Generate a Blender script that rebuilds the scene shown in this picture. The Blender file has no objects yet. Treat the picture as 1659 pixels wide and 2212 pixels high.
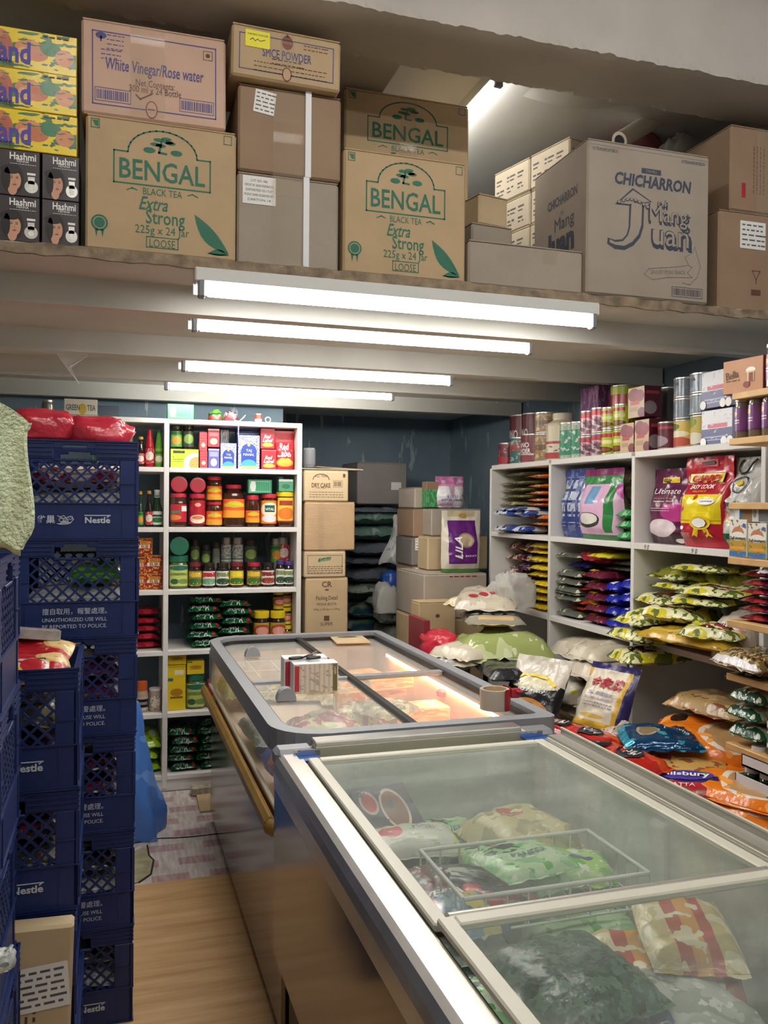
import bpy, math, random
from mathutils import Vector, Matrix, Euler, noise
SC = bpy.context.scene
COL = SC.collection
R = random.Random(7)
PI = math.pi
# ---------------------------------------------------------------- camera (the photograph's view)
FPX, EYE = 1845.0, 1.5
YAW, PIT, ROL = map(math.radians, (17.6, -0.5, 0.5))
fw = Vector((math.sin(YAW)*math.cos(PIT), math.cos(YAW)*math.cos(PIT), math.sin(PIT)))
r0 = Vector((math.cos(YAW), -math.sin(YAW), 0)); u0 = r0.cross(fw)
rt = r0*math.cos(ROL)+u0*math.sin(ROL); up = u0*math.cos(ROL)-r0*math.sin(ROL)
EYEP = Vector((0, 0, EYE))
def ray(x, y): return rt*((x-829.5)/FPX)-up*((y-1106)/FPX)+fw
def atx(x, y, X): d = ray(x, y); return EYEP+d*(X/d.x)
def aty(x, y, Y): d = ray(x, y); return EYEP+d*(Y/d.y)
def atz(x, y, Z): d = ray(x, y); return EYEP+d*((Z-EYE)/d.z)
cam = bpy.data.cameras.new('camera'); camo = bpy.data.objects.new('camera', cam); COL.objects.link(camo)
camo.matrix_world = Matrix((( rt.x, up.x, -fw.x, 0), (rt.y, up.y, -fw.y, 0), (rt.z, up.z, -fw.z, EYE), (0, 0, 0, 1)))
cam.sensor_fit = 'HORIZONTAL'; cam.sensor_width = 36; cam.lens = FPX/1659*36; cam.clip_start = .02
SC.camera = camo
# ---------------------------------------------------------------- materials
def lin(h):
    if not isinstance(h, str): return tuple(h)+(1,)
    c = [int(h[i:i+2], 16)/255 for i in (0, 2, 4)]
    return tuple(x/12.92 if x <= .04045 else ((x+.055)/1.055)**2.4 for x in c)+(1,)
MATS = {}
class NT:
    def __init__(s, name):
        s.m = bpy.data.materials.new(name); s.m.use_nodes = True; s.t = s.m.node_tree
        s.n = s.t.nodes; s.b = s.n['Principled BSDF']; s.out = s.n['Material Output']
    def new(s, ty, **k):
        n = s.n.new(ty)
        for a, v in k.items(): setattr(n, a, v)
        return n
    def link(s, a, b): s.t.links.new(a, b)
    def math(s, op, a, b=None):
        n = s.new('ShaderNodeMath', operation=op)
        for i, v in enumerate((a, b)):
            if v is None: continue
            if isinstance(v, (int, float)): n.inputs[i].default_value = v
            else: s.link(v, n.inputs[i])
        return n.outputs[0]
    def mix(s, fac, a, b):
        n = s.new('ShaderNodeMix', data_type='RGBA')
        for i, v in ((0, fac), (6, a), (7, b)):
            if isinstance(v, (int, float)): n.inputs[i].default_value = v
            elif isinstance(v, (str, tuple)): n.inputs[i].default_value = lin(v) if isinstance(v, str) else v
            else: s.link(v, n.inputs[i])
        return n.outputs[2]
    def noise(s, scale, detail=2, vec=None, rough=.5):
        n = s.new('ShaderNodeTexNoise'); n.inputs['Scale'].default_value = scale; n.inputs['Detail'].default_value = detail
        n.inputs['Roughness'].default_value = rough
        if vec is not None: s.link(vec, n.inputs['Vector'])
        return n.outputs[0]
    def ramp(s, fac, a, b):
        n = s.new('ShaderNodeMapRange'); s.link(fac, n.inputs[0]); n.inputs[1].default_value = a; n.inputs[2].default_value = b
        return n.outputs[0]
    def bump(s, h, strength, dist=.01):
        n = s.new('ShaderNodeBump'); s.link(h, n.inputs['Height']); n.inputs['Strength'].default_value = strength
        n.inputs['Distance'].default_value = dist; s.link(n.outputs[0], s.b.inputs['Normal'])
def setb(b, rough, metal, spec=.5, coat=0):
    b.inputs['Roughness'].default_value = rough; b.inputs['Metallic'].default_value = metal
    b.inputs['Specular IOR Level'].default_value = spec
    if coat: b.inputs['Coat Weight'].default_value = coat; b.inputs['Coat Roughness'].default_value = .15
def mat(name, col, rough=.5, metal=0, var=0, vs=8, bump=0, bs=60, spec=.5, emit=0, coat=0):
    if name in MATS: return name
    t = NT(name); setb(t.b, rough, metal, spec, coat); c = lin(col)
    t.b.inputs['Base Color'].default_value = c
    if var or bump: co = t.new('ShaderNodeTexCoord').outputs['Object']
    if var:
        f = t.ramp(t.noise(vs, 4, co), .35, .65)
        t.link(t.mix(f, tuple(x*(1-var) for x in c[:3])+(1,), tuple(min(1, x*(1+var)) for x in c[:3])+(1,)), t.b.inputs['Base Color'])
    if bump: t.bump(t.noise(bs, 3, co), bump)
    if emit: t.b.inputs['Emission Color'].default_value = c; t.b.inputs['Emission Strength'].default_value = emit
    MATS[name] = t.m; return name
def art(name, base, shapes=(), rough=.35, bump=.25, bs=26, metal=0, coat=.0):
    """printed pack: flat shapes in the pack's own face coordinates (0..1 across, 0..1 up)"""
    if name in MATS: return name
    t = NT(name); setb(t.b, rough, metal, .5, coat)
    tc = t.new('ShaderNodeTexCoord'); uv = tc.outputs['UV']; ob = tc.outputs['Object']
    c = lin(base); prev = c
    for s in shapes:
        k = s[0]
        if k in 're':
            if k == 'r': cu, cv, hu, hv = (s[1]+s[3])/2, (s[2]+s[4])/2, abs(s[3]-s[1])/2, abs(s[4]-s[2])/2
            else: cu, cv, hu, hv = s[1:5]
            n = t.new('ShaderNodeVectorMath', operation='MULTIPLY_ADD'); t.link(uv, n.inputs[0])
            n.inputs[1].default_value = (1/hu, 1/hv, 0); n.inputs[2].default_value = (-cu/hu, -cv/hv, 0)
            if k == 'e':
                l = t.new('ShaderNodeVectorMath', operation='LENGTH'); t.link(n.outputs[0], l.inputs[0]); d = l.outputs['Value']
            else:
                l = t.new('ShaderNodeVectorMath', operation='ABSOLUTE'); t.link(n.outputs[0], l.inputs[0])
                x = t.new('ShaderNodeSeparateXYZ'); t.link(l.outputs[0], x.inputs[0]); d = t.math('MAXIMUM', x.outputs[0], x.outputs[1])
            f = t.math('LESS_THAN', d, 1.0); col = s[5]
        elif k == 'n':
            mp = t.new('ShaderNodeMapping'); t.link(uv, mp.inputs[0]); mp.inputs['Scale'].default_value = (s[1], s[1]*(s[4] if len(s) > 4 else 1), 1)
            mp.inputs['Location'].default_value = (s[1]*1.37, s[2]*9, 0)
            f = t.math('GREATER_THAN', t.noise(1, 2, mp.outputs[0]), s[2]-.035); col = s[3]
        elif k == 's':                                     # upright or level stripes: ('s', axis, count, duty, colour)
            x = t.new('ShaderNodeSeparateXYZ'); t.link(uv, x.inputs[0])
            f = t.math('LESS_THAN', t.math('FRACT', t.math('MULTIPLY', x.outputs[s[1]], s[2])), s[3]); col = s[4]
        prev = t.mix(f, prev, col)
    if not isinstance(prev, tuple): t.link(prev, t.b.inputs['Base Color'])
    else: t.b.inputs['Base Color'].default_value = prev
    if bump: t.bump(t.noise(bs, 3, ob), bump, .008)
    MATS[name] = t.m; return name
def film(name, col, alpha, rough=.08, mottle=0, ms=5):
    """see-through plastic or glass: a clear sheet with a share of body colour and gloss"""
    if name in MATS: return name
    t = NT(name); setb(t.b, rough, 0, .5); t.b.inputs['Base Color'].default_value = lin(col)
    tr = t.new('ShaderNodeBsdfTransparent'); mx = t.new('ShaderNodeMixShader')
    tr.inputs[0].default_value = tuple(.86+.14*x for x in lin(col)[:3])+(1,)
    fr = t.new('ShaderNodeLayerWeight'); fr.inputs[0].default_value = .5
    f = t.math('ADD', alpha, t.math('MULTIPLY', t.math('POWER', fr.outputs['Facing'], 4.0), .5))
    if mottle:
        co = t.new('ShaderNodeTexCoord').outputs['Object']
        mp = t.new('ShaderNodeMapping'); t.link(co, mp.inputs[0]); mp.inputs['Scale'].default_value = (1, 2.2, 1)
        f = t.math('ADD', f, t.math('MULTIPLY', t.ramp(t.noise(ms, 6, mp.outputs[0], .65), .4, .75), mottle))
    t.link(t.math('MINIMUM', f, .97), mx.inputs[0]); t.link(tr.outputs[0], mx.inputs[1]); t.link(t.b.outputs[0], mx.inputs[2])
    t.link(mx.outputs[0], t.out.inputs[0]); MATS[name] = t.m; return name
# ---------------------------------------------------------------- mesh building
class MB:
    def __init__(s): s.v = []; s.f = []; s.m = []; s.uv = []; s.mats = []; s.sm = []
    def mi(s, m):
        if m not in s.mats: s.mats.append(m)
        return s.mats.index(m)
    def face(s, pts, m, uv=None, smooth=False):
        b = len(s.v); s.v += [tuple(p) for p in pts]; s.f.append(tuple(range(b, b+len(pts)))); s.m.append(s.mi(m))
        s.uv.append(uv or [(0, 0)]*len(pts)); s.sm.append(smooth)
    def grid(s, fn, nu, nv, m, smooth=True, flip=False, uvf=None, mf=None):
        b = len(s.v)
        for j in range(nv+1):
            for i in range(nu+1): s.v.append(tuple(fn(i/nu, j/nv)))
        for j in range(nv):
            for i in range(nu):
                q = [(i, j), (i+1, j), (i+1, j+1), (i, j+1)]
                if flip: q.reverse()
                s.f.append(tuple(b+y*(nu+1)+x for x, y in q))
                s.uv.append([(uvf(x/nu, y/nv) if uvf else (x/nu, y/nv)) for x, y in q])
                s.m.append(s.mi(mf((i+.5)/nu, (j+.5)/nv) if mf else m)); s.sm.append(smooth)
    def box(s, c, d, m, b=0.0, faces=None, M=None):
        """box centred at c of size d, edges eased by b; faces: other materials for F B L R T D"""
        hx, hy, hz = d[0]/2, d[1]/2, d[2]/2; b = min(b, hx*.9, hy*.9, hz*.9); faces = faces or {}
        cc = Vector(c)
        def P(x, y, z):
            p = Vector((x, y, z))
            return (M @ p if M else p)+cc
        X, Y, Z = hx-b, hy-b, hz-b; U = [(0, 0), (1, 0), (1, 1), (0, 1)]
        F = {'F': [(-X, -hy, -Z), (X, -hy, -Z), (X, -hy, Z), (-X, -hy, Z)], 'B': [(X, hy, -Z), (-X, hy, -Z), (-X, hy, Z), (X, hy, Z)],
             'R': [(hx, -Y, -Z), (hx, Y, -Z), (hx, Y, Z), (hx, -Y, Z)], 'L': [(-hx, Y, -Z), (-hx, -Y, -Z), (-hx, -Y, Z), (-hx, Y, Z)],
             'T': [(-X, -Y, hz), (X, -Y, hz), (X, Y, hz), (-X, Y, hz)], 'D': [(-X, Y, -hz), (X, Y, -hz), (X, -Y, -hz), (-X, -Y, -hz)]}
        for k, q in F.items(): s.face([P(*p) for p in q], faces.get(k, m), U)
        if b:
            for sx in (-1, 1):
                for sy in (-1, 1):
                    q = [(sx*X, sy*hy, -Z), (sx*hx, sy*Y, -Z), (sx*hx, sy*Y, Z), (sx*X, sy*hy, Z)]
                    s.face([P(*p) for p in (q if sx*sy < 0 and sy < 0 or sx*sy > 0 and False else q)][::(1 if sx*sy < 0 else -1)], m)
                    for sz in (-1, 1): s.face([P(sx*X, sy*Y, sz*hz), P(sx*hx, sy*Y, sz*Z), P(sx*X, sy*hy, sz*Z)][::sx*sy*sz], m)
                for sz in (-1, 1):
                    s.face([P(sx*X, -Y, sz*hz), P(sx*X, Y, sz*hz), P(sx*hx, Y, sz*Z), P(sx*hx, -Y, sz*Z)][::-sx*sz], m)
            for sy in (-1, 1):
                for sz in (-1, 1):
                    s.face([P(-X, sy*Y, sz*hz), P(X, sy*Y, sz*hz), P(X, sy*hy, sz*Z), P(-X, sy*hy, sz*Z)][::sy*sz], m)
    def bar(s, a, b, w, h, m, upv=(0, 0, 1)):
        a, b = Vector(a), Vector(b); d = b-a; L = d.length
        if L < 1e-6: return
        d.normalize(); x = d.cross(Vector(upv))
        if x.length < 1e-4: x = d.cross(Vector((1, 0, 0)))
        x.normalize(); z = x.cross(d)
        M = Matrix((x, d, z)).transposed()
        s.box((a+b)/2, (w, L, h), m, M=M)
    def lathe(s, prof, m, n=20, c=(0, 0, 0), mf=None, uv=None, cap=True, sq=0):
        """prof: (radius, z[, material]) from the bottom up; sq > 0 squares the section"""
        zs = [p[1] for p in prof]; z0, z1 = min(zs), max(zs)
        def P(i, p):
            a = 2*PI*i/n-PI/2-PI/n*0; x, y = math.cos(a), math.sin(a)
            k = 1/max(abs(x), abs(y))*sq+(1-sq) if sq else 1
            return (c[0]+p[0]*x*k, c[1]+p[0]*y*k, c[2]+p[1])
        for j in range(len(prof)-1):
            p, q = prof[j], prof[j+1]; mm = q[2] if len(q) > 2 else m
            b = len(s.v)
            for pr in (p, q):
                for i in range(n+1): s.v.append(P(i, pr))
            for i in range(n):
                s.f.append((b+i, b+i+1, b+n+1+i+1, b+n+1+i)); s.m.append(s.mi(mm)); s.sm.append(True)
                f = lambda k, z: ((k/n*2+.5) % 1.0001 if k != n else (.5), (z-z0)/max(1e-6, z1-z0))
                U = [((i/n), 0), ((i+1)/n, 0), ((i+1)/n, 1), (i/n, 1)]
                # the label's middle (u=.5) faces the front (-y); the label spans the front half twice round
                g = lambda u: (u*2+.5) if u < .25 else ((u*2-.5) if u < .75 else (u*2-1.5))
                a0, a1 = i/n, (i+1)/n; e = 1e-6
                U = [(g(a0+e), (p[1]-z0)/(z1-z0+1e-9)), (g(a1-e), (p[1]-z0)/(z1-z0+1e-9)), (g(a1-e), (q[1]-z0)/(z1-z0+1e-9)), (g(a0+e), (q[1]-z0)/(z1-z0+1e-9))]
                s.uv.append(U)
        if cap:
            for p, mm, rv in ((prof[0], m, True), (prof[-1], prof[-1][2] if len(prof[-1]) > 2 else m, False)):
                if p[0] > 1e-4:
                    q = [P(i, p) for i in range(n)]
                    s.face(q[::-1] if rv else q, mm)
    def tube(s, pts, r, m, n=8):
        pts = [Vector(p) for p in pts]; ring = []
        prev = None
        for i, p in enumerate(pts):
            d = (pts[min(i+1, len(pts)-1)]-pts[max(i-1, 0)]).normalized()
            x = d.orthogonal().normalized() if prev is None else (prev-d*prev.dot(d)).normalized()
            prev = x; y = d.cross(x); rr = r[i] if isinstance(r, (list, tuple)) else r
            ring.append([p+(x*math.cos(2*PI*k/n)+y*math.sin(2*PI*k/n))*rr for k in range(n)])
        b = len(s.v)
        for g in ring: s.v += [tuple(p) for p in g]
        for i in range(len(ring)-1):
            for k in range(n):
                s.f.append((b+i*n+k, b+i*n+(k+1) % n, b+(i+1)*n+(k+1) % n, b+(i+1)*n+k)); s.m.append(s.mi(m)); s.sm.append(True); s.uv.append([(0, 0)]*4)
        s.face(ring[0][::-1], m); s.face(ring[-1], m)
    def prism(s, pts, y0, y1, m, axis='y', smooth=False):
        """outline in the x-z plane (counter-clockwise from the front) drawn out from y0 to y1"""
        f = {'y': lambda a, b, t: (a, t, b), 'x': lambda a, b, t: (t, a, b), 'z': lambda a, b, t: (a, b, t)}[axis]
        s.face([f(a, b, y0) for a, b in pts], m); s.face([f(a, b, y1) for a, b in pts][::-1], m)
        n = len(pts)
        for i in range(n):
            (a, b), (c, d) = pts[i], pts[(i+1) % n]; s.face([f(c, d, y0), f(a, b, y0), f(a, b, y1), f(c, d, y1)], m, smooth=smooth)
    # ---- printing on a face; fr(u, v, off) -> point, u and v in metres
    def pp(s, fr, pts, m, o=.0006): s.face([fr(a, b, o) for a, b in pts], m)
    def prect(s, fr, u, v, w, h, m, o=.0006): s.pp(fr, [(u-w/2, v-h/2), (u+w/2, v-h/2), (u+w/2, v+h/2), (u-w/2, v+h/2)], m, o)
    def pell(s, fr, u, v, a, b, m, o=.0006, n=18): s.pp(fr, [(u+a*math.cos(2*PI*k/n), v+b*math.sin(2*PI*k/n)) for k in range(n)], m, o)
    def pline(s, fr, pts, w, m, o=.0006, close=False):
        if close: pts = list(pts)+[pts[0]]
        for (a, b), (c, d) in zip(pts, pts[1:]):
            L = math.hypot(c-a, d-b) or 1; nx, ny = -(d-b)/L*w/2, (c-a)/L*w/2; ex, ey = (c-a)/L*w/2, (d-b)/L*w/2
            s.pp(fr, [(a-ex-nx, b-ey-ny), (c+ex-nx, d+ey-ny), (c+ex+nx, d+ey+ny), (a-ex+nx, b-ey+ny)], m, o)
    def text(s, fr, st, u, v, h, m, w=None, bold=0, ital=0, o=.0008, rot=0, align='c'):
        vs, fs, (x0, x1) = glyphs(st, 0 if 'M' in st else bold, ital)
        k = h/.70; kx = k if w is None else w/max(1e-6, x1-x0); cx = (x0+x1)/2 if align == 'c' else x0
        ca, sa = math.cos(rot), math.sin(rot); b = len(s.v)
        for x, y in vs:
            X, Y = (x-cx)*kx, (y-.35)*k; s.v.append(tuple(fr(u+X*ca-Y*sa, v+X*sa+Y*ca, o)))
        mi = s.mi(m)
        for f in fs: s.f.append(tuple(b+i for i in f)); s.m.append(mi); s.sm.append(False); s.uv.append([(0, 0)]*len(f))
    def build(s, name, parent=None, loc=None, rot=None):
        me = bpy.data.meshes.new(name); me.from_pydata(s.v, [], s.f)
        for m in s.mats: me.materials.append(MATS[m])
        me.polygons.foreach_set('material_index', s.m); me.polygons.foreach_set('use_smooth', s.sm)
        ul = me.uv_layers.new(name='UVMap'); ul.data.foreach_set('uv', [c for q in s.uv for p in q for c in p])
        me.update(); o = bpy.data.objects.new(name, me); COL.objects.link(o)
        if parent: o.parent = parent
        if loc is not None: o.location = loc
        if rot is not None: o.rotation_euler = rot
        return o
GL = {}
def glyphs(st, bold, ital):
    k = (st, bold, ital)
    if k in GL: return GL[k]
    cu = bpy.data.curves.new('glyph', 'FONT'); cu.body = st; cu.resolution_u = 2; cu.offset = bold; cu.shear = ital; cu.size = 1
    o = bpy.data.objects.new('glyph', cu); COL.objects.link(o)
    dg = bpy.context.evaluated_depsgraph_get(); dg.update(); e = o.evaluated_get(dg); me = e.to_mesh()
    vs = [(v.co.x, v.co.y) for v in me.vertices]; fs = [tuple(p.vertices) for p in me.polygons]
    e.to_mesh_clear(); bpy.data.objects.remove(o); bpy.data.curves.remove(cu)
    xs = [x for x, y in vs] or [0, 1]
    GL[k] = (vs, fs, (min(xs), max(xs))); return GL[k]
def tag(o, label, cat, group=None, kind=None):
    if kind: o['kind'] = kind
    o['label'] = label; o['category'] = cat
    if group: o['group'] = group
    return o
def struct(mb, name, label=None, cat=None, **k):
    o = mb.build(name, **k); o['kind'] = 'structure'
    if label: o['label'] = label; o['category'] = cat or 'room'
    return o
def thing(name, label, cat, loc=(0, 0, 0), rz=0, group=None, rx=0, ry=0):
    o = bpy.data.objects.new(name, None); COL.objects.link(o); o.location = loc; o.rotation_euler = (rx, ry, rz); o.empty_display_size = .05
    return tag(o, label, cat, group)
def frF(w, d, z=0): return lambda u, v, o=0: Vector((u, -d/2-o, v+z))
def frL(w, d): return lambda u, v, o=0: Vector((-w/2-o, -u, v))
def frR(w, d): return lambda u, v, o=0: Vector((w/2+o, u, v))
def frT(h): return lambda u, v, o=0: Vector((u, v, h+o))
def cyl(r): return lambda u, v, o=0: Vector(((r+o)*math.sin(u/r), -(r+o)*math.cos(u/r), v))
ORD = ['topmost', 'second from the top', 'third from the top', 'fourth from the top', 'fifth from the top', 'sixth from the top', 'seventh from the top', 'eighth from the top', 'ninth from the top', 'tenth from the top']
INK = mat('black_ink', '1c1c22', .6); WHT = mat('white_ink', 'f2f2ee', .5)
EXPOSURE = 1.2
# ---------------------------------------------------------------- materials of the place
PLASTER = mat('painted_plaster', 'b9b4ad', .8, var=.08, vs=3, bump=.25, bs=14)
DECK = mat('painted_ceiling_board', 'd2d3cd', .6, var=.05, vs=4, bump=.08, bs=20)
WHITEB = mat('white_melamine', 'dcdad6', .42, var=.03, vs=5)
WOODB = mat('pine_board', 'c79f68', .55, var=.12, vs=12)
GREY = mat('grey_plastic', '7d8086', .4)
STEEL = mat('brushed_steel', 'c9c9c6', .28, .85, var=.05, vs=14)
ALU = mat('aluminium', 'b9b8ae', .38, .6)
CREAMALU = mat('cream_profile', 'cfcdbd', .4)
BLACK = mat('black_plastic', '17181b', .45)
CHROME = mat('chrome', 'd8d8d8', .12, 1)
TUBE = mat('lit_tube', 'fffaf4', .4, emit=24)
mat('lit_tube_soft', 'fffaf4', .4, emit=9); FITTING = mat('white_fitting', 'd6d9d6', .4)
def wall_mat():                                           # dark blue-grey paint with pale peeling streaks
    t = NT('stained_blue_wall'); setb(t.b, .75, 0)
    co = t.new('ShaderNodeTexCoord').outputs['Object']
    mp = t.new('ShaderNodeMapping'); t.link(co, mp.inputs[0]); mp.inputs['Scale'].default_value = (16, 16, 2.6)
    f = t.math('GREATER_THAN', t.noise(1, 5, mp.outputs[0], .6), .63)
    base = t.mix(t.ramp(t.noise(1.6, 4, co), .3, .7), '64798a', '8296a1')
    t.link(t.mix(t.math('MULTIPLY', f, .7), base, 'b9c2c6'), t.b.inputs['Base Color']); t.bump(t.noise(20, 4, co), .3)
    MATS['wall'] = t.m
wall_mat()
def wood_mat():                                           # pale plank-print vinyl, grain across the aisle
    t = NT('oak_vinyl'); setb(t.b, .4, 0)
    co = t.new('ShaderNodeTexCoord').outputs['Object']
    mp = t.new('ShaderNodeMapping'); t.link(co, mp.inputs[0]); mp.inputs['Scale'].default_value = (2.2, 26, 1)
    n = t.noise(1, 5, mp.outputs[0], .6)
    c = t.mix(t.ramp(n, .3, .72), 'b78d5c', 'deb988')
    t.link(c, t.b.inputs['Base Color']); t.bump(n, .06); MATS['wood'] = t.m
wood_mat()
def tile_mat():                                           # worn parquet-print vinyl: pale strips round pinkish grained oblongs
    t = NT('parquet_vinyl'); setb(t.b, .5, 0)
    co = t.new('ShaderNodeTexCoord').outputs['Object']
    def brick(sc, off):
        b = t.new('ShaderNodeTexBrick'); t.link(co, b.inputs[0]); b.inputs['Scale'].default_value = sc
        b.offset = off; b.inputs['Mortar Size'].default_value = .11; b.inputs['Brick Width'].default_value = .62; b.inputs['Row Height'].default_value = .42
        b.inputs['Mortar Smooth'].default_value = 0; b.inputs['Bias'].default_value = 0
        return b.outputs['Fac']
    mp = t.new('ShaderNodeMapping'); t.link(co, mp.inputs[0]); mp.inputs['Scale'].default_value = (60, 9, 1)
    g = t.ramp(t.noise(1, 4, mp.outputs[0]), .3, .7)
    inner = t.mix(g, '94757a', 'c0a9a6'); band = t.mix(g, 'aaa29e', 'd8d0cc')
    base = t.mix(t.math('GREATER_THAN', brick(2.7, .5), .5), inner, band)
    st = t.math('GREATER_THAN', t.noise(3.2, 3, co), .66)
    t.link(t.mix(t.math('MULTIPLY', st, .55), base, '8d8566'), t.b.inputs['Base Color']); MATS['tile'] = t.m
tile_mat()
YF = 3.47
b = MB()
b.face([(-1.3, -2.6, 0), (2.45, -2.6, 0), (2.45, YF, 0), (-1.3, YF, 0)], 'wood')
b.face([(-1.3, YF, -.002), (2.45, YF, -.002), (2.45, 6.1, -.002), (-1.3, 6.1, -.002)], 'tile')
b.face([(-1.3, YF, -.002), (-1.3, YF, 0), (2.45, YF, 0), (2.45, YF, -.002)], 'wood')
for z in (-.06,): b.box((.575, 1.75, z-.002), (3.75, 8.7, .1), 'painted_plaster')
struct(b, 'floor')
def wall(name, c, d, m='wall'):
    b = MB(); b.box(c, d, m); struct(b, name)
wall('wall_back', (.575, 6.14, 1.5), (3.95, .1, 3.1)); wall('wall_left', (-1.36, 1.75, 1.7), (.1, 8.8, 3.5), 'painted_plaster')
wall('wall_right', (2.51, 1.75, 1.7), (.1, 8.8, 3.5)); wall('wall_front', (.575, -2.66, 1.7), (3.95, .1, 3.5), 'painted_plaster')
b = MB(); b.box((-.17, 5.56, 1.04), (2.26, 1.06, 2.08), 'wall'); struct(b, 'wall_recess')
# ceilings: the shop front, the deep beam with chipped arrises, the loft's own white ceiling, the loft deck and its joists
b = MB(); b.box((.575, -.2, 3.46), (3.75, 5.0, .1), 'painted_plaster'); struct(b, 'ceiling')
b = MB()
def chip(a, c, n=260, amp=.006):
    return [(Vector(a).lerp(Vector(c), i/n)+Vector((0, amp*noise.noise((i*.9, a[1]*9, 0)), amp*(.6+noise.noise((i*.35, 3, a[1]))+.6*noise.noise((i*1.7, 9, a[1])))))) for i in range(n+1)]
f0 = chip((-1.3, 2.30, 2.88), (2.45, 2.30, 2.88)); k0 = chip((-1.3, 2.56, 2.88), (2.45, 2.56, 2.88))
t0 = [Vector((p.x, 2.3, 3.41)) for p in f0]; t1 = [Vector((p.x, 2.56, 3.0)) for p in f0]
m0 = [Vector((p.x, 2.30, 2.905)) for p in f0]; m1 = [Vector((p.x, 2.325, 2.882)) for p in f0]; m2 = [Vector((p.x, 2.54, 2.882)) for p in f0]
for A, B in ((t0, m0), (m0, f0), (f0, m1), (m1, m2), (m2, k0), (k0, t1)):
    for i in range(len(A)-1): b.face([A[i], B[i], B[i+1], A[i+1]], 'painted_plaster')
struct(b, 'ceiling_beam')
b = MB(); b.box((-.215, 4.3, 2.955), (2.17, 3.48, .09), 'painted_plaster'); struct(b, 'ceiling_lowered')
mat('loft_ceiling_paint', 'd2d2ce', .7, bump=.2, bs=10)
b = MB(); b.box((.575, 4.35, 3.05), (3.75, 3.6, .1), 'loft_ceiling_paint'); struct(b, 'ceiling_loft')
# peeled skin of paint hanging on the loft ceiling
b = MB()
def peel(x, y): return lambda u, v: Vector((x+u*.42, y+v*.22*(1-.35*u), 2.997-.03*math.sin(PI*u)*v*v))
b.grid(peel(1.42, 2.62), 12, 6, 'loft_ceiling_paint'); struct(b, 'trim_1')
LZ = 2.178
mat('loft_edge', '8a7a66', .85, var=.35, vs=22, bump=.6, bs=40)
b = MB(); b.box((.575, 4.27, LZ-.018), (3.75, 3.74, .024), 'painted_ceiling_board'); struct(b, 'loft_floor')
b = MB()
pts = [(-1.3+3.75*i/120, LZ-.006+R.uniform(-.004, .006)) for i in range(121)]
b.prism([(x, LZ-.034+R.uniform(-.004, .003)) for x, z in pts]+[(x, z) for x, z in pts][::-1], 2.392, 2.402, 'loft_edge')
struct(b, 'trim_2')
for i, y in enumerate((2.62, 3.42, 4.08, 4.87)):
    b = MB(); b.box((.575, y+.03, 2.11), (3.75, .06, .09), 'painted_ceiling_board', .004)
    b.box((.575, y-.004, 2.070), (3.75, .006, .012), 'painted_ceiling_board')
    struct(b, 'ceiling_beam')
# ---------------------------------------------------------------- tube lamps
def tube_lamp(label, a, c, group='tube lamps under the loft', slim=False, tm='lit_tube'):
    a, c = Vector(a), Vector(c); L = (c-a).length; rz = math.atan2(c.y-a.y, c.x-a.x); m = (a+c)/2
    t = thing('ceiling_tube_lamp', label, 'lamp', m, rz, group)
    b = MB()
    if not slim: b.box((0, .01, .043), (L+.05, .05, .04), 'white_fitting', .004); b.box((0, .037, .03), (L+.05, .004, .066), 'white_fitting')
    else: b.box((0, .012, .028), (L+.02, .03, .02), 'white_fitting', .003)
    b.build('casing', t)
    for s in (-1, 1):
        b = MB(); b.box((s*(L/2+.006), 0, .006), (.02, .032, .05), 'grey_plastic', .004); b.build('lamp_holder', t)
    b = MB(); M = Matrix.Rotation(PI/2, 4, 'Y')
    n = 12; rr = .0145
    for i in range(n):
        p = [(x, rr*math.cos(2*PI*k/n), rr*math.sin(2*PI*k/n)) for k, x in ((i, -L/2+.012), (i+1, -L/2+.012), (i+1, L/2-.012), (i, L/2-.012))]
        b.face(p, tm, smooth=True)
    b.build('tube', t)
    return t
tube_lamp('first lit white tube lamp, nearest under the loft edge', aty(440, 628, 2.40), aty(1276, 699, 2.40))
tube_lamp('second lit tube lamp back under the loft', aty(425, 704, 2.92), aty(1140, 757, 2.92))
tube_lamp('third lit tube lamp back, between the deeper joists', aty(400, 793, 3.70), aty(970, 826, 3.70))
tube_lamp('thinnest and furthest lit tube lamp, above the left shelf unit', aty(362, 835, 4.33), aty(845, 858, 4.33), slim=True)
tube_lamp('lit tube lamp on the white ceiling inside the loft', (1.262, 2.72, 2.965), (1.262, 3.9, 2.965), group='loft lamp', tm='lit_tube_soft')
# unseen tubes added as fill from the shop front, over and behind the camera
mat('fill_tube_front', 'fffaf4', .4, emit=40)
for y in (.9, -.7):
    for x in (-.35, 1.15): tube_lamp('unseen fill tube lamp added on the shop front ceiling', (x, y, 3.36), (x+1.2, y, 3.36), group='shop front tube lamps', tm='fill_tube_front')
# torn triangular scrap of plastic sheet under the second joist
film('clear_film', 'e8e6e2', .22, .12); film('cloudy_film', 'd8d6cf', .5, .2)
p = [aty(*q, 3.38) for q in ((120, 762), (190, 768), (150, 798), (170, 830))]
b = MB(); b.face([p[0], p[2], p[1]], 'cloudy_film'); b.face([p[0], p[3]+Vector((0, -.03, 0)), p[2]], 'cloudy_film')
b.tube([p[1], p[2]+Vector((0, -.01, .01)), p[3]], .003, 'cloudy_film', 5)
tag(b.build('hanging_plastic_scrap'), 'torn triangular scrap of clear plastic hanging from the ceiling joist', 'plastic')
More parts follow.
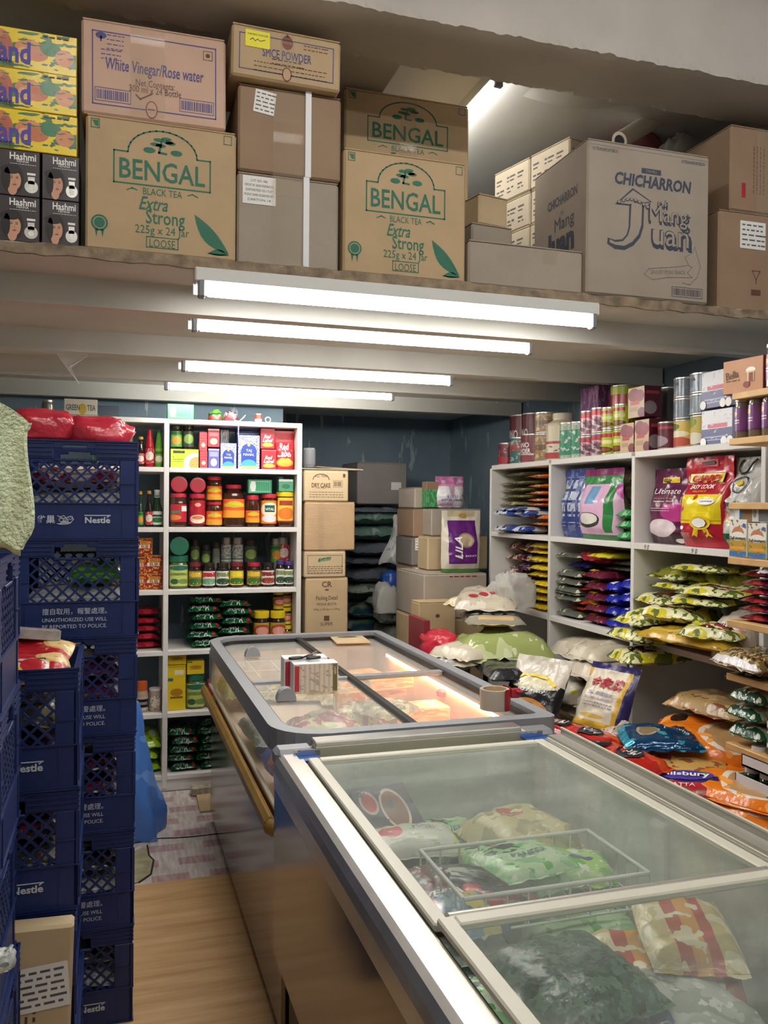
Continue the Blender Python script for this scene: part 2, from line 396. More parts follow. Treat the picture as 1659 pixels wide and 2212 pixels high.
# ---------------------------------------------------------------- shelving
LSY, LSR = 4.55, [1.935, 1.683, 1.372, 1.047, .731, .408, .085]      # left unit: front plane, board tops (row 0 = on top)
def left_unit():
    t = thing('shelf_unit', 'white open shelf unit across the back, with jars, tea and sauces', 'shelf unit', (0, LSY, 0))
    D = .4
    for x in (-.46, .262, .962):
        b = MB(); b.box((x, D/2, .975), (.026, D, 1.92), 'white_melamine', .002); b.build('upright', t)
    for z in LSR:
        for x0, x1 in ((-.447, .249), (.275, .949)):
            b = MB(); b.box(((x0+x1)/2, D/2, z-.0125), (x1-x0, D, .025), 'white_melamine', .002); b.build('shelf', t)
    b = MB(); b.box((.25, .02, .03), (1.40, .02, .058), 'white_melamine'); b.build('plinth', t)
left_unit()
RSX, RSR, RSP = 2.0, [1.722, 1.355, .975, .50], [4.35, 3.675, 2.985, 2.26]
mat('shelf_back_panel', 'b9b4ae', .55, var=.05, vs=3)
def right_unit():
    t = thing('shelf_unit', 'white open shelf unit along the right wall, with rice bags and packets', 'shelf unit', (RSX, 0, 0))
    D = .44
    for y in RSP:
        b = MB(); b.box((D/2, y, .855), (D, .022, 1.70), 'white_melamine', .002); b.build('upright', t)
    for z in RSR:
        for y1, y0 in zip(RSP, RSP[1:]):
            b = MB(); b.box((D/2, (y0+y1)/2, z-.0125), (D, y1-y0-.022, .025), 'white_melamine', .002); o = b.build('shelf', t)
    b = MB(); b.box((D-.006, 3.3, .86), (.012, 2.07, 1.68), 'shelf_back_panel'); b.build('back_panel', t)
    b = MB(); fr = lambda u, v, o=0: Vector((-o, -u, v))
    for px, s in ((1397, '9 0'), (1500, '9 0')):
        q = atx(px, 1180, RSX); b.text(fr, s, -q.y, RSR[1]-.013, .018, 'black_ink', ital=.3)
    b.build('handwritten_price', t)
    return t
right_unit()
# pine display rack standing in front of the right unit
RKX, RKR = 1.75, [1.705, 1.515, 1.352, 1.166, 1.006, .80, .62]
def rack():
    t = thing('display_rack', 'narrow rack of bare pine boards in front of the right shelf unit', 'rack', (RKX, 0, 0))
    for i, z in enumerate(RKR):
        y1 = 2.12 if i < 6 else 2.06
        b = MB(); b.box((.115, (y1+1.25)/2, z-.01), (.23, y1-1.25, .02), 'pine_board' if i < 6 else 'white_melamine', .002); b.build('board', t)
    b = MB(); b.box((.215, 1.75, .87), (.03, .03, 1.74), 'grey_plastic', .002); b.build('post', t)
    b = MB(); b.box((.215, 1.25, .87), (.03, .03, 1.74), 'grey_plastic', .002); b.build('post', t)
    b = MB(); b.box((.03, 1.26, .87), (.03, .03, 1.74), 'grey_plastic', .002); b.build('post', t)
rack()
# ---------------------------------------------------------------- builders of goods
def smooth(a, b, x): x = max(0, min(1, (x-a)/(b-a))); return x*x*(3-2*x)
def cardmat(name, col): return mat(name, col, .75, var=.05, vs=7, bump=.08, bs=50)
CARD = cardmat('kraft_card', 'b8a07c'); CARDP = cardmat('pinkish_card', 'c9a995'); CARDL = cardmat('light_card', 'c2ad8a'); CARDG = cardmat('grey_card', 'a09588'); CARDD = cardmat('dark_card', '957c64')
TAPE = film('clear_tape', 'e6dcc8', .10, .10); PAPER = mat('label_paper', 'e9e9e6', .6); STRAP = mat('white_strap', 'e4e6ea', .4)
GREENI = mat('green_print', '1f6b52', .6); BLUEI = mat('violet_print', '4a4a86', .6); BROWNI = mat('brown_print', '5f4434', .7); GREYI = mat('grey_print', '5d5a58', .7)
def dirt(mb, fr, x0, x1, z, n, m, h=.004):                # a line of small unreadable print: short dashes
    x = x0; rr = random.Random(n)
    while x < x1:
        L = rr.uniform(.6, 2)*h*1.6; mb.prect(fr, min(x+L/2, x1), z, L, h*.62, m); x += L+h*.8
def carton(name, label, w, h, d, loc, rz=0, m='kraft_card', pr=None, side=None, group=None, rx=0, ry=0, flaps=True, cat='carton', tape=None, taper=0):
    b = MB(); b.box((0, 0, h/2), (w, d, h), m, .006)
    if pr: pr(b, frF(w, d), w, h)
    if side: side(b, frL(w, d), d, h)
    o = b.build(name, loc=loc, rot=(rx, ry, rz)); tag(o, label, cat, group)
    if flaps:
        f = MB()
        for s in (-1, 1): f.box((0, s*d*.249, h+.002), (w*.985, d*.485, .004), m, .001)
        f.build('top_flap', o)
    if tape:
        t = MB(); u, tw, l = tape; F = frF(w, d)
        n = 10; rr = random.Random(len(label))
        for i in range(n):
            q = [F(u+sx*tw/2, h-(i+k)*l/n, .0022+.0012*((i+k) % 2)) for sx, k in ((-1, 1), (1, 1), (1, 0), (-1, 0))]; t.face(q, 'clear_tape')
        t.face([Vector((u-tw/2, -d/2-.002, h+.0045)), Vector((u+tw/2, -d/2-.002, h+.0045)), Vector((u+tw/2, d/2, h+.0045)), Vector((u-tw/2, d/2, h+.0045))], 'clear_tape')
        t.build('packing_tape', o)
    return o
def sticker(o, w, d, u, v, sw, sh, m='label_paper', rows=4, name='label', fn=None, ink='grey_print', rot=0):
    b = MB(); F0 = frF(w, d); ca, sa = math.cos(rot), math.sin(rot)
    F = lambda a, c, q=0: F0(u+a*ca-c*sa, v+a*sa+c*ca, q)
    b.prect(F, 0, 0, sw, sh, m, .0016); G = lambda a, c, q=0: F(a, c, q+.0012)
    if fn: fn(b, G, sw, sh)
    else:
        for i in range(rows): dirt(b, G, -sw*.42, sw*.40, sh*.36-i*sh*.72/max(1, rows-1), i+3, ink, sh*.09)
    return b.build(name, o)
def pbox(name, label, cat, w, h, d, loc, rz=0, face='label_paper', side=None, pr=None, group=None, rx=0, ry=0, b0=.0015):
    b = MB(); b.box((0, 0, h/2), (w, d, h), side or face, b0, {'F': face})
    if pr: pr(b, frF(w, d), w, h)
    return tag(b.build(name, loc=loc, rot=(rx, ry, rz)), label, cat, group)
def pouch(name, label, cat, w, h, d, loc, rz=0, m='label_paper', back=None, pr=None, group=None, seed=1, rx=0, ry=0, crimp=.09, wr=.012, neck=0, extra=None):
    """upright filled bag: gusseted foot, bulging belly, flat sealed top"""
    def th(u, v):
        s = max(0, 1-abs(u)**3.2)**.6
        f = (.55+.45*smooth(0, .18, v))*(1-smooth(.45, 1-crimp, v)*.93)
        return d/2*s*f+.0015
    def wd(v): return w/2*(1-neck*smooth(.55, 1, v)+.03*math.sin(PI*min(1, v/.7)))
    def nz(u, v): return noise.noise((u*2.3+seed*5, v*4*h/w+seed*3, seed))*wr+noise.noise((u*6+seed, v*9*h/w, seed*2))*wr*.5
    fr = lambda a, c, o=0: Vector((a, -th(max(-.98, min(.98, a/wd(c/h))), c/h)-nz(a/wd(c/h), c/h)*.7-o, c))
    b = MB()
    def sheet(sg):
        def fn(i, j):
            u = i*2-1; k = nz(u, j)*.7
            return (u*wd(j), (-th(u, j)-k) if sg < 0 else (th(u, j)+k*.6), j*h)
        return fn
    b.grid(sheet(-1), 26, 34, m); b.grid(sheet(1), 10, 12, back or m, flip=True)
    b.face([(-w*.42, -d*.2, .0), (-w*.42, d*.2, 0), (w*.42, d*.2, 0), (w*.42, -d*.2, 0)], back or m)
    if pr: pr(b, fr, w, h)
    o = b.build(name, loc=loc, rot=(rx, ry, rz)); tag(o, label, cat, group)
    if extra: extra(o, fr, w, h)
    return o
def pack_mb(w, l, t, m, seed=1, bot=None, wr=1.0, fin=.07, sag=0, pr=None, end=None, nu=12, nv=16, pw=4):
    """filled bag lying flat: width along x, length along y, crimped fins at both ends"""
    def pf(u, v): return (max(0, 1-abs(u)**pw)**.42)*(max(0, 1-abs(v)**pw)**.42)
    A = t*.16*wr
    def nz(u, v): return (noise.noise((u*1.7+seed*7.1, v*1.9*l/w, seed*1.3))*A+noise.noise((u*4.5+seed, v*4.5, seed*3.7))*A*.6
                          + math.sin(u*15+seed*3+noise.noise((v*3, seed, 0))*3)*A*.7*abs(v)**5)
    mz = t*.36
    def xy(u, v):
        k = 1-.06*(1-abs(u)**2)*0; return (u*w/2*(1+.035*math.cos(v*2.2)-.035), v*l/2*(1-.03*(u*u)))
    def top(u, v):
        x, y = xy(u, v); p = pf(u, v); return Vector((x, y, mz+p*t*.64+(nz(u, v)-A*.5)*(.25+.75*p)-sag*(u*u)))
    def bt(u, v):
        x, y = xy(u, v); p = pf(u, v); return Vector((x, y, mz-p*mz-sag*(u*u)*(1-p)))
    b = MB()
    b.grid(lambda i, j: top(i*2-1, j*2-1), nu, nv, m); b.grid(lambda i, j: bt(i*2-1, j*2-1), 8, 8, bot or m, flip=True)
    for s in (-1, 1):
        def fn(i, j, s=s):
            p = top(i*2-1, s); return (p.x, p.y+s*j*l*fin/2, p.z+(noise.noise((i*6, j*2+seed, s))*.5-.1)*t*.35*j)
        b.grid(fn, nu, 2, end or m, flip=s < 0, uvf=lambda x, y, s=s: (x, .5+s*(.40+.06*y)))
    fr = lambda a, c, o=0: top(max(-1, min(1, 2*a/w)), max(-1, min(1, 2*c/l)))+Vector((0, 0, o))
    if pr: pr(b, fr, w, l)
    return b
def pack(name, label, cat, w, l, t, loc, rz=0, m='label_paper', group=None, rx=0, ry=0, **k):
    return tag(pack_mb(w, l, t, m, **k).build(name, loc=loc, rot=(rx, ry, rz)), label, cat, group)
def jar(name, label, cat, w, h, loc, lid='red_lid', glass='dark_glass', lab=None, rz=0, group=None, sq=0, lidr=.9, lidh=.13, l0=.16, l1=.72, pr=None, neck=.86, n=20, flat=False):
    r = w/2; t = thing(name, label, cat, loc, rz, group); H = h*(1-lidh)
    b = MB(); b.lathe([(r*.88, 0), (r*.98, .012*h), (r, .05*h), (r, H*.80), (r*.97, H*.86), (r*neck, H*.95), (r*neck, H)], glass, n, sq=sq); b.build('jar_body', t)
    b = MB(); rl = r*lidr; b.lathe([(rl*.98, H-.01*h), (rl, H+.005*h), (rl, h*.985), (rl*.95, h)], lid, n, sq=0); b.build('lid', t)
    if lab:
        b = MB(); b.lathe([(r+.0008, h*l0), (r+.0008, h*l1)], lab, n, cap=False, sq=sq)
        if pr: pr(b, cyl(r+.001) if not sq else frF(w, w+.003), w, h)
        b.build('label', t)
    return t
def can(name, label, cat, w, h, loc, m, rz=0, rim='tin_rim', group=None, pr=None, lid=None, n=18):
    r = w/2; t = thing(name, label, cat, loc, rz, group)
    b = MB(); b.lathe([(r*.985, .004), (r*.985, h-.004)], m, n)
    if pr: pr(b, cyl(r*.985), w, h)
    b.build('can_body', t)
    b = MB(); b.lathe([(r*.95, 0), (r, .002), (r, .006), (r*.985, .008)], rim, n); b.build('bottom_rim', t)
    b = MB(); b.lathe([(r*.985, h-.008), (r, h-.006), (r, h-.001), (r*.96, h), (r*.94, h-.004), (0, h-.004)], lid or rim, n); b.build('top_rim', t)
    return t
def bottle(name, label, cat, w, h, loc, body='dark_glass', cap='gold_cap', lab=None, group=None, shoulder=.55, neckr=.32, caph=.09, pr=None, l0=.1, l1=.45, neckband=None, capr=1.15):
    r = w/2; t = thing(name, label, cat, loc, 0, group); nr = r*neckr
    b = MB(); b.lathe([(r*.9, 0), (r, .02*h), (r, h*shoulder), (r*.85, h*(shoulder+.08)), (nr*1.25, h*(shoulder+.2)), (nr, h*(1-caph-.06)), (nr, h*(1-caph))], body, 16); b.build('bottle_body', t)
    b = MB(); b.lathe([(nr*capr, h*(1-caph)), (nr*capr, h*.99), (nr*capr*.9, h)], cap, 14); b.build('cap', t)
    if lab:
        b = MB(); b.lathe([(r+.0008, h*l0), (r+.0008, h*l1)], lab, 16, cap=False)
        if pr: pr(b, cyl(r+.001), w, h)
        b.build('label', t)
    if neckband: b = MB(); b.lathe([(nr*1.1, h*(1-caph-.12)), (nr*1.06, h*(1-caph-.01))], neckband, 14, cap=False); b.build('neck_label', t)
    return t
def lump(name, label, cat, loc, d, m, seed=1, amp=.18, rz=0, group=None, fs=2.2, crease=0, build=True, nu=28, nv=18, flat=.35):
    """soft closed bag: a squashed rumpled ball of size d standing on z = 0"""
    b = MB()
    def fn(i, j):
        a = i*2*PI; e = (j-.5)*PI; x, y, z = math.cos(a)*math.cos(e), math.sin(a)*math.cos(e), math.sin(e)
        k = 1+amp*noise.noise((x*fs+seed*3.1, y*fs, z*fs+seed))+amp*.45*noise.noise((x*fs*2.7, y*fs*2.7+seed, z*fs*2.7))
        if crease: k += crease*abs(noise.noise((x*fs*3+seed, y*fs*3, z*fs*1.5)))
        q = lambda c: math.copysign(abs(c)**.72, c)
        Z = q(z)*k; Z = max(Z, -flat-.05) if flat else Z
        return (q(x)*k*d[0]/2, q(y)*k*d[1]/2, (Z+flat)/(1+flat)*d[2])
    b.grid(fn, nu, nv, m)
    if not build: return b
    return tag(b.build(name, loc=loc, rot=(0, 0, rz)), label, cat, group)
# lids, glass, rims
for n_, c_ in (('red_lid', 'b0283a'), ('yellow_lid', 'e3c51f'), ('green_lid', '1f6a52'), ('white_lid', 'd9d9d6'), ('dark_lid', '2b2622'), ('maroon_lid', '7a2430'), ('gold_cap', 'b48d3c'), ('violet_lid', '4a3c86')): mat(n_, c_, .35)
mat('tin_rim', 'b9b7b2', .3, .8)
mat('dark_glass', '241a17', .08, spec=.7); mat('green_glass', '1d3a26', .08, spec=.7); mat('clear_jar', '6f7368', .1, spec=.7); mat('brown_glass', '4a2413', .08, spec=.7)
mat('red_sauce', 'a41f2c', .15); mat('green_sauce', '5c9a35', .15); mat('pickle', '7d5a26', .15); mat('spice_brown', '7a4a28', .5, var=.3, vs=60)
# where things stand on the left and right shelf units: from the photograph's edges to metres
def LS(x0, x1, yt, row, dy=.05):
    z = LSR[row]; Y = LSY+dy; ym = 1110-(z-EYE)*390
    a, c = aty(x0, ym, Y), aty(x1, ym, Y); h = aty((x0+x1)/2, yt, Y).z-z
    return Vector(((a.x+c.x)/2, Y, z+.001)), c.x-a.x-.001, h-.001
def RS(x0, x1, yt, row, dx=.05, z=None):
    z = RSR[row] if z is None else z; X = RSX+dx; ym = 1100-(z-EYE)*560
    a, c = atx(x0, ym, X), atx(x1, ym, X); h = atx((x0+x1)/2, yt, X).z-z
    return Vector((X, (a.y+c.y)/2, z+.001)), a.y-c.y-.001, h-.001
# ---------------------------------------------------------------- goods on the loft
def bengal(b, fr, w, h, m='green_print'):
    X = lambda f: (f-.5)*w
    Y = lambda f: f*h
    lw = .004
    arc = [(X(.5)+.23*w*math.cos(a), Y(.76)+.185*h*math.sin(a)) for a in [PI*k/16 for k in range(17)]]
    b.pline(fr, [(X(.82), Y(.76)), (X(.82), Y(.52)), (X(.18), Y(.52)), (X(.18), Y(.76)), arc[-1]], lw, m); b.pline(fr, [(X(.82), Y(.76)), arc[0]], lw, m); b.pline(fr, arc, lw, m)
    b.text(fr, 'BENGAL', 0, Y(.635), h*.15, m, w=w*.57, bold=.012)
    for k in range(6):                                    # little crest over the name: leaning palm and two bushes
        b.pell(fr, X(.5+.05*math.cos(k*1.1)), Y(.86+.03*math.sin(k*1.3)), w*.035, h*.014, m)
    b.pline(fr, [(X(.49), Y(.86)), (X(.475), Y(.78)), (X(.52), Y(.775))], .006, m)
    for s in (-1, 1): b.pell(fr, X(.5+s*.09), Y(.79), w*.04, h*.022, m)
    b.text(fr, 'BLACK TEA', 0, Y(.475), h*.052, m, w=w*.26)
    for s in (-1, 1): b.pline(fr, [(s*w*.17, Y(.475)), (s*w*.2, Y(.488)), (s*w*.235, Y(.47))], .003, m)
    b.text(fr, 'Extra', X(.44), Y(.385), h*.10, m, ital=.35, bold=.01, w=w*.19); b.text(fr, 'Strong', X(.52), Y(.285), h*.105, m, w=w*.26, bold=.008)
    b.text(fr, '225g x 24 Jar', X(.5), Y(.185), h*.062, m, w=w*.36); b.text(fr, 'LOOSE', X(.5), Y(.085), h*.062, m, w=w*.17)
    a = .105; b.pline(fr, [(X(.5-a), Y(.05)), (X(.5+a), Y(.05)), (X(.5+a), Y(.13)), (X(.5-a), Y(.13))], .0025, m, close=True)
    def leaf(p, q, wd):
        (ax, ay), (cx, cy) = p, q; dx, dy = cx-ax, cy-ay; L = []
        for sg in (1, -1):
            rg = range(9) if sg > 0 else range(8, -1, -1)
            L.append([(ax+dx*i/8-dy*sg*wd*math.sin(PI*i/8)*(.4 if sg > 0 else 1), ay+dy*i/8+dx*sg*wd*math.sin(PI*i/8)*(.4 if sg > 0 else 1)) for i in rg])
        mid = [(ax+dx*i/8-dy*wd*.1*math.sin(PI*i/8), ay+dy*i/8+dx*wd*.1*math.sin(PI*i/8)) for i in range(9)]
        b.pp(fr, mid[::-1]+L[0], m) if False else None
        b.pp(fr, L[0]+[(x, y) for x, y in mid[::-1]][1:-1], m); b.pp(fr, [(x+.002, y-.003) for x, y in mid]+[(x+.002, y-.003) for x, y in L[1]][1:-1], m)
    leaf((X(.71), Y(.34)), (X(.95), Y(.06)), .2); leaf((X(.95), Y(.05)), (X(.80), Y(.05)), .25)
    b.pell(fr, X(.09), Y(.20), w*.055, w*.055, m, n=16)
    b.pell(fr, X(.09), Y(.20), w*.042, w*.042, 'kraft_card', .001, n=16); b.pell(fr, X(.09), Y(.20), w*.036, w*.036, m, .0014, n=16)
    for s in (-1, 1): b.pp(fr, [(X(.09+s*.03), Y(.15)), (X(.09+s*.008), Y(.15)), (X(.09+s*.02), Y(.09))], m)
    for u in (.06, .94):
        k = .026; b.pline(fr, [(X(u-k), Y(.91)), (X(u+k), Y(.91)), (X(u+k), Y(.975)), (X(u-k), Y(.975))], .002, m, close=True)
    b.pp(fr, [(X(.04), Y(.965)), (X(.08), Y(.965)), (X(.08), Y(.92)), (X(.06), Y(.925))], m)
def frame(b, fr, w, h, k, m, lw=.003, v0=None, v1=None):
    v0 = k if v0 is None else v0; v1 = h-k if v1 is None else v1
    b.pline(fr, [(-w/2+k, v0), (w/2-k, v0), (w/2-k, v1), (-w/2+k, v1)], lw, m, close=True)
def barcode(b, fr, u, v, w, h, m='brown_print', box=True, seed=1):
    rr = random.Random(seed); x = u-w/2+.004
    while x < u+w/2-.006:
        t = rr.uniform(.0012, .004); b.prect(fr, x+t/2, v, t, h*.7, m); x += t+rr.uniform(.0012, .003)
    if box: b.pline(fr, [(u-w/2, v-h/2), (u+w/2, v-h/2), (u+w/2, v+h/2), (u-w/2, v+h/2)], .0015, m, close=True)
def vinegar(b, fr, w, h):
    m = 'violet_print'; frame(b, fr, w, h, .028, m)
    for i, st in enumerate(('White Vinegar/Rose water',)): b.text(fr, st, 0, h*.56, .032, m, w=w*.68, bold=.012, ital=.1)
    b.text(fr, 'Net Contents:', 0, h*.40, .018, 'brown_print', w=w*.27); b.text(fr, '300 ml x 24 Bottle', 0, h*.33, .018, 'brown_print', w=w*.36)
    barcode(b, fr, -w*.29, h*.22, w*.24, h*.14, m, seed=3); barcode(b, fr, w*.29, h*.22, w*.24, h*.14, m, seed=4)
    b.pline(fr, [(-.05, h*.26), (-.04, h*.22), (-.01, h*.29)], .004, 'brown_print')
    b.pell(fr, -w*.37, h*.845, .014, .009, m); b.prect(fr, -w*.37, h*.81, .004, .014, m)
    for i in range(4): dirt(b, fr, -w*.33, -w*.22, h*.86-i*.012, i, m, .004)
    for i in range(3): dirt(b, fr, -w*.37, -w*.24, h*.70-i*.012, i+5, m, .004)
    k = .012; b.pline(fr, [(w*.37-k, h*.8-k), (w*.37+k, h*.8-k), (w*.37+k, h*.8+k), (w*.37-k, h*.8+k)], .0016, 'brown_print', close=True); b.pell(fr, w*.37, h*.8, .006, .006, 'brown_print')
    b.pell(fr, -.01, h*.12, .016, .024, 'maroon_print'); b.pell(fr, -.01, h*.12, .013, .021, 'pinkish_card', .001)
    dirt(b, lambda u, v, o=0: fr(u, v, o+.0008), -.02, .002, h*.12, 2, 'maroon_print', .006)
mat('maroon_print', '7d2a2a', .6); mat('yellow_paper', 'ece22c', .5)
def spice(b, fr, w, h):
    m = 'violet_print'; frame(b, fr, w, h, .022, m, .0025)
    b.text(fr, 'SPICE POWDER', 0, h*.54, .024, m, w=w*.45, bold=.012)
    for i in range(2): dirt(b, fr, -w*.14, w*.14, h*.43-i*.012, i, 'brown_print', .005)
    for i in range(3): dirt(b, fr, -w*.30, w*.36, h*.33-i*.012, i+4, 'brown_print', .004)
    for i in range(2): dirt(b, fr, w*.15, w*.36, h*.80-i*.01, i+9, 'brown_print', .004)
    b.pell(fr, 0, h*.80, .016, .02, 'maroon_print'); b.pp(fr, [(-.006, h*.9), (.006, h*.9), (0, h*.99)], 'maroon_print'); b.text(lambda u, v, o=0: fr(u, v, o+.001), 'KHYAL', 0, h*.79, .007, 'kraft_card')
    b.pell(fr, 0, h*.17, .014, .02, 'maroon_print'); b.pell(fr, 0, h*.17, .011, .017, 'kraft_card', .001)
def LB(x0, x1, y, Y=2.42, dz=0):                          # left, right and base of a carton front on the loft
    a, c = aty(x0, y, Y), aty(x1, y, Y); return (a.x+c.x)/2, c.x-a.x
# yellow flower-printed incense boxes, three high, on four dark henna boxes
art('flower_print', 'efd416', [('n', 3.1, .60, '3f7a4a'), ('e', .18, .45, .1, .3, '2f6e46'), ('e', .24, .62, .09, .25, '44915a'), ('e', .36, .70, .08, .24, 'c9814e'), ('e', .40, .52, .06, .3, 'b5634a'),
    ('e', .60, .55, .12, .22, 'd58a58'), ('e', .66, .44, .10, .2, 'c4703f'), ('e', .55, .42, .05, .14, 'e2a878'), ('e', .78, .60, .09, .18, '2f7a4a'), ('e', .08, .60, .07, .24, 'd0803f'), ('e', .9, .42, .08, .22, 'd58a58'), ('n', 9, .64, '35653f')], .25, .12)
mat('incense_violet', '46379a', .4); mat('gold_paper', 'd8b81c', .3)
zt = LZ
HH = .118
for r_ in range(2):
    for c_ in range(2):
        x0, x1 = ((-8, 87), (89, 172))[c_]; xc, wd = LB(x0, x1, 450)
        def henna(b, fr, w, h):
            for u, v, a, c, m, o in ((-.14, .36, .27, .34, 'hair', .0006), (-.10, .33, .16, .21, 'skin', .001), (-.14, .14, .11, .14, 'skin', .0009), (-.19, .56, .24, .1, 'hair', .0013), (-.27, .36, .08, .24, 'hair', .0013)): b.pell(fr, u*w, v*h, a*w, c*h, m, o)
            for s in (-1, 1): b.prect(fr, (-.10+s*.065)*w, .38*h, .06*w, .014*h, 'hair', .0016); b.prect(fr, (-.10+s*.065)*w, .415*h, .07*w, .008*h, 'hair', .0016)
            b.prect(fr, -.085*w, .31*h, .012*w, .08*h, 'skin_shade', .0015); b.pell(fr, -.09*w, .235*h, .05*w, .018*h, 'lips', .0016)
            b.text(fr, 'Hashmi', .1*w, .87*h, .012*1.5, 'white_ink', w=w*.62, bold=.02); b.text(fr, 'HENNA', .1*w, .76*h, .006, 'white_ink'); dirt(b, fr, -.2*w, .4*w, .70*h, 4, 'white_ink', .002)
            b.pell(fr, .30*w, .22*h, .16*w, .14*h, 'tin_rim', .0008); b.prect(fr, .30*w, .36*h, .16*w, .16*h, 'tin_rim', .0008); b.pell(fr, .30*w, .2*h, .07*w, .06*h, 'white_ink', .0012); b.prect(fr, .30*w, .5*h, .2*w, .05*h, 'white_ink', .001)
        mat('hair', '1b1413', .5); mat('skin', 'cf9c80', .5); mat('skin_shade', 'b78468', .5); mat('lips', 'a8474a', .5); mat('dark_pack', '332c2e', .35)
        pbox('henna_box', f'black henna box printed with a woman\'s face, {("lower", "upper")[r_]} row, {("by the loft end", "against the tea carton")[c_]}', 'box', wd-.003, HH, .16, (xc, 2.50, zt+r_*(HH+.001)), face='dark_pack', pr=henna, group='henna boxes')
zt += 2*HH+.003
for i in range(3):
    xc, wd = LB(-95, 167, 200)
    def inc(b, fr, w, h): b.text(fr, 'Anand', -.14*w, h*.42, .055, 'incense_violet', w=w*.5, bold=.03); b.text(fr, 'INCENSE', -.16*w, h*.12, .012, 'brown_print'); dirt(b, fr, .22*w, .44*w, h*.9, 3, 'brown_print', .006)
    pbox('incense_box', f'yellow incense box with orange flowers, {ORD[2-i]} of three', 'box', wd, .104, .2, (xc-.001*i, 2.52, zt+i*.105), face='flower_print', side='gold_paper', pr=inc, group='yellow incense boxes', ry=(.004, -.006, .005)[i])
# first column of cartons
xc, wd = LB(184, 509, 530); h1 = aty(345, 268, 2.42).z-LZ
carton('tea_carton', 'kraft carton with green black-tea print, bottom of the left stack', wd, h1, .34, (xc, 2.59, LZ), pr=bengal, group='tea cartons')
xc, wd = LB(176, 488, 270); h2 = aty(330, 62, 2.42).z-LZ-h1
carton('vinegar_carton', 'pinkish carton printed White Vinegar and Rose water, on the tea carton', wd, h2-.006, .34, (xc, 2.59, LZ+h1+.005), m='pinkish_card', pr=vinegar, tape=(-.02, .09, .24), ry=-.008)
# second column: two strapped cartons and the spice carton
z = LZ
for i, (x0, x1, yt, lab) in enumerate(((513, 733, 380, 'plain brown carton with a white strap, at the bottom under its twin'), (514, 737, 192, 'plain brown carton with a torn corner label and white strap, under the spice carton'))):
    xc, wd = LB(x0, x1, 480); hh = aty(625, yt, 2.43).z-z
    o = carton('strapped_carton', lab, wd, hh-.008, .30, (xc, 2.58, z), m=('grey_card', 'kraft_dark')[i] if False else ('grey_card' if not i else 'dark_card'), group='strapped brown cartons', tape=(.0, .10, .3))
    bb = MB(); bb.box((wd*.17, -.0035, hh/2), (.017, .307, hh-.001), 'white_strap'); bb.build('strap', o)
    if i == 0: sticker(o, wd, .30, -wd*.29, hh*.80, wd*.32, hh*.30, rows=0, fn=lambda b, G, w, h: [b.text(G, s, 0, h*(.34-.17*k), h*.085, 'black_ink', w=w*(.5, .86, .8, .9, .7)[k]) for k, s in enumerate(('LOT NO. 086', 'EXPORT BY: ASIAN TRADING CO', 'EXPORTED 03.17.07', 'PRODUCT NAME: GOLDEN RICE NETS', 'CARTON 14'))])
    else: sticker(o, wd, .30, -wd*.25, hh*.80, wd*.20, hh*.26, rows=5, rot=-.12)
    z += hh
xc, wd = LB(497, 731, 190); hh = aty(610, 66, 2.40).z-z
o = carton('spice_carton', 'small carton printed Spice Powder with a yellow note, on top of the strapped pair', wd, hh-.004, .24, (xc, 2.40+.12, z), pr=spice, tape=(0, .04, .1), ry=.012)
sticker(o, wd, .24, -wd*.27, hh*.74, wd*.22, hh*.32, 'yellow_paper', name='note', fn=lambda b, G, w, h: (b.text(G, 'TURMERIC POWDER', 0, h*.25, h*.1, 'black_ink', w=w*.86), b.pline(G, [(-w*.3, -h*.1), (-w*.2, h*.02), (-w*.1, -h*.12), (0, 0), (w*.1, -h*.1), (w*.3, -.0)], .0018, 'black_ink')))
# second tea carton in front, a third behind it on a plain one
xc, wd = LB(741, 1005, 580); h3 = aty(872, 338, 2.42).z-LZ
o = carton('tea_carton', 'kraft carton with green black-tea print, at the front beside the strapped stack', wd, h3, .30, (xc, 2.57, LZ), m='kraft_card', pr=bengal, group='tea cartons')
xc, wd = LB(744, 1013, 300, 2.76); zz = aty(880, 208, 2.76).z
carton('storage_carton', 'plain carton behind the front tea carton', wd, zz-.345-LZ, .34, (xc, 2.93, LZ), m='grey_card')
o = carton('tea_carton', 'kraft carton with green black-tea print, set back and higher than the others', wd, .34, .34, (xc, 2.93, zz-.344), pr=bengal, group='tea cartons', tape=(.0, .06, .3))
# low carton, small open carton and a turned stack of six cream cartons
xc, wd = LB(1008, 1262, 610); hl = aty(1130, 532, 2.42).z-LZ
carton('low_carton', 'low grey-brown carton between the tea carton and the big snack carton', wd-.01, hl, .16, (xc, 2.50, LZ), m='grey_card', tape=(.08, .05, .05))
CR = math.radians(14)
p0 = aty(1232, 292, 2.84); ex = Vector((math.cos(CR), math.sin(CR), 0)); ey = Vector((-math.sin(CR), math.cos(CR), 0))
cw, cd, ch = .20, .225, .135
c0 = Vector((p0.x, p0.y, 0))
def creamprint(b, fr, w, h):
    for i in range(3):
        for j in range(2): dirt(b, fr, -w*.42+i*w*.3, -w*.42+i*w*.3+w*.16, h*(.70-.34*j), i+j*3, 'grey_print', h*.09); dirt(b, fr, -w*.42+i*w*.3, -w*.42+i*w*.3+w*.14, h*(.58-.34*j), i+j*5, 'grey_print', h*.07)
cardmat('cream_card', 'cfc2aa')
zb = p0.z-3*ch
carton('storage_carton', 'large plain carton under the stack of cream cartons', .20, zb-LZ-.007, .46, c0+ex*.10+ey*.225+Vector((0, 0, LZ)), CR, m='grey_card')
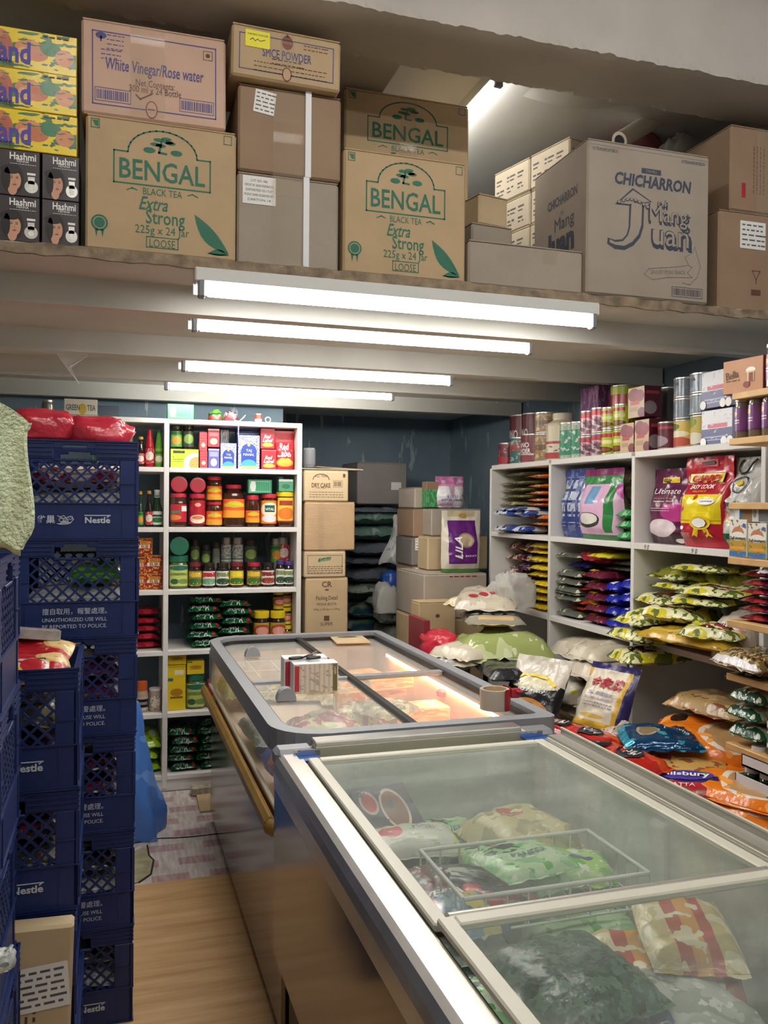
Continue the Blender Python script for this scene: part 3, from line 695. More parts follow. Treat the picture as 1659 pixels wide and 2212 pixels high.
for j in range(2):
    for i in range(3):
        q = c0+ex*(cw/2+.004*(i % 2))+ey*(cd*(j+.5))+Vector((0, 0, zb+i*ch-(.03 if j else 0)*0))
        carton('cream_carton', f'cream printed carton, {ORD[2-i]} in the {("near", "far")[j]} pile of the turned stack', cw, ch-.006, cd-.006, q, CR, m='cream_card', side=creamprint, pr=creamprint, group='cream cartons')
carton('small_carton', 'small carton with folded-back flaps beside the set-back tea carton', .12, .10, .14, aty(1040, 470, 2.74)-Vector((0, 0, .05)), .2, m='light_card')
carton('storage_carton', 'plain carton under the small open one', .16, aty(1040, 470, 2.74).z-.05-LZ-.002, .16, Vector((aty(1040, 470, 2.74).x, 2.745, LZ)), .1, m='grey_card')
# big snack carton
def chich(b, fr, w, h):
    m = 'ink_blue'; g = 'ink_grey'; X = lambda f: (f-.5)*w
    b.text(fr, 'CHICHARRON', X(.53), h*.775, h*.075, m, w=w*.63, bold=.035, ital=.15)
    b.prect(fr, X(.51), h*.845, w*.16, h*.035, m); b.text(lambda u, v, o=0: fr(u, v, o+.001), 'OISHILL', X(.51), h*.845, h*.018, 'grey_card')
    F2 = lambda u, v, o=0: fr(u, v, o+.0009); F3 = lambda u, v, o=0: fr(u, v, o+.0018)
    J = [(.37, .66), (.47, .66), (.45, .45), (.40, .35), (.31, .30), (.20, .33), (.17, .38), (.27, .38), (.33, .41), (.36, .47)]
    b.pp(fr, [(X(u+.012), h*(v-.02)) for u, v in J], m) if False else None
    J1 = [(.335, .63), (.455, .63), (.45, .47), (.425, .40), (.37, .34), (.30, .305), (.22, .305), (.16, .335), (.165, .375), (.22, .365), (.28, .375), (.315, .41), (.33, .46)]
    def jpoly(F_, P, m_, o):                              # fan of quads between the two edges of the stroke
        n = len(P); a = P[:n//2+1]; c = P[n//2+1:][::-1]; c = [P[0]]+c if False else c
        A_ = [P[1], P[2], P[3], P[4], P[5], P[6], P[7]]; B_ = [P[0], P[12], P[11], P[10], P[9], P[9], P[8]]
        for (p0, p1), (q0, q1) in zip(zip(A_, A_[1:]), zip(B_, B_[1:])): b.pp(F_, [(X(p0[0]), h*p0[1]), (X(p1[0]), h*p1[1]), (X(q1[0]), h*q1[1]), (X(q0[0]), h*q0[1])], m_, o)
    jpoly(fr, J1, m, .0004); jpoly(F2, [(.350, .625), (.437, .625), (.432, .485), (.41, .42), (.36, .365), (.295, .332), (.225, .332), (.178, .345), (.18, .365), (.225, .350), (.285, .362), (.325, .405), (.342, .46)], 'grey_card', .0004)
    hat = [(.22, .60), (.36, .72), (.52, .645), (.46, .63), (.40, .645), (.33, .60)]
    b.pp(fr, [(X(u), h*v) for u, v in hat], m, .0004); b.pp(F2, [(X(.37+(u-.37)*.86), h*(.645+(v-.645)*.8)) for u, v in hat], 'grey_card', .0008)
    for k in range(8): b.pell(F3, X(.25+k*.033), h*(.615+.028*math.sin(k*.5)), w*.017, h*.013, m, n=8); b.pell(F3, X(.25+k*.033), h*(.617+.028*math.sin(k*.5)), w*.011, h*.009, 'grey_card', .001, n=8)
    for st, u, v, hh_, ww in (('ni', .60, .645, .05, .07), ('Mang', .655, .575, .115, .32), ('uan', .675, .44, .16, .31)):
        b.text(fr, st, X(u+.012), h*(v-.014), h*hh_*1.08, m, w=w*ww*1.08, bold=0 if 'M' in st else .012); b.text(F2, st, X(u), h*v, h*hh_*1.06, m, w=w*ww*1.04, bold=0 if 'M' in st else .012); b.text(F3, st, X(u), h*v, h*hh_*.94, 'grey_card', w=w*ww*.97)
    rib = [(.46, .16), (.50, .20), (.60, .215), (.72, .23), (.83, .25), (.86, .24), (.82, .20), (.86, .17), (.80, .165), (.66, .155), (.53, .13)]
    b.pline(fr, [(X(u), h*v) for u, v in rib], .0025, g, close=True); b.text(fr, 'SAVORY PORK SNACK', X(.66), h*.19, h*.028, g, w=w*.29, rot=.07)
    b.pline(fr, [(X(.83), h*.25), (X(.80), h*.3), (X(.86), h*.34), (X(.88), h*.38), (X(.90), h*.33), (X(.93), h*.25), (X(.90), h*.17), (X(.84), h*.12), (X(.78), h*.13)], .0025, g)
    barcode(b, fr, X(.82), h*.065, w*.26, h*.065, m, seed=8)
    for u in (.14, .86): b.text(fr, '10 TRANSPORTBOX', X(u), h*.945-.0*u, h*.022, m, w=w*.2)
    b.pline(fr, [(X(.02), h*.97), (X(.98), h*.97)], .0015, g)
def chside(b, fr, w, h):
    b.text(fr, 'CHICHARRON', w*.06, h*.72, h*.06, 'ink_blue', w=w*.55, bold=.035); b.text(fr, 'ni', w*.06, h*.63, h*.04, 'ink_blue'); b.text(fr, 'Mang', w*.1, h*.56, h*.09, 'ink_blue', w=w*.36, bold=.03); b.text(fr, 'Juan', w*.02, h*.43, h*.16, 'ink_blue', w=w*.52, bold=.05)
    for i in range(3): dirt(b, fr, -w*.1, w*.4, h*(.26-.03*i), i, 'ink_blue', h*.016)
mat('ink_blue', '3a4254', .6); mat('ink_grey', '7c7670', .6)
xc, wd = LB(1259, 1521, 640); hh = aty(1390, 318, 2.40).z-LZ
o = carton('snack_carton', 'tall grey-brown snack carton with big blue Chicharron lettering', wd, hh, .36, (xc, 2.40+.18, LZ), m='grey_card', pr=chich, side=chside)
# two cartons at the loft's end
xc, wd = LB(1551, 1760, 640, 2.44); hc = aty(1600, 459, 2.44).z-LZ
o = carton('storage_carton', 'brown carton with a white label beside the snack carton, lower of two', wd, hc, .26, (xc, 2.57, LZ), m='dark_card', pr=lambda b, fr, w, h: [b.pline(fr, [(-.12*w, h*.33), (-.16*w, h*.42), (-.08*w, h*.42), (-.12*w, h*.33), (-.12*w, h*.29)], .003, 'brown_print'), b.prect(fr, -.12*w, h*.2, .04, .02, 'brown_print')])
sticker(o, wd, .26, -wd*.16, hc*.78, wd*.26, hc*.28, rows=5)
xc2, wd2 = LB(1577, 1775, 460, 2.44); hb = aty(1610, 274, 2.44).z-LZ-hc
o = carton('storage_carton', 'taped carton with red stamp standing on the labelled carton', wd2, hb-.006, .30, (xc2, 2.59, LZ+hc+.005), m='dark_card', pr=lambda b, fr, w, h: (b.prect(fr, -.36*w, h*.25, .016, .05, 'red_lid'), [dirt(b, lambda u, v, q=0, k=k: fr(v-.09+k*.014, u+h*.5, q), -.08, .08, -.01, k, 'brown_print', .005) for k in range(4)]), tape=(-.06, .06, .3))
# odds and ends heaped behind the snack carton
bx, bw = LB(1335, 1560, 400, 2.95); ztop = aty(1400, 318, 2.82).z-.02
carton('storage_carton', 'plain carton behind the snack carton with loose things piled on it', bw, ztop-LZ, .5, (bx, 3.04, LZ), m='dark_card')
ztop += .0; M_ = mat('cream_roll', 'd8d0bf', .6); mat('pink_cloth', 'a8606a', .85, var=.2, vs=9, bump=.4, bs=25); mat('dark_cloth', '2b2a33', .8, bump=.3, bs=30)
b = MB(); p, q = aty(1338, 304, 2.84), aty(1436, 246, 2.90); b.tube([p, q], .034, M_, 16)
b.tube([p-(q-p)*.002, p+(q-p)*.002], .022, 'dark_cloth', 12); tag(b.build('paper_roll'), 'cream roll leaning over the top of the snack carton', 'roll')
lump('pink_cloth', 'crumpled pink cloth tucked behind the cream roll', 'cloth', (aty(1385, 290, 2.98).x, 3.0, ztop+.002), (.20, .12, .16), 'pink_cloth', 5, .3)
b = MB()
for k in range(7):
    a0 = k/7*PI*.9+.1; b.grid(lambda u, v, a0=a0: Vector((.12*(1-v)*math.cos(a0+u*.42), .05*(1-v)*math.sin(a0+u*.4), .24*v+.01*math.sin(PI*u)))*(1), 3, 5, 'dark_cloth')
for k in range(4): b.tube([(.1-.05*k, -.04, 0), (0, 0, .24)], .002, 'tin_rim', 5)
tag(b.build('folded_umbrella', loc=(aty(1338, 290, 3.05).x-.02, 3.08, ztop+.012), rot=(0, .3, .3)), 'dark folded umbrella beside the cream roll', 'umbrella')
lump('clear_bag', 'clear crumpled plastic bag beyond the cream roll', 'bag', (aty(1482, 300, 2.9).x, 2.93, ztop+.002), (.20, .14, .12), 'cloudy_film', 9, .3, crease=.2)
# ---------------------------------------------------------------- milk crates
mat('crate_blue', '14285c', .42, var=.12, vs=10, bump=.05); mat('crate_print', 'c3cbd6', .6)
CW, CH = .342, .279
def clip(p, d, x0, x1, z0, z1):
    t0, t1 = -9, 9
    for a, q, lo, hi in ((p[0], d[0], x0, x1), (p[1], d[1], z0, z1)):
        ta, tb = (lo-a)/q, (hi-a)/q; t0 = max(t0, min(ta, tb)); t1 = min(t1, max(ta, tb))
    return (t0, t1) if t1 > t0+.004 else None
def crate_mesh():
    b = MB(); m = 'crate_blue'; h = CW/2; T = .010
    x0, x1, z0, z1 = -.120, .120, .100, .226
    def side(k):
        M = Matrix.Rotation(k*PI/2, 3, 'Z')
        def bx(c, d, e=.0015): b.box(M @ Vector((c[0], -h+T/2+c[1], c[2])), d, m, e, M=M)
        bx((0, 0, .05), (CW, T, .10)); bx((-.146, 0, .163), (.05, T, .126)); bx((.146, 0, .163), (.05, T, .126))
        for s in (-1, 1): bx((s*.1135, 0, .2515), (.115, T, .051))
        bx((0, 0, .271), (.114, T, .013))
        for s in (-1, 1): bx((s*.045, 0, .2615), (.026, T, .012))         # arched corners of the hand hole
        bx((0, 0, .2225), (.114, T, .007))
        for z in (.234, .246, .258, .270): 
            for s in (-1, 1): bx((s*.115, -T/2-.001, z), (.108, .004, .003), 0)
        for z in (.277, .101, .003): bx((0, -T/2-.001, z), (CW+.004, .005, .004), 0)
        for s in (-1, 1): bx((s*.168, -T/2-.001, .163), (.004, .004, .12), 0); bx((s*.146, -T/2-.0005, .158), (.05, .004, .003), 0); bx((s*.13, -T/2-.0005, .05), (.003, .004, .095), 0)
        sp = .0335
        for d in ((1, 1), (1, -1)):
            for i in range(-14, 15):
                c = clip((i*sp, .163), d, x0, x1, z0, z1)
                if c:
                    P = [M @ Vector((i*sp+d[0]*t, -h+T/2+.001, .163+d[1]*t)) for t in c]; b.bar(P[0], P[1], .006, .004, m, upv=M @ Vector((0, 1, 0)))
    for k in range(4): side(k)
    b.box((0, 0, .006), (CW-.02, CW-.02, .012), m)
    return b
CRATE = crate_mesh()
def nestle(b, fr):
    m = 'crate_print'; F = fr
    b.text(F, '雀巢', -.075, .055, .017, m, bold=.015)
    b.text(F, 'Nestle', .062, .054, .0165, m, w=.068, bold=.03); b.pline(F, [(.028, .067), (.096, .067)], .0028, m); b.pline(F, [(.088, .062), (.093, .066)], .003, m)
    for k in range(5): b.pline(F, [(-.046+k*.003, .044), (-.035, .041+k*.002), (-.018, .042+k*.002), (-.008-k*.002, .047)], .0012, m)   # nest
    b.pline(F, [(-.045, .066), (-.03, .058), (-.012, .064), (-.002, .056), (-.012, .044)], .0016, m); b.pline(F, [(-.04, .062), (-.028, .066), (-.018, .055), (-.030, .048)], .0016, m)
    for u, v in ((-.035, .054), (-.022, .052), (-.010, .060)): b.pline(F, [(u+.006*math.cos(a*PI/4), v+.005*math.sin(a*PI/4)) for a in range(9)], .0014, m)
def police(b, fr):
    m = 'crate_print'; b.text(fr, '擅自取用，報警處理。', .0, .075, .0135, m, w=.172)
    b.text(fr, 'UNAUTHORIZED USE WILL', 0, .052, .0105, m, w=.172); b.text(fr, 'BE REPORTED TO POLICE.', 0, .033, .0105, m, w=.172)
FRC = lambda u, v, o=0: Vector((u, -CW/2-.0012-o, v))
CM = {}
def crate(label, loc, rz=0, txt=nestle, group='blue milk crates', side=False):
    if 'body' not in CM: CM['body'] = CRATE.build('milk_crate'); o = CM['body']
    else: o = CM['body'].copy(); COL.objects.link(o)
    o.location = loc; o.rotation_euler = (0, 0, rz); tag(o, label, 'crate', group)
    k = txt.__name__
    if k not in CM: b = MB(); txt(b, FRC); CM[k] = b.build('printed_lettering', o)
    else: c = CM[k].copy(); c.parent = o; COL.objects.link(c)
    return o
for nm, ba, sh in (('pk_red_clear', '6d2430', [('n', 5, .55, 'b8adb0'), ('r', 0, .35, 1, .45, 'c24a2f')]), ('pk_dark', '2b1f38', [('n', 6, .6, '8c7f90'), ('n', 8, .66, '8a2a44')]), ('pk_white_red', 'cfd2cf', [('r', 0, .42, 1, .6, 'a6392e'), ('n', 6, .66, '9da5a0')]),
    ('pk_green', '5fa52e', [('r', .3, .3, .9, .7, '2d5a25'), ('r', .35, .48, .95, .56, 'c03030')]), ('pk_white', 'c9cfcd', [('n', 5, .62, '8f9a98')]), ('pk_purple', '5b2a4d', [('n', 6, .58, 'a9a3ad'), ('n', 7, .66, 'b02540')]), ('pk_olive', '3a3f38', [('n', 6, .6, 'a39a6a'), ('n', 9, .68, '7c2a3a')])): art(nm, ba, sh, .25, .3)
crates1 = [(nestle, 'pk_red_clear', 'topmost of the tall back stack, red bags lying on it'), (police, 'pk_white_red', 'second from the top of the tall back stack, white packets inside'), (police, 'pk_purple', 'third from the top of the tall back stack, purple packets inside'),
           (police, 'pk_dark', 'fourth from the top of the tall back stack, dark packets inside'), (police, 'pk_white', 'fifth from the top of the tall back stack, orange-capped packs inside'), (nestle, 'pk_white', 'lowest of the tall back stack, on the floor')]
zt = 6*CH
def fill(x, y, z, rz, ms, what, n=3):
    ca, sa = math.cos(rz), math.sin(rz); zz = z+.016
    for i in range(n):
        t = .205/n; m = ms[i % len(ms)]; c, s2 = .003*(i % 2), .002
        gq = m == 'pk_green'
        pack('packet', f'{what}, {("topmost", "middle", "lowest")[n-1-i] if n == 3 else ("upper", "lower")[n-1-i]} of the pile', 'packet', .16 if gq else .285, .285, t*.92, (x+c+.055*gq, y-s2, zz), rz+(.03, -.04, .02, .05)[i], m=m, seed=R.randint(1, 99), group='packets inside the crates', wr=.7, fin=.02); zz += t
for i, (tx, m, l) in enumerate(crates1):
    z = (5-i)*CH; off = (.0, .002, -.002, -.004, -.006, -.008)[i]
    x, y = -.103+off, 2.56+CW/2
    crate('blue milk crate '+l, (x, y, z), .004*(i % 3-1), tx)
    ms = {'pk_white_red': ('pk_white_red', 'pk_white_red', 'pk_green'), 'pk_red_clear': ('pk_red_clear', 'pk_white', 'pk_red_clear'), 'pk_white': ('pk_white', 'pk_white', 'pk_olive')}.get(m, (m,))
    fill(x, y, z, 0, ms, f'filled packet in the {("topmost", "second", "third", "fourth", "fifth", "lowest")[i]} crate of the back stack')
# red bags lying on the stack
art('red_plastic', 'b32a3c', [], .18, .5, 30)
lump('red_bag', 'red plastic bag on the tall crate stack, nearer the green towel', 'bag', (-.19, 2.66, zt), (.19, .17, .083), 'red_plastic', 3, .16, crease=.14)
lump('red_bag', 'longer red plastic bag on the tall crate stack, nearer the sauce bottles', 'bag', (-.045, 2.67, zt), (.185, .18, .072), 'red_plastic', 12, .18, crease=.2)
# second stack in front of it, open at the top
x2, y2 = -.075-CW/2, 2.10+CW/2
for i in range(4):
    z = i*CH; crate('blue milk crate '+('lowest of the middle stack, behind the labelled carton', 'third from the top of the middle stack, above the labelled carton', 'second from the top of the middle stack', 'topmost of the middle stack, open and filled with noodle packs')[i], (x2+(.004, -.004, .002, 0)[i], y2, z), 0, nestle)
    if i < 3: fill(x2, y2, z, 0, (('pk_olive',), ('pk_olive', 'pk_dark'), ('pk_dark', 'pk_olive'))[i], f'dark packet in the {("lowest", "third", "second")[i]} crate of the middle stack')
zz = 3*CH
art('pk_noodle', 'a81e28', [('e', .92, .72, .30, .26, 'cfa45e'), ('e', .92, .72, .24, .20, 'e2c68a'), ('n', 7, .68, 'd98a5a')], .2, .3)
art('pk_noodle_white', 'd2c9bc', [('r', .2, .2, .6, .5, 'e0b02a'), ('e', .75, .6, .2, .3, 'b02832'), ('n', 6, .66, 'b02832')], .2, .3)
fill(x2, y2, zz, 0, ('pk_dark', 'pk_olive'), 'dark packet in the topmost crate of the middle stack', 2)
NP = 'noodle packets in the open crate'
pack('noodle_packet', 'red noodle packet with gold noodles printed, at the back of the open crate', 'packet', .19, .11, .05, (x2+.06, y2+.03, zz+.262), -.3, m='pk_noodle', seed=8, rx=.45, group=NP)
pack('noodle_packet', 'red noodle packet with a black name panel in the middle of the open crate', 'packet', .21, .10, .05, (x2+.045, y2-.06, zz+.240), .12, m='pk_noodle', seed=5, rx=.5, group=NP, pr=lambda b, f, w, l: (b.prect(lambda u, v, o=0: f(u, v, o+.002), .012, -.005, .07, .026, 'black_ink'), b.text(lambda u, v, o=0: f(u, v, o+.004), 'INDOMIE', .012, -.005, .016, 'white_ink', w=.06, bold=.02, rot=PI)))
pack('noodle_packet', 'white noodle packet with a yellow patch at the front of the open crate', 'packet', .14, .08, .03, (x2+.035, y2-.118, zz+.256), -.12, m='pk_noodle_white', seed=11, rx=.5, group=NP)
pbox('flat_box', 'flat silvery box lying across the back of the open crate', 'box', .16, .026, .12, (x2+.035, y2+.075, zz+.315), .1, face='silver_pack' if mat('silver_pack', 'a9a5a0', .35, .3, var=.2, vs=40) else '', rx=-.1, ry=.12)
# carton leaning on the lowest crate of that stack
b = MB(); hh = .56
o = carton('carton', 'kraft carton with a white address label standing before the middle crate stack', .22, hh, .055, (-.205, 2.045, 0), m='light_card', pr=lambda b, f, w, h: [dirt(b, lambda u, v, q=0, k=k: f(v+k*.016-.03, u+h*.5, q), -h*.42, h*.25, 0, k, 'brown_print', .009) for k in range(5)], ry=.03, flaps=False)
sticker(o, .22, .055, .035, hh*.76, .14, .10, rows=6, rot=.1)
# third stack at the picture's edge, seen from its side
x3, y3 = -.19-CW/2, 1.62+CW/2
for i in range(5):
    crate('blue milk crate '+('lowest', 'fourth from the top', 'third from the top', 'second from the top', 'topmost, under the green towel,')[i]+' of the stack nearest the camera', (x3+(.0, .004, -.004, .003, .0)[i], y3, i*CH), 0, police)
lump('hanging_white_bag', 'scrap of white plastic bag poking out beside the nearest crates', 'bag', (-.176, 1.59, .70), (.035, .04, .03), 'pk_white', 4, .3, crease=.2)
# pale green towel
mat('green_terry', 'e6f2cc', .95, var=.1, vs=60, bump=.9, bs=160)
b = MB()
def tw(u, v):
    z = 1.655-.222*v-(.035*(1-smooth(0, .25, v))*u*u*u) ; x = -.225+.102*u*(1-.06*math.sin(v*6))-.012*smooth(.85, 1, v)*u
    return Vector((x, 1.37+.012*math.sin(u*9+v*2)+.03*u*u, z+.006*math.sin(u*11)*v))
b.grid(tw, 24, 20, 'green_terry'); b.grid(lambda u, v: tw(u, v)+Vector((0, .016, 0)), 24, 20, 'green_terry', flip=True)
b.grid(lambda u, v: tw(1, u)+Vector((.004*math.sin(PI*v), .016*v, 0)), 20, 3, 'green_terry'); b.grid(lambda u, v: tw(u, 1)+Vector((0, .016*v, -.01*math.sin(PI*v))), 24, 3, 'green_terry')
b2 = MB(); b2.box((-.75, 1.385, 1.648), (1.12, .018, .018), 'tin_rim', .002); tag(b2.build('hanging_rail'), 'thin metal rail carrying the pale green towel, mostly outside the picture', 'rail')
t = tag(b.build('hanging_towel'), 'pale green terry towel hanging at the edge by the crates', 'towel')
# blue tarpaulin bag beside the stack, power strip, cable, card scrap, torn lino
art('blue_tarp', '4a78c4', [('n', 4, .64, '6a95d8')], .3, .9, 10)
b = MB()
def bl(u, v):
    a = u*2*PI; k = 1+.22*noise.noise((math.cos(a)*2, math.sin(a)*2, v*4))+.10*math.sin(a*5+v*4)+.10*abs(noise.noise((math.cos(a)*4, math.sin(a)*4, v*9)))+.05*math.sin(a*13+v*7)
    w = .045+.085*(1-v)**.7+.012*math.sin(v*7)
    return Vector((w*k*math.cos(a)-.03-.03*v, w*1.0*k*math.sin(a), .60*v))
b.grid(bl, 36, 22, 'blue_tarp'); b.face([bl(i/36, 1) for i in range(36)], 'blue_tarp')
tag(b.build('blue_bag', loc=(.12, 4.02, 0)), 'tall crumpled blue woven bag standing beyond the tall crate stack', 'bag')
p = Vector((.47, 4.47, 0)); t = thing('power_strip', 'grimy white power strip on the floor under the shelf unit', 'power strip', (p.x, p.y, 0), .08)
mat('old_cream', 'a39a88', .6, var=.3, vs=30)
b = MB(); b.box((0, 0, .022), (.16, .06, .044), 'old_cream', .006); b.build('housing', t)
b = MB(); b.box((.05, 0, .06), (.03, .04, .035), 'old_cream', .006); b.build('plug', t)
b = MB(); b.tube([(.065, 0, .06), (.075, -.05, .05), (.04, -.13, .02), (.03, -.2, .006), (.07, -.27, .006), (.10, -.31, .006)], .006, 'old_cream', 6); b.build('cable', t)
q = [atz(x, y, 0) for x, y in ((420, 1700), (462, 1694), (470, 1752), (432, 1756))]
b = MB(); b.face([Vector((p.x, p.y, .008)) for p in q], 'kraft_card'); b.face([Vector((p.x, p.y, 0)) for p in q[::-1]], 'kraft_card')
for i in range(4): a, c = q[i], q[(i+1) % 4]; b.face([(a.x, a.y, 0), (c.x, c.y, 0), (c.x, c.y, .008), (a.x, a.y, .008)], 'kraft_card')
tag(b.build('card_piece'), 'torn piece of kraft card on the tiled floor beside the freezer', 'card')
mat('bare_screed', '9c9676', .9, var=.2, vs=18); mat('crack_dark', '2c2622', .9)
b = MB(); pts = [atz(x, y, .001) for x, y in ((287, 1840), (318, 1826), (322, 1848), (332, 1858), (326, 1888), (312, 1898), (300, 1906), (286, 1908))]
b.face([(p.x, p.y, .0012) for p in pts], 'bare_screed')
b.tube([(p.x, p.y, .001) for p in pts[1:-1]], .004, 'crack_dark', 5); c = [atz(x, y, 0) for x, y in ((286, 1822), (312, 1817), (345, 1811), (380, 1810), (420, 1807), (470, 1801))]
b.tube([(p.x, p.y, .0) for p in c], .003, 'crack_dark', 5)
o = b.build('trim_3'); o['kind'] = 'structure'; o['label'] = 'torn patch and crack in the floor covering'; o['category'] = 'floor'
# ---------------------------------------------------------------- goods on the left shelf unit
def on(p, d): return (p.x, p.y+d/2, p.z)
# --- along the top
art('soap_face', '2f8a63', [('r', .06, .1, .96, .9, 'dfe9e2'), ('r', .3, .14, .92, .86, '4fae86'), ('s', 0, 13, .45, '2f8a63'), ('e', .2, .5, .12, .4, 'e6efe9')], .3, .1)
p, w, h = LS(361, 419, 873, 0); pbox('soap_box', 'green and white striped soap box on top of the shelf unit', 'box', w, h, .06, on(p, .06), face='soap_face', group='soap boxes', rx=-.05)
p, w, h = LS(138, 210, 862, 0); art('greentea', 'c9c6b6', [('e', .55, .4, .12, .35, 'b79a3a'), ('r', 0, .0, 1, .08, '8a8a80')], .4, .05)
pbox('tea_box', 'pale box lettered Green Tea on top of the shelf unit', 'box', w, h, .08, on(p, .08), face='greentea', pr=lambda b, f, w, h: (b.text(f, 'GREEN', -w*.24, h*.5, .028, 'grey_print', w=w*.42, bold=.02), b.text(f, 'TEA', w*.32, h*.5, .028, 'grey_print', w=w*.26, bold=.02)))
p, w, h = LS(88, 117, 863, 0); jar('jar', 'silvery jar on top of the shelf unit, left of the tea box', 'jar', w, h, on(p, w), 'tin_rim', 'clear_jar')
p, w, h = LS(212, 258, 876, 0); pbox('flat_box', 'low dark blue-grey box right of the tea box on top of the shelf unit', 'box', w, h, .1, on(p, .1), face='dark_blue' if mat('dark_blue', '46505f', .5) else '')
for i, (a, c, y, m, lab) in enumerate(((452, 482, 884, 'pk_green', 'small pile of green sachets on top of the shelf unit'), (484, 516, 888, 'pk_red_clear', 'small pile of red sachets on top of the shelf unit'))):
    p, w, h = LS(a, c, y, 0); lump('sachet_pile', lab, 'sachets', (p.x, p.y+.05, p.z), (w, .06, h), m, i+2, .2)
p, w, h = LS(551, 567, 893, 0); can('tin', 'tiny red and white tin on top of the shelf unit', 'tin', w, h, on(p, w), art('tiny_tin', 'e4dcd6', [('r', 0, .4, 1, 1, 'a8442e')]))
p, w, h = LS(572, 586, 896, 0); b = MB(); b.tube([(.014*math.cos(a*PI/8), 0, .018+.014*math.sin(a*PI/8)) for a in range(17)], .0035, 'pk_red_clear', 6); tag(b.build('tape_ring', loc=on(p, .02)), 'small dark ring on top of the shelf unit beside the tiny tin', 'ring')
b = MB(); q = LS(510, 524, 908, 0)[0]; b.tube([(0, 0, .004), (.03, .004, .03), (.008, .006, .012), (.035, .01, .04)], .0025, 'white_strap', 5); b.tube([(0, 0, .004), (-.012, -.066, -.0), (-.014, -.072, -.09)], .0025, 'white_strap', 5); tag(b.build('white_string', loc=on(q, .02)), 'loose end of white string hanging over the shelf unit top', 'string')
# --- first row: sauces, tea and soup boxes
sauce = lambda nm, x0, x1, yt, row, lab, body, cap, la, **k: (lambda q: bottle(nm, lab, 'bottle', q[1], q[2], on(q[0], q[1]), body, cap, la, **k))(LS(x0, x1, yt, row))
art('lab_red', 'b02a38', [('e', .5, .5, .3, .28, 'e8d9cf'), ('n', 8, .62, 'e0b0a0')], .3, 0); art('lab_green', '7fae3c', [('e', .5, .3, .35, .2, 'e9e6d2'), ('r', .1, .6, .9, .8, '3c6d2a')], .3, 0); art('lab_white', 'e6e6de', [('e', .5, .35, .35, .2, '2f7a45'), ('r', .15, .6, .85, .75, '33503a')], .3, 0)
art('lab_gold', 'c79a3a', [('e', .5, .5, .3, .3, '7d2a20')], .3, 0)
sauce('sauce_bottle', 312, 334, 928, 1, 'red sauce bottle on the first shelf, left bay', 'red_sauce', 'red_sauce', 'lab_red', neckr=.55, l1=.5)
sauce('sauce_bottle', 337, 355, 927, 1, 'green sauce bottle on the first shelf, left bay', 'green_sauce', 'green_lid', 'lab_green', neckr=.55, l1=.5)
sauce('sauce_bottle', 296, 312, 943, 1, 'dark sauce bottle with a gold cap on the first shelf, beside the crate stack', 'dark_glass', 'gold_cap', 'lab_red', neckr=.6, capr=1.2)
sauce('sauce_bottle', 270, 289, 925, 1, 'clear bottle with a silver cap on the first shelf, behind the crate stack', 'clear_jar', 'tin_rim', 'lab_white', neckr=.6)
sauce('sauce_bottle', 246, 262, 925, 1, 'clear bottle leaning toward its neighbour on the first shelf, furthest along', 'clear_jar', 'tin_rim', 'lab_white', neckr=.6)
sauce('sauce_bottle', 200, 214, 922, 1, 'bottle with a green cap showing over the red bags on the first shelf', 'green_glass', 'tin_rim', 'lab_white', neckr=.6)
art('bb_green', 'b4c93a', [('e', .88, .2, .42, .62, 'dcd8c4'), ('e', .95, .2, .28, .4, 'b9a05c'), ('r', .08, .78, .5, .92, '2c3a20'), ('r', .08, .42, .45, .45, '5f7a20'), ('r', .08, .32, .45, .34, '5f7a20'), ('n', 14, .7, '7a6a3a')], .35, .05)
p, w, h = LS(368, 429, 970, 1); gb = p; gh = h; pbox('rice_mix_box', 'lime green box with a bowl printed on it, first shelf under the two dark jars', 'box', w, h, .09, on(p, .09), face='bb_green', side='lab_green')
art('lab_dkgreen', '4f9440', [('e', .5, .4, .3, .25, 'd88a3a'), ('r', .05, .75, .95, .95, '2d5a2a')], .3, 0); art('lab_dark', '3a4438', [('e', .5, .5, .3, .3, '7f9a50')], .3, 0)
for x0, x1, la, lb in ((369, 394, 'lab_dkgreen', 'dark jar with a green label on the lime green box'), (395, 420, 'lab_dark', 'dark jar with a dull olive label on the lime green box')):
    q, w, h = LS(x0, x1, 917, 1); jar('jar', lb, 'jar', w, h-gh, (q.x, q.y+w/2+.01, q.z+gh), 'dark_lid', 'dark_glass', la, lidr=.96, l0=.1, l1=.74)
def boxrow(x0, x1, yt, row, nm, lab, cat, face, side=None, pr=None, d=.08, z=0, dy=.05, group=None):
    p, w, h = LS(x0, x1, yt, row, dy); return pbox(nm, lab, cat, w-.001, h-z, d, (p.x, p.y+d/2, p.z+z), face=face, side=side, pr=pr, group=group)
art('soup_red', 'c0313c', [('e', .5, .3, .35, .18, 'e3b7a0'), ('r', .1, .6, .9, .8, 'd9646c'), ('r', .0, .92, 1, 1, 'e8d6d0')], .4, .05); art('soup_red2', 'c0303e', [('s', 1, 7, .3, 'd65a62'), ('e', .5, .3, .3, .12, 'e9b9a0')], .4, .05)
art('violet_box', '5d5aa0', [('e', .5, .3, .3, .2, 'd8dbe8'), ('r', .1, .6, .9, .85, '8f93c8'), ('r', 0, .92, 1, 1, 'c8b0b8')], .4, .05); art('grey_box', 'b3b6b0', [('n', 7, .55, '7d837c'), ('r', .1, .1, .9, .2, '5d6a60')], .4, .05)
lo = LS(431, 448, 974, 1)[2]
boxrow(431, 448, 974, 1, 'soup_box', 'narrow red soup box at the foot of the first shelf', 'box', 'soup_red2', group='soup boxes'); boxrow(430, 447, 933, 1, 'soup_box', 'narrow red soup box standing on its twin', 'box', 'soup_red2', z=lo+.001, group='soup boxes')
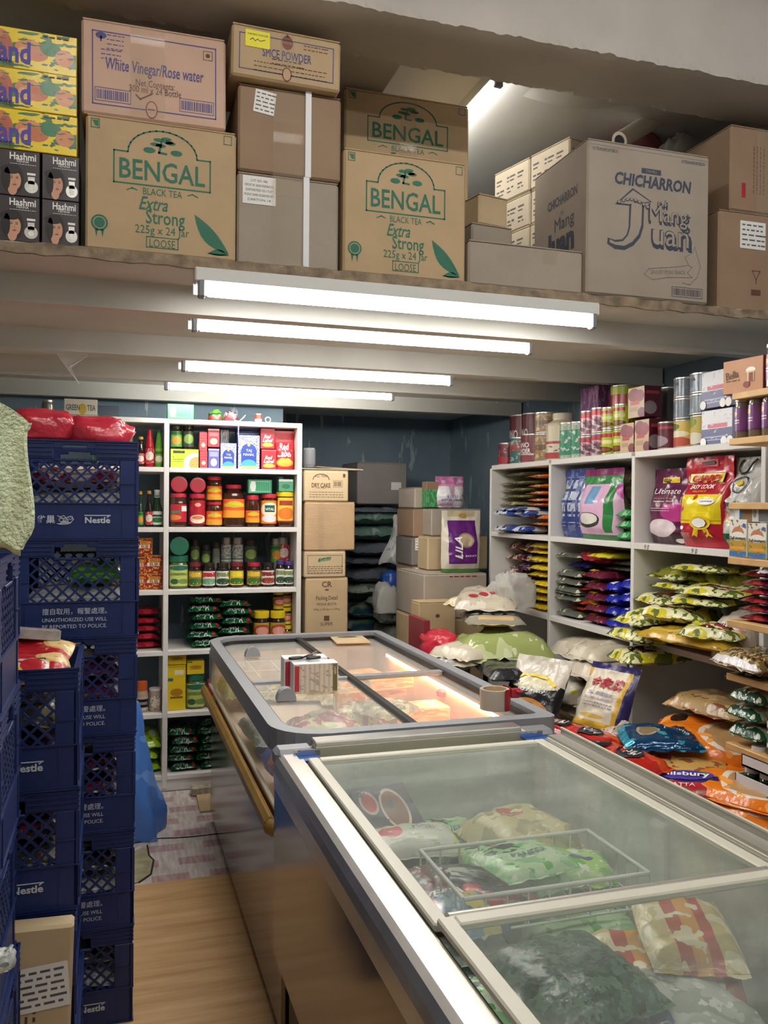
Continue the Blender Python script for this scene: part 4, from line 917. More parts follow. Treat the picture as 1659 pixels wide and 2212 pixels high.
lo = LS(449, 474, 966, 1)[2]
boxrow(449, 474, 969, 1, 'soup_box', 'violet box with a cup printed, beside the smaller blue tea box', 'box', 'violet_box'); boxrow(448, 474, 926, 1, 'soup_box', 'wide pinkish red soup box on the violet box', 'box', 'soup_red', z=lo+.001)
boxrow(475, 494, 928, 1, 'soup_box', 'pale grey patterned box behind the smaller blue tea box', 'box', 'grey_box', dy=.14)
art('taj_face', 'd9dbe4', [('n', 26, .56, '3a4a94'), ('r', .14, .02, .86, .52, '1f3f9a'), ('e', .5, .5, .37, .26, '1f3f9a'), ('e', .5, .12, .36, .16, '3f9ad8'), ('r', .14, .02, .86, .09, 'cdb95a'), ('e', .5, .72, .07, .05, 'd9b83a')], .4, .04); mat('taj_side', '3a4890', .45)
def taj(b, f, w, h): b.text(f, 'TAJ', 0, h*.55, h*.075, 'white_ink', w=w*.26); b.text(f, 'MAHAL', 0, h*.43, h*.075, 'white_ink', w=w*.5)
boxrow(475, 511, 957, 1, 'tea_box', 'smaller blue and white tea box with an arched panel', 'box', 'taj_face', 'taj_side', pr=taj, group='blue tea boxes')
boxrow(513, 561, 940, 1, 'tea_box', 'larger blue and white tea box with an arched panel', 'box', 'taj_face', 'taj_side', pr=taj, group='blue tea boxes')
boxrow(510, 556, 918, 1, 'tea_box', 'plain-topped blue tea box behind the larger arched one', 'box', 'taj_top' if art('taj_top', '31468e', [('r', 0, .9, 1, 1, 'd9dbe4'), ('r', 0, .8, 1, .82, '9fb2d8')], .4, .04) else '', 'taj_side', dy=.15, group='blue tea boxes')
art('redlabel', 'b3242f', [('e', .5, .18, .42, .1, 'd9a23a'), ('e', .38, .2, .2, .1, 'e8b24a'), ('e', .62, .2, .2, .1, 'e6ae46'), ('r', 0, .95, 1, 1, 'd9646c')], .4, .06); mat('redlabel_side', '9c1f2a', .45)
def rlab(b, f, w, h): b.text(f, 'Red', -w*.02, h*.60, h*.17, 'white_ink', w=w*.5, ital=.3, bold=.02); b.text(f, 'Label', 0, h*.42, h*.17, 'white_ink', w=w*.72, ital=.3, bold=.02)
lo = LS(564, 596, 970, 1)[2]
boxrow(564, 597, 971, 1, 'tea_box', 'small red tea box at the foot of a pair, next to the larger red one', 'box', 'redlabel', 'redlabel_side', pr=rlab, group='red tea boxes'); boxrow(562, 593, 925, 1, 'tea_box', 'small red tea box standing on its twin', 'box', 'redlabel', 'redlabel_side', pr=rlab, z=lo+.001, group='red tea boxes')
p, w, h = LS(600, 644, 930, 1); pouch('tea_pouch', 'large red tea pouch with folded top at the shelf end, first shelf', 'box', w, h, .08, (p.x, p.y+.04, p.z), m='redlabel', pr=rlab, group='red tea boxes', wr=.003, crimp=.2)
# --- second row: sauces and coffee jars
for x0, x1, yt, bd, cp, la, lb in ((297, 310, 1061, 'green_glass', 'gold_cap', 'lab_dkgreen', 'dark green bottle with gold cap on the second shelf, beside the crates'), (313, 331, 1060, 'dark_glass', 'gold_cap', 'lab_red', 'dark sauce bottle with a brass-coloured neck on the second shelf'), (332, 356, 1058, 'green_glass', 'white_lid', 'lab_white', 'dark green bottle with a white neck and label on the second shelf')):
    sauce('sauce_bottle', x0, x1, yt, 2, lb, bd, cp, la, neckr=.5, l0=.06, l1=.42, shoulder=.45, neckband='lab_white' if 'white' in lb else None, capr=1.1)
mat('coffee', '3a1d12', .12, spec=.7)
art('lab_coffee_red', 'a8202e', [('r', .6, .6, .9, .9, 'd8dcd4'), ('e', .3, .25, .3, .15, 'c47a3a'), ('r', .1, .5, .55, .64, '3f7a5c')], .3, 0); art('lab_cup', 'a8202e', [('e', .5, .22, .36, .18, 'ecd6c4'), ('e', .5, .28, .22, .08, 'c8794a'), ('e', .5, .82, .12, .08, 'd8a890')], .3, 0)
art('lab_tag', 'd95a2a', [('r', 0, 0, 1, .4, 'e09a34'), ('e', .5, .72, .22, .18, 'b8b23a'), ('r', .2, .58, .8, .76, 'c8b83a')], .3, 0); art('lab_vital', 'e07a28', [('e', .5, .62, .4, .3, 'f0e0c8'), ('r', .3, .5, .72, .8, '1f5a4a'), ('e', .5, .22, .34, .16, 'd8dce4')], .3, 0); art('lab_orange', 'e8bb4a', [('e', .5, .35, .3, .25, 'd8772e'), ('r', .25, .68, .75, .88, '9c3a24'), ('r', 0, .0, 1, .06, '8a2a20')], .3, 0)
J2 = lambda x0, x1, yt, lb, lid, la, z0=0, row=2, **k: (lambda q: jar(k.pop('nm', 'coffee_jar'), lb, 'jar', q[1], q[2]-z0, (q[0].x, q[0].y+q[1]/2, q[0].z+z0), lid, k.pop('glass', 'coffee'), la, **k))(LS(x0, x1, yt, row))
J2(368, 404, 1066, 'red-labelled coffee jar with a flat red lid, end of the second shelf', 'red_lid', 'lab_coffee_red', sq=.6, lidr=1.0, lidh=.11, l0=.15, l1=.68, neck=.95)
J2(409, 445, 1067, 'coffee jar with a cup on its red label, second shelf', 'red_lid', 'lab_cup', lidr=.98, lidh=.12, l0=.08, l1=.8, neck=.95)
def disc(x0, x1, yt, yb, lb, m, row):                     # jar seen end on: lying with its lid to the aisle
    p, w, h = LS(x0, x1, yt, row); z = aty((x0+x1)/2, yb, p.y).z; r = w/2
    t = thing('coffee_jar', lb, 'jar', (p.x, p.y, z+r), 0, 'jars lying with lids facing out', rx=PI/2)
    b = MB(); b.lathe([(r*.98, -.014), (r, -.002), (r*.97, 0), (r*.8, .001), (0, .001)], m, 22); b.build('lid', t)
    b = MB(); b.lathe([(r*.9, -.12), (r*.95, -.115), (r*.95, -.015)], 'coffee', 18); b.build('jar_body', t)
disc(368, 405, 1027, 1064, 'coffee jar lying on another, round pink-red lid facing out, nearer the upright', 'red_lid', 2); disc(409, 444, 1029, 1065, 'coffee jar lying on another, round pink-red lid facing out, beside the orange-labelled jars', 'red_lid', 2)
zj = LS(446, 482, 1084, 2)[2]
J2(446, 482, 1083, 'small orange-labelled coffee jar with a red lid, under its twin', 'red_lid', 'lab_tag', l0=.08, l1=.62, group='orange-labelled coffee jars'); J2(446, 481, 1029, 'small orange-labelled coffee jar with a red lid, standing on its twin', 'red_lid', 'lab_tag', zj, l0=.08, l1=.62, group='orange-labelled coffee jars')
J2(482, 531, 1047, 'biggest orange-labelled coffee jar with a red lid', 'red_lid', 'lab_tag', lidr=.72, lidh=.08, l0=.22, l1=.66, neck=.62, sq=.35, pr=lambda b, f, w, h: b.text(f, 'TAGADI', 0, h*.54, .014, 'yellow_lid', w=w*.5, bold=.02), group='orange-labelled coffee jars')
J2(532, 563, 1070, 'slim orange-labelled coffee jar beside the biggest one', 'red_lid', 'lab_tag', l0=.14, l1=.52, group='orange-labelled coffee jars')
J2(565, 600, 1067, 'coffee jar with a green Vital badge and cup on its label', 'red_lid', 'lab_vital', lidr=1.0, lidh=.11, l0=.1, l1=.80, pr=lambda b, f, w, h: b.text(f, 'VITAL', 0, h*.54, .013, 'white_ink', bold=.02))
J2(603, 637, 1063, 'squarish coffee jar with a yellow lid and pale orange label', 'yellow_lid', 'lab_orange', sq=.8, lidr=1.12, lidh=.12, l0=.14, l1=.84)
z = aty(560, 1066, 4.6).z-LSR[2]
boxrow(535, 587, 1036, 2, 'soap_box', 'green and white striped soap box lying on jar lids, second shelf', 'box', 'soap_face', z=z, d=.05, group='soap boxes')
z = aty(620, 1062, 4.6).z-LSR[2]; boxrow(601, 633, 1035, 2, 'box', 'mint green box with a white top on the yellow-lidded jar', 'box', art('mint_box', '5fb08a', [('r', 0, .82, 1, 1, 'dfe8e2'), ('e', .5, .4, .3, .2, '3f8a66')], .35, .05), z=z, d=.05)
# --- third row: tins and pickle jars
art('suji', '8c1c26', [('n', 7, .58, 'd9a22c'), ('r', .15, .42, .85, .62, 'e6e0d0'), ('r', .22, .66, .78, .85, 'e0a828')], .3, .05)
def suji(b, f, w, h): b.text(f, 'KING\'S', 0, h*.75, h*.12, 'maroon_lid', w=w*.4, bold=.02); b.text(f, 'SUJI', 0, h*.52, h*.14, 'maroon_lid', w=w*.45, bold=.03)
zs = [0]; zz = LS(315, 356, 1240, 3)[2]; z2 = LS(315, 356, 1200, 3)[2]
boxrow(315, 355, 1240, 3, 'semolina_box', 'maroon and gold semolina box, lowest of the front pile', 'box', 'suji', pr=suji, group='semolina boxes'); boxrow(315, 355, 1200, 3, 'semolina_box', 'maroon and gold semolina box, on top of the front pile', 'box', 'suji', pr=suji, z=zz+.001, group='semolina boxes')
for i, (yt, z_) in enumerate(((1240, 0), (1203, zz+.001), (1163, z2+.001))): boxrow(294, 313+(16 if i == 2 else 0), yt, 3, 'semolina_box', f'maroon and gold semolina box next to the crates, {ORD[2-i]}', 'box', 'suji', pr=suji, z=z_, group='semolina boxes')
mat('pickle_green', '53603a', .12); mat('aqua_glass', '2f6158', .12, spec=.7); mat('black_pickle', '2a1a18', .12, spec=.7)
art('lab_mango', 'b7bd6a', [('e', .35, .22, .14, .13, '2f5a35'), ('e', .65, .22, .2, .12, '6f8a4a'), ('e', .5, .86, .34, .12, '2a6a5a'), ('r', .2, .5, .8, .62, '7d9a3a')], .3, 0)
J2(366, 407, 1201, 'large mango pickle jar with a teal lid, third shelf', 'green_lid', 'lab_mango', nm='pickle_jar', row=3, glass='pickle_green', sq=.5, lidr=1.02, lidh=.18, l0=.08, l1=.72, pr=lambda b, f, w, h: b.text(f, 'Mango Pickle', 0, h*.46, .010, 'green_print', w=w*.6), group='mango pickle jars')
disc(366, 408, 1158, 1200, 'teal-lidded jar lying on the mango pickle jar, round lid facing out', 'green_lid', 3)
arts = (('lab_pa', '9c7a3a', 'd6b83a', '3a6a2a'), ('lab_pb', 'd8d4cc', 'b8283a', '6a9a7a'), ('lab_pc', 'd8d8d4', '7a8a5a', '2f4a35'), ('lab_pd', 'd6b52a', 'e6d23a', '3f6a2a'), ('lab_pe', 'd8d4ce', '7a2a2a', '8a3a30'))
for n_, a, c, e in arts: art(n_, a, [('r', .12, .6, .9, .9, c), ('e', .5, .28, .42, .22, e), ('n', 10, .68, 'e8e4d8')], .3, 0)
for x0, x1, yt, lid, la, lb in ((408, 437, 1216, 'maroon_lid', 'lab_pa', 'pickle jar with brown label and yellow stripe, next to the mango jar'), (438, 466, 1217, 'dark_lid', 'lab_pb', 'pickle jar with white label and red badge'), (468, 496, 1217, 'dark_lid', 'lab_pc', 'pickle jar with white label and dark leaves'), (497, 528, 1216, 'maroon_lid', 'lab_pd', 'pickle jar with bright yellow label'),
        (535, 565, 1216, 'red_lid', 'lab_pa', 'pickle jar with brown and yellow label, fifth small jar from the mango jar'), (566, 595, 1216, 'dark_lid', 'lab_pe', 'pickle jar with plain white label and maroon foot'), (597, 616, 1211, 'violet_lid', 'lab_pc', 'pickle jar with violet lid, left of a pair'), (617, 639, 1213, 'violet_lid', 'lab_pc', 'pickle jar with violet lid, at the end of the third shelf')):
    J2(x0, x1, yt, lb, lid, la, nm='pickle_jar', row=3, glass='black_pickle', lidr=.92, lidh=.14, l0=.1, l1=.68)
for i, (x0, x1, yt, lid, gl, la, z0) in enumerate(((410, 432, 1165, 'dark_lid', 'black_pickle', 'lab_dark', 0), (434, 455, 1177, 'dark_lid', 'dark_glass', 'lab_dark', 0), (458, 476, 1172, 'dark_lid', 'clear_jar', None, 0), (478, 500, 1161, 'tin_rim', 'clear_jar', 'grey_box', 0), (502, 526, 1161, 'tin_rim', 'clear_jar', 'grey_box', 0), (528, 556, 1165, 'dark_lid', 'dark_glass', 'lab_dark', 0), (586, 609, 1163, 'tin_rim', 'clear_jar', 'lab_dkgreen', 0), (611, 636, 1161, 'tin_rim', 'clear_jar', 'lab_red', 0))):
    q, w, h = LS(x0, x1, yt, 3, .17); z0 = .150
    jar('jar', ('dim dark jar in the back row, next to the teal lid', 'second dim jar in the back row of the third shelf', 'third dim jar in the back row, clear and small', 'fourth jar of the back row, grey label', 'fifth jar of the back row, grey label', 'sixth jar of the back row, dark', 'clear jar with green label in the back row', 'clear jar with red label at the end of the back row')[i], 'jar', w*1.03, h-.0, (q.x, q.y+w/2, q.z), lid, gl, la, l0=.5, l1=.85)
# --- fourth row: red packets, green fennel packets, yellow-lidded jars
art('pk_crimson', '8f1b2b', [('n', 5, .60, 'b03040')], .2, .35)
for i in range(5):
    p = LS(302, 352, 1400, 4)[0]; pack('red_packet', f'crimson packet on the fourth shelf, {ORD[4-i]} of the pile', 'packet', .20, .26, .040, (p.x-.03+(.01, -.006, .008, 0, -.01)[i], p.y+.13, p.z+i*.037), PI/2+(.06, -.05, .09, .03, -.07)[i], m='pk_crimson', seed=i+1, group='crimson packets')
art('pk_madhur', '11532f', [('n', 6, .62, '0b3320'), ('e', .84, .6, .07, .1, 'b02a30'), ('r', .8, .03, .9, .14, 'b02a30'), ('n', 13, .70, 'b9cfc0')], .16, .4)
def madhur(b, f, w, l): b.text(lambda u, v, o=0: f(u, v, o+.002), 'Madhur', -.02, -l*.44, .034, 'white_ink', w=w*.55, bold=.03, rot=PI)
def mfront(w): return None
def green_stack(xs, row, n, y0, grp, where, t=.043):
    for k, (x0, x1, nn) in enumerate(xs):
        p, w, h = LS(x0, x1, y0, row)
        for i in range(nn):
            pack('fennel_packet', f'dark green sugar packet, {ORD[nn-1-i]} in the {("nearer", "farther")[k]} pile {where}', 'packet', w*1.02, .24, t*1.0, (p.x+(.006, -.008, .003, .009, -.005)[i % 5], p.y+.11, p.z+i*t), (.04, -.05, .02, .06, -.03)[i % 5], m='pk_madhur', seed=i*3+k+row, pr=madhur, group=grp, end='pk_madhur', wr=1.1, fin=.03)
green_stack(((408, 478, 6), (476, 545, 5)), 4, 6, 1310, 'dark green packets on the fourth shelf', 'on the fourth shelf')
green_stack(((364, 424, 5), (428, 500, 6)), 6, 5, 1580, 'dark green packets on the lowest shelf', 'on the lowest shelf')
art('lab_rowhani', 'b8a53a', [('e', .5, .6, .42, .32, 'b0463a'), ('r', .1, .0, .9, .2, 'd8c83a'), ('e', .5, .6, .3, .2, 'e0a090')], .3, 0)
zb = LSR[4]
for x0, x1, yt, z0, lb in ((550, 584, 1321, 0, 'left of the front pair'), (586, 619, 1321, 0, 'right of the front pair'), (592, 617, 1279, .0, 'topmost, standing behind the front pair'), (620, 640, 1343, 0, 'lowest of the end pile'), (619, 640, 1307, 1, 'middle of the end pile'), (617, 640, 1272, 2, 'top of the end pile')):
    q, w, h = LS(x0, x1, yt, 4, .05 if 'front pair' in lb and 'behind' not in lb else .09)
    s = .105
    if lb.startswith('topmost'): zz, hh_ = LS(600, 610, 1321, 4)[2]+.002, aty(604, 1279, 4.6).z-aty(604, 1321, 4.6).z
    elif 'pile' in lb: zz = z0*.098; hh_ = .096
    else: zz, hh_ = 0, h
    jar('pickle_jar', f'dark jar with a yellow lid, {lb} on the fourth shelf', 'jar', w, hh_, (q.x, q.y+w/2+(.0 if zz == 0 else .01), q.z+zz), 'yellow_lid', 'black_pickle', 'lab_rowhani', lidr=1.0, lidh=.2, l0=.05, l1=.66, group='yellow-lidded jars')
for i in range(2): 
    q, w, h = LS(545-4*i, 578-4*i, 1321, 4, .17+.1*i); jar('pickle_jar', f'dark jar with a yellow lid, {("second", "third")[i]} in depth behind the front pair', 'jar', w, h, (q.x, q.y+w/2, q.z), 'yellow_lid', 'black_pickle', 'lab_rowhani', lidr=1.0, lidh=.2, l0=.05, l1=.66, group='yellow-lidded jars')
    q, w, h = LS(582-4*i, 614-4*i, 1321, 4, .17+.1*i); 
# --- fifth row: custard boxes, pickle jars
art('yellow_box', 'd9b91c', [('e', .5, .55, .36, .12, 'a8781c'), ('r', .0, .9, .3, 1, '2f6a58'), ('r', .15, .36, .85, .42, '8a6a1a')], .4, .05); art('yellow_bar', 'd9b91c', [('r', .38, .2, .9, .6, 'e0ded4'), ('s', 0, 19, .25, 'cfae1c'), ('r', .0, .85, 1, .88, 'a8881c')], .4, .05)
lo = LS(361, 401, 1464, 5)[2]; l2 = LS(361, 401, 1436, 5)[2]
boxrow(361, 401, 1464, 5, 'custard_box', 'tall yellow box with a brown emblem on the fifth shelf', 'box', 'yellow_box', 'yellow_lid', pr=lambda b, f, w, h: b.text(f, 'CORN STARCH', 0, h*.39, .012, 'brown_print', w=w*.7), group='yellow boxes')
boxrow(361, 401, 1437, 5, 'custard_box', 'yellow box lying with its bar code outward, on the tall yellow one', 'box', 'yellow_bar', 'yellow_lid', z=lo+.001, group='yellow boxes'); boxrow(362, 402, 1411, 5, 'custard_box', 'yellow box on top of the pile, under the shelf board', 'box', 'yellow_box', 'yellow_lid', z=l2+.001, group='yellow boxes')
J2(403, 444, 1458, 'large mango pickle jar with a teal lid, fifth shelf', 'green_lid', 'lab_mango', nm='pickle_jar', row=5, glass='pickle_green', sq=.5, lidr=.95, lidh=.17, l0=.06, l1=.74, pr=lambda b, f, w, h: b.text(f, 'Mango Pickle', 0, h*.5, .010, 'green_print', w=w*.6), group='mango pickle jars')
lo = LS(403, 441, 1457, 5)[2]; boxrow(403, 441, 1428, 5, 'custard_box', 'yellow box lying on the mango pickle jar', 'box', 'yellow_box', 'yellow_lid', z=lo+.001, group='yellow boxes')
J2(446, 476, 1470, 'large jar with an orange-red top beside the mango pickle jar', 'red_lid', 'lab_pe', nm='pickle_jar', row=5, glass='red_sauce', l0=.06, l1=.4)
mat('orange_lid', 'c4582a', .35); mat('beige_body', 'b09a84', .35)
J2(293, 321, 1474, 'orange-lidded jar with a black label on the fifth shelf, beside the crates', 'orange_lid', art('lab_black', 'b9b2a4', [('r', .08, .2, .92, .8, '1d1c1c'), ('r', .2, .4, .8, .6, '8f8c86')], .3, 0), nm='spice_jar', row=5, glass='beige_body', lidh=.3, lidr=.85, l0=.06, l1=.52)
J2(324, 351, 1488, 'small pale brown tin with a white lid on the fifth shelf', 'white_lid', art('lab_beige', 'b8a896', [('e', .5, .5, .3, .3, 'd8cfc2'), ('n', 9, .62, '8a6a54')], .3, 0), nm='spice_jar', row=5, glass='beige_body', lidh=.1, lidr=1.0, l0=.02, l1=.85, neck=.98)
# --- lowest row, left bay: lime green packets
art('pk_lime', '9fc41e', [('n', 5, .62, '5f8a1a'), ('e', .78, .4, .1, .16, 'dfe8d0'), ], .16, .4)
for i in range(3):
    p = LS(306, 347, 1650, 6)[0]; pack('lime_packet', f'lime green packet on the lowest shelf beside the blue bag, {ORD[2-i]}', 'packet', .19, .26, .058, (p.x-.02+(.0, .012, -.012)[i], p.y+.13, p.z+i*.055), (.12, -.08, .05)[i], m='pk_lime', seed=i+4, group='lime green packets', rx=(0, 0, .12)[i])
# ---------------------------------------------------------------- goods on the right shelf unit (they face the aisle: front = -x)
RZ = -PI/2
def inr(p, d): return (p.x+d/2, p.y, p.z)
def rcan(x0, x1, yt, lb, m, z=0, row=0, dx=.04, rim='tin_rim', pr=None, nm='tin_can', cat='can', group=None, yb=None, lid=None):
    p, w, h = RS(x0, x1, yt, row, dx)
    if yb is not None: z = atx((x0+x1)/2, yb, p.x).z-p.z+.001
    return can(nm, lb, cat, w*.98, h-z, (p.x+w/2, p.y, p.z+z), m, RZ, rim, group, pr, lid)
def rbox(x0, x1, yt, lb, face, side=None, row=0, dx=.04, d=.08, pr=None, nm='box', cat='box', group=None, yb=None, z=0, rz=0):
    p, w, h = RS(x0, x1, yt, row, dx)
    if yb is not None: z = atx((x0+x1)/2, yb, p.x).z-p.z+.001
    return pbox(nm, lb, cat, w*.985, h-z, d, (p.x+d/2, p.y, p.z+z), RZ+rz, face=face, side=side, pr=pr, group=group)
A = art
A('t_darkred', '5f1d28', [('n', 5, .6, 'b06a70'), ('e', .5, .2, .5, .2, 'a02030')], .3, 0); A('t_bano', '6e2230', [('r', .1, .25, .9, .32, 'cfc0c0'), ('e', .5, .15, .4, .12, '8a3a44')], .3, 0); A('t_tan', '8f7550', [('r', 0, .4, 1, .6, '6a5238'), ('n', 6, .6, 'c0a880')], .3, 0)
A('t_teal', '2f5f5a', [('r', 0, .5, 1, .85, '9a3a3a'), ('n', 6, .6, '8fb0a8')], .3, 0); A('t_green', '9fb09a', [('r', .15, .1, .85, .8, '2f8a6a'), ('n', 7, .62, 'c9d8cc')], .3, 0); A('t_rose', '8a4a58', [('e', .5, .3, .4, .25, '5a3a4a'), ('n', 5, .56, 'b9a0a8'), ('r', 0, .72, 1, .9, 'a8303c')], .3, 0, metal=.2)
A('t_lime', 'b7c02e', [('e', .5, .2, .38, .13, '5a3a1a'), ('e', .5, .22, .3, .08, '8a4a24'), ('r', .15, .72, .85, .88, 'b02a34'), ('r', .15, .45, .85, .6, 'e3e6a0')], .25, 0); A('b_plum', 'c2a884', [('e', .35, .75, .35, .22, '7d2a34'), ('e', .7, .7, .3, .2, '8f3440'), ('e', .85, .15, .25, .16, '6d2430'), ('r', .15, .42, .7, .54, 'b03038'), ('r', .1, .2, .6, .34, 'a88a66')], .4, .04)
A('t_maroon', '5c1a2a', [('e', .35, .3, .4, .22, '9a8a92'), ('r', .1, .75, .9, .85, 'a8404a')], .28, 0); A('t_fruit', 'd1b25a', [('e', .4, .2, .5, .22, 'b0503a'), ('e', .3, .78, .3, .14, '3f6a2a'), ('e', .5, .5, .35, .12, 'e6dcc0')], .28, 0); A('t_olive', 'b9a84a', [('r', .0, .0, 1, .35, '2b2a2e'), ('e', .5, .25, .3, .2, 'd8d2c0'), ('e', .3, .8, .3, .2, '7a8a2a'), ('r', .72, 0, 1, .8, 'a8a69e')], .28, 0)
A('t_grey', '737c86', [('r', 0, .92, 1, 1, '565d66'), ('n', 4, .64, '8b949c')], .25, 0, metal=.15); A('b_salt', 'd9dade', [('r', 0, 0, 1, .46, '474b78'), ('r', .2, .48, .85, .60, 'c04a62'), ('r', .1, .2, .8, .24, '9da0c8'), ('r', .1, .12, .8, .15, '9da0c8'), ('n', 8, .66, 'b9bbd0')], .4, .04)
mat('salt_side', '8f8fa6', .45)
rcan(1069, 1086, 957, 'dark red tin with a white dotted edge, furthest along the right shelf top', 't_darkred')
rcan(1092, 1113, 945, 'teal tin next to the dark red powder tins on the right shelf top', 't_teal', dx=.06)
bano = lambda b, f, w, h: (b.text(f, 'BANO', 0, h*.62, h*.17, 'white_ink', w=w*.62, bold=.02), b.text(f, 'POWDER', 0, h*.42, h*.15, 'white_ink', w=w*.72, bold=.02))
rcan(1112, 1143, 938, 'dark red custard powder tin in the front row of the right shelf top', 't_bano', pr=bano, group='custard powder tins')
rcan(1088, 1118, 897, 'dark red custard powder tin in the back row, left of its twin', 't_bano', dx=.17, pr=bano, group='custard powder tins'); rcan(1116, 1140, 893, 'dark red custard powder tin in the back row, right of its twin', 't_bano', dx=.17, pr=bano, group='custard powder tins')
rcan(1143, 1167, 937, 'tan tin at the foot of a pair on the right shelf top', 't_tan', group='tan tins'); rcan(1143, 1169, 891, 'tan tin standing on its twin on the right shelf top', 't_tan', yb=937, group='tan tins')
p, w, h = RS(1166, 1201, 892, 0, .04); t = jar('mayonnaise_jar', 'big cream jar with a red and white label on the right shelf top', 'jar', w, h, inr(p, w), 'cream_lid' if mat('cream_lid', 'd9d2bd', .4) else '', 'cream_body' if mat('cream_body', 'd6cdb2', .3) else '', A('lab_mayo', 'd8d0bc', [('r', 0, 0, 1, .35, 'b03a40'), ('r', 0, .85, 1, 1, 'b03a40'), ('n', 7, .64, '7a5a4a')], .3, 0), RZ, lidr=.62, lidh=.1, l0=.04, l1=.4, neck=.6)
for x0, x1, yt, lb in ((1198, 1223, 913, 'left one of two clear tins with green labels'), (1223, 1246, 911, 'right one of two clear tins with green labels')): rcan(x0, x1, yt, lb+' on the right shelf top', 't_green', group='green-labelled tins')
for x0, x1, y1, y0, l in ((1243, 1266, 942, 888, 'farther'), (1266, 1290, 936, 881, 'nearer')):
    rcan(x0, x1, y1, f'rose and silver tin at the foot of the {l} tall pair on the shelf top', 't_rose', group='rose and silver tins'); rcan(x0, x1, y0, f'rose and silver tin on top of the {l} tall pair on the right shelf top', 't_rose', yb=y1, group='rose and silver tins')
rbox(1252, 1291, 836, 'purple box high in the back row of the right shelf top', A('b_purple', '6a3a6a', [('n', 6, .56, '9a6a98'), ('r', .2, .5, .9, .7, '84508a')], .4, .04), dx=.18, d=.12)
for i, (x0, x1, y1, y0) in enumerate(((1289, 1313, 929, 880), (1314, 1340, 926, 873))):
    l = ('farther', 'nearer')[i]; rcan(x0, x1, y1, f'lime green tin at the foot of the {l} green pair on the right shelf top', 't_lime', group='lime green tins'); rcan(x0, x1, y0, f'lime green tin on top of the {l} green pair on the right shelf top', 't_lime', yb=y1, group='lime green tins')
rcan(1303, 1340, 833, 'lime green tin in the back row, higher than the green pairs', 't_lime', dx=.17, group='lime green tins')
rbox(1339, 1369, 914, 'plum-printed beige box, left of the lower two', 'b_plum', 't_maroon', group='plum boxes'); rbox(1370, 1402, 906, 'plum-printed beige box, right of the lower two', 'b_plum', 't_maroon', group='plum boxes'); rbox(1355, 1391, 836, 'plum-printed beige box on top of the lower two', 'b_plum', 't_maroon', yb=903, group='plum boxes')
rcan(1393, 1437, 838, 'dim dark tin in the back row beside the plum boxes', mat('dim_tin', '3f3a3f', .4), dx=.17)
rcan(1408, 1441, 911, 'maroon tin next to the plum boxes on the right shelf top', 't_maroon', dx=.04)
rcan(1441, 1478, 907, 'yellow fruit tin at the foot of the farther grey pile', 't_fruit'); rcan(1476, 1516, 897, 'yellow and black olive tin at the foot of the nearer grey pile', 't_olive')
for i, (x0, x1, ys) in enumerate(((1441, 1476, (907, 861, 816)), (1473, 1516, (897, 851, 806)))):
    for k in range(2): rcan(x0, x1, ys[k+1], f'grey tin, {("lower", "upper")[k]} one on the {("fruit", "olive")[i]} tin', 't_grey', yb=ys[k], group='grey tins', pr=(lambda b, f, w, h: b.text(f, 'eek', 0, h*.7, h*.16, 'grey_print', bold=.02)) if k else None)
def scallop(o, w, d, h):
    for u in (-.42, .25, .44):
        b = MB(); b.pell(frF(w, d), u*w, .012, .016, .016, 'white_ink', .002, 14); b.pell(frF(w, d), u*w, .012, .016, .016, 'white_ink', .0025, 14); b.build('paper_tab', o)
for x0, x1, yt, yb, lb in ((1514, 1582, 884, None, 'white and violet salt box, lower of two with paper tabs'), (1513, 1578, 800, 880, 'white and violet salt box, upper of two with paper tabs')):
    o = rbox(x0, x1, yt, lb, 'b_salt', 'salt_side', yb=yb, group='white and violet boxes', d=.10); v = [q.co for q in o.data.vertices]
    scallop(o, max(q.x for q in v)*2, .10, max(q.z for q in v))
# --- upper row of bays
def rpack(x0, x1, yt, lb, m, z, t, l=.30, row=2, dx=.03, rz=0, seed=1, nm='packet', group=None, cat='packet', X=None, rx=0, **k):
    p, w, h = RS(x0, x1, yt, row, dx)
    return pack(nm, lb, cat, w, l, t, (p.x+l/2, p.y, p.z+z), RZ+rz, m=m, seed=seed, group=group, rx=rx, **k)
def ystep(x, row, dx, yt, yb=None):                      # height above the board of a picture row
    return atx(x, yt, RSX+dx).z-RSR[row]
def rstack(x0, x1, ytop, n, lab, m, row, dx=.03, l=.30, group=None, nm='packet', z0=0, ov=1.0, fin=.07, wr=1, jit=.04, pr=None, order=ORD, end=None, pw=4):
    H = ystep((x0+x1)/2, row, dx, ytop)-z0; t = H/n; out = []
    for i in range(n):
        mm = m[i % len(m)] if isinstance(m, (tuple, list)) else m
        out.append(rpack(x0, x1, 0, lab.replace('@', order[n-1-i]), mm, z0+i*t, t*ov, l, row, dx+R.uniform(0, .012), R.uniform(-jit, jit), i*7+int(x0), nm, group, fin=fin, wr=wr, pr=pr, end=end, pw=pw))
    return out
A('pk_khaki', '8f8a5c', [('n', 5, .58, 'c0b78a'), ('n', 9, .68, '5d5a3a')], .2, .4); A('pk_orange', 'd9772a', [('n', 5, .6, 'f0d9b8'), ('r', .3, .2, .7, .5, 'e8b060'), ('n', 9, .7, '8a3a20')], .2, .3); A('pk_bluewhite', 'd4d6dc', [('n', 3, .54, '2f4a94'), ('n', 7, .66, '1f2f6a')], .2, .4)
rstack(1062, 1132, 1036, 4, 'khaki packet in the first bay of the right unit, @', 'pk_khaki', 1, .05, group='khaki packets', z0=ystep(1090, 1, .05, 1094))
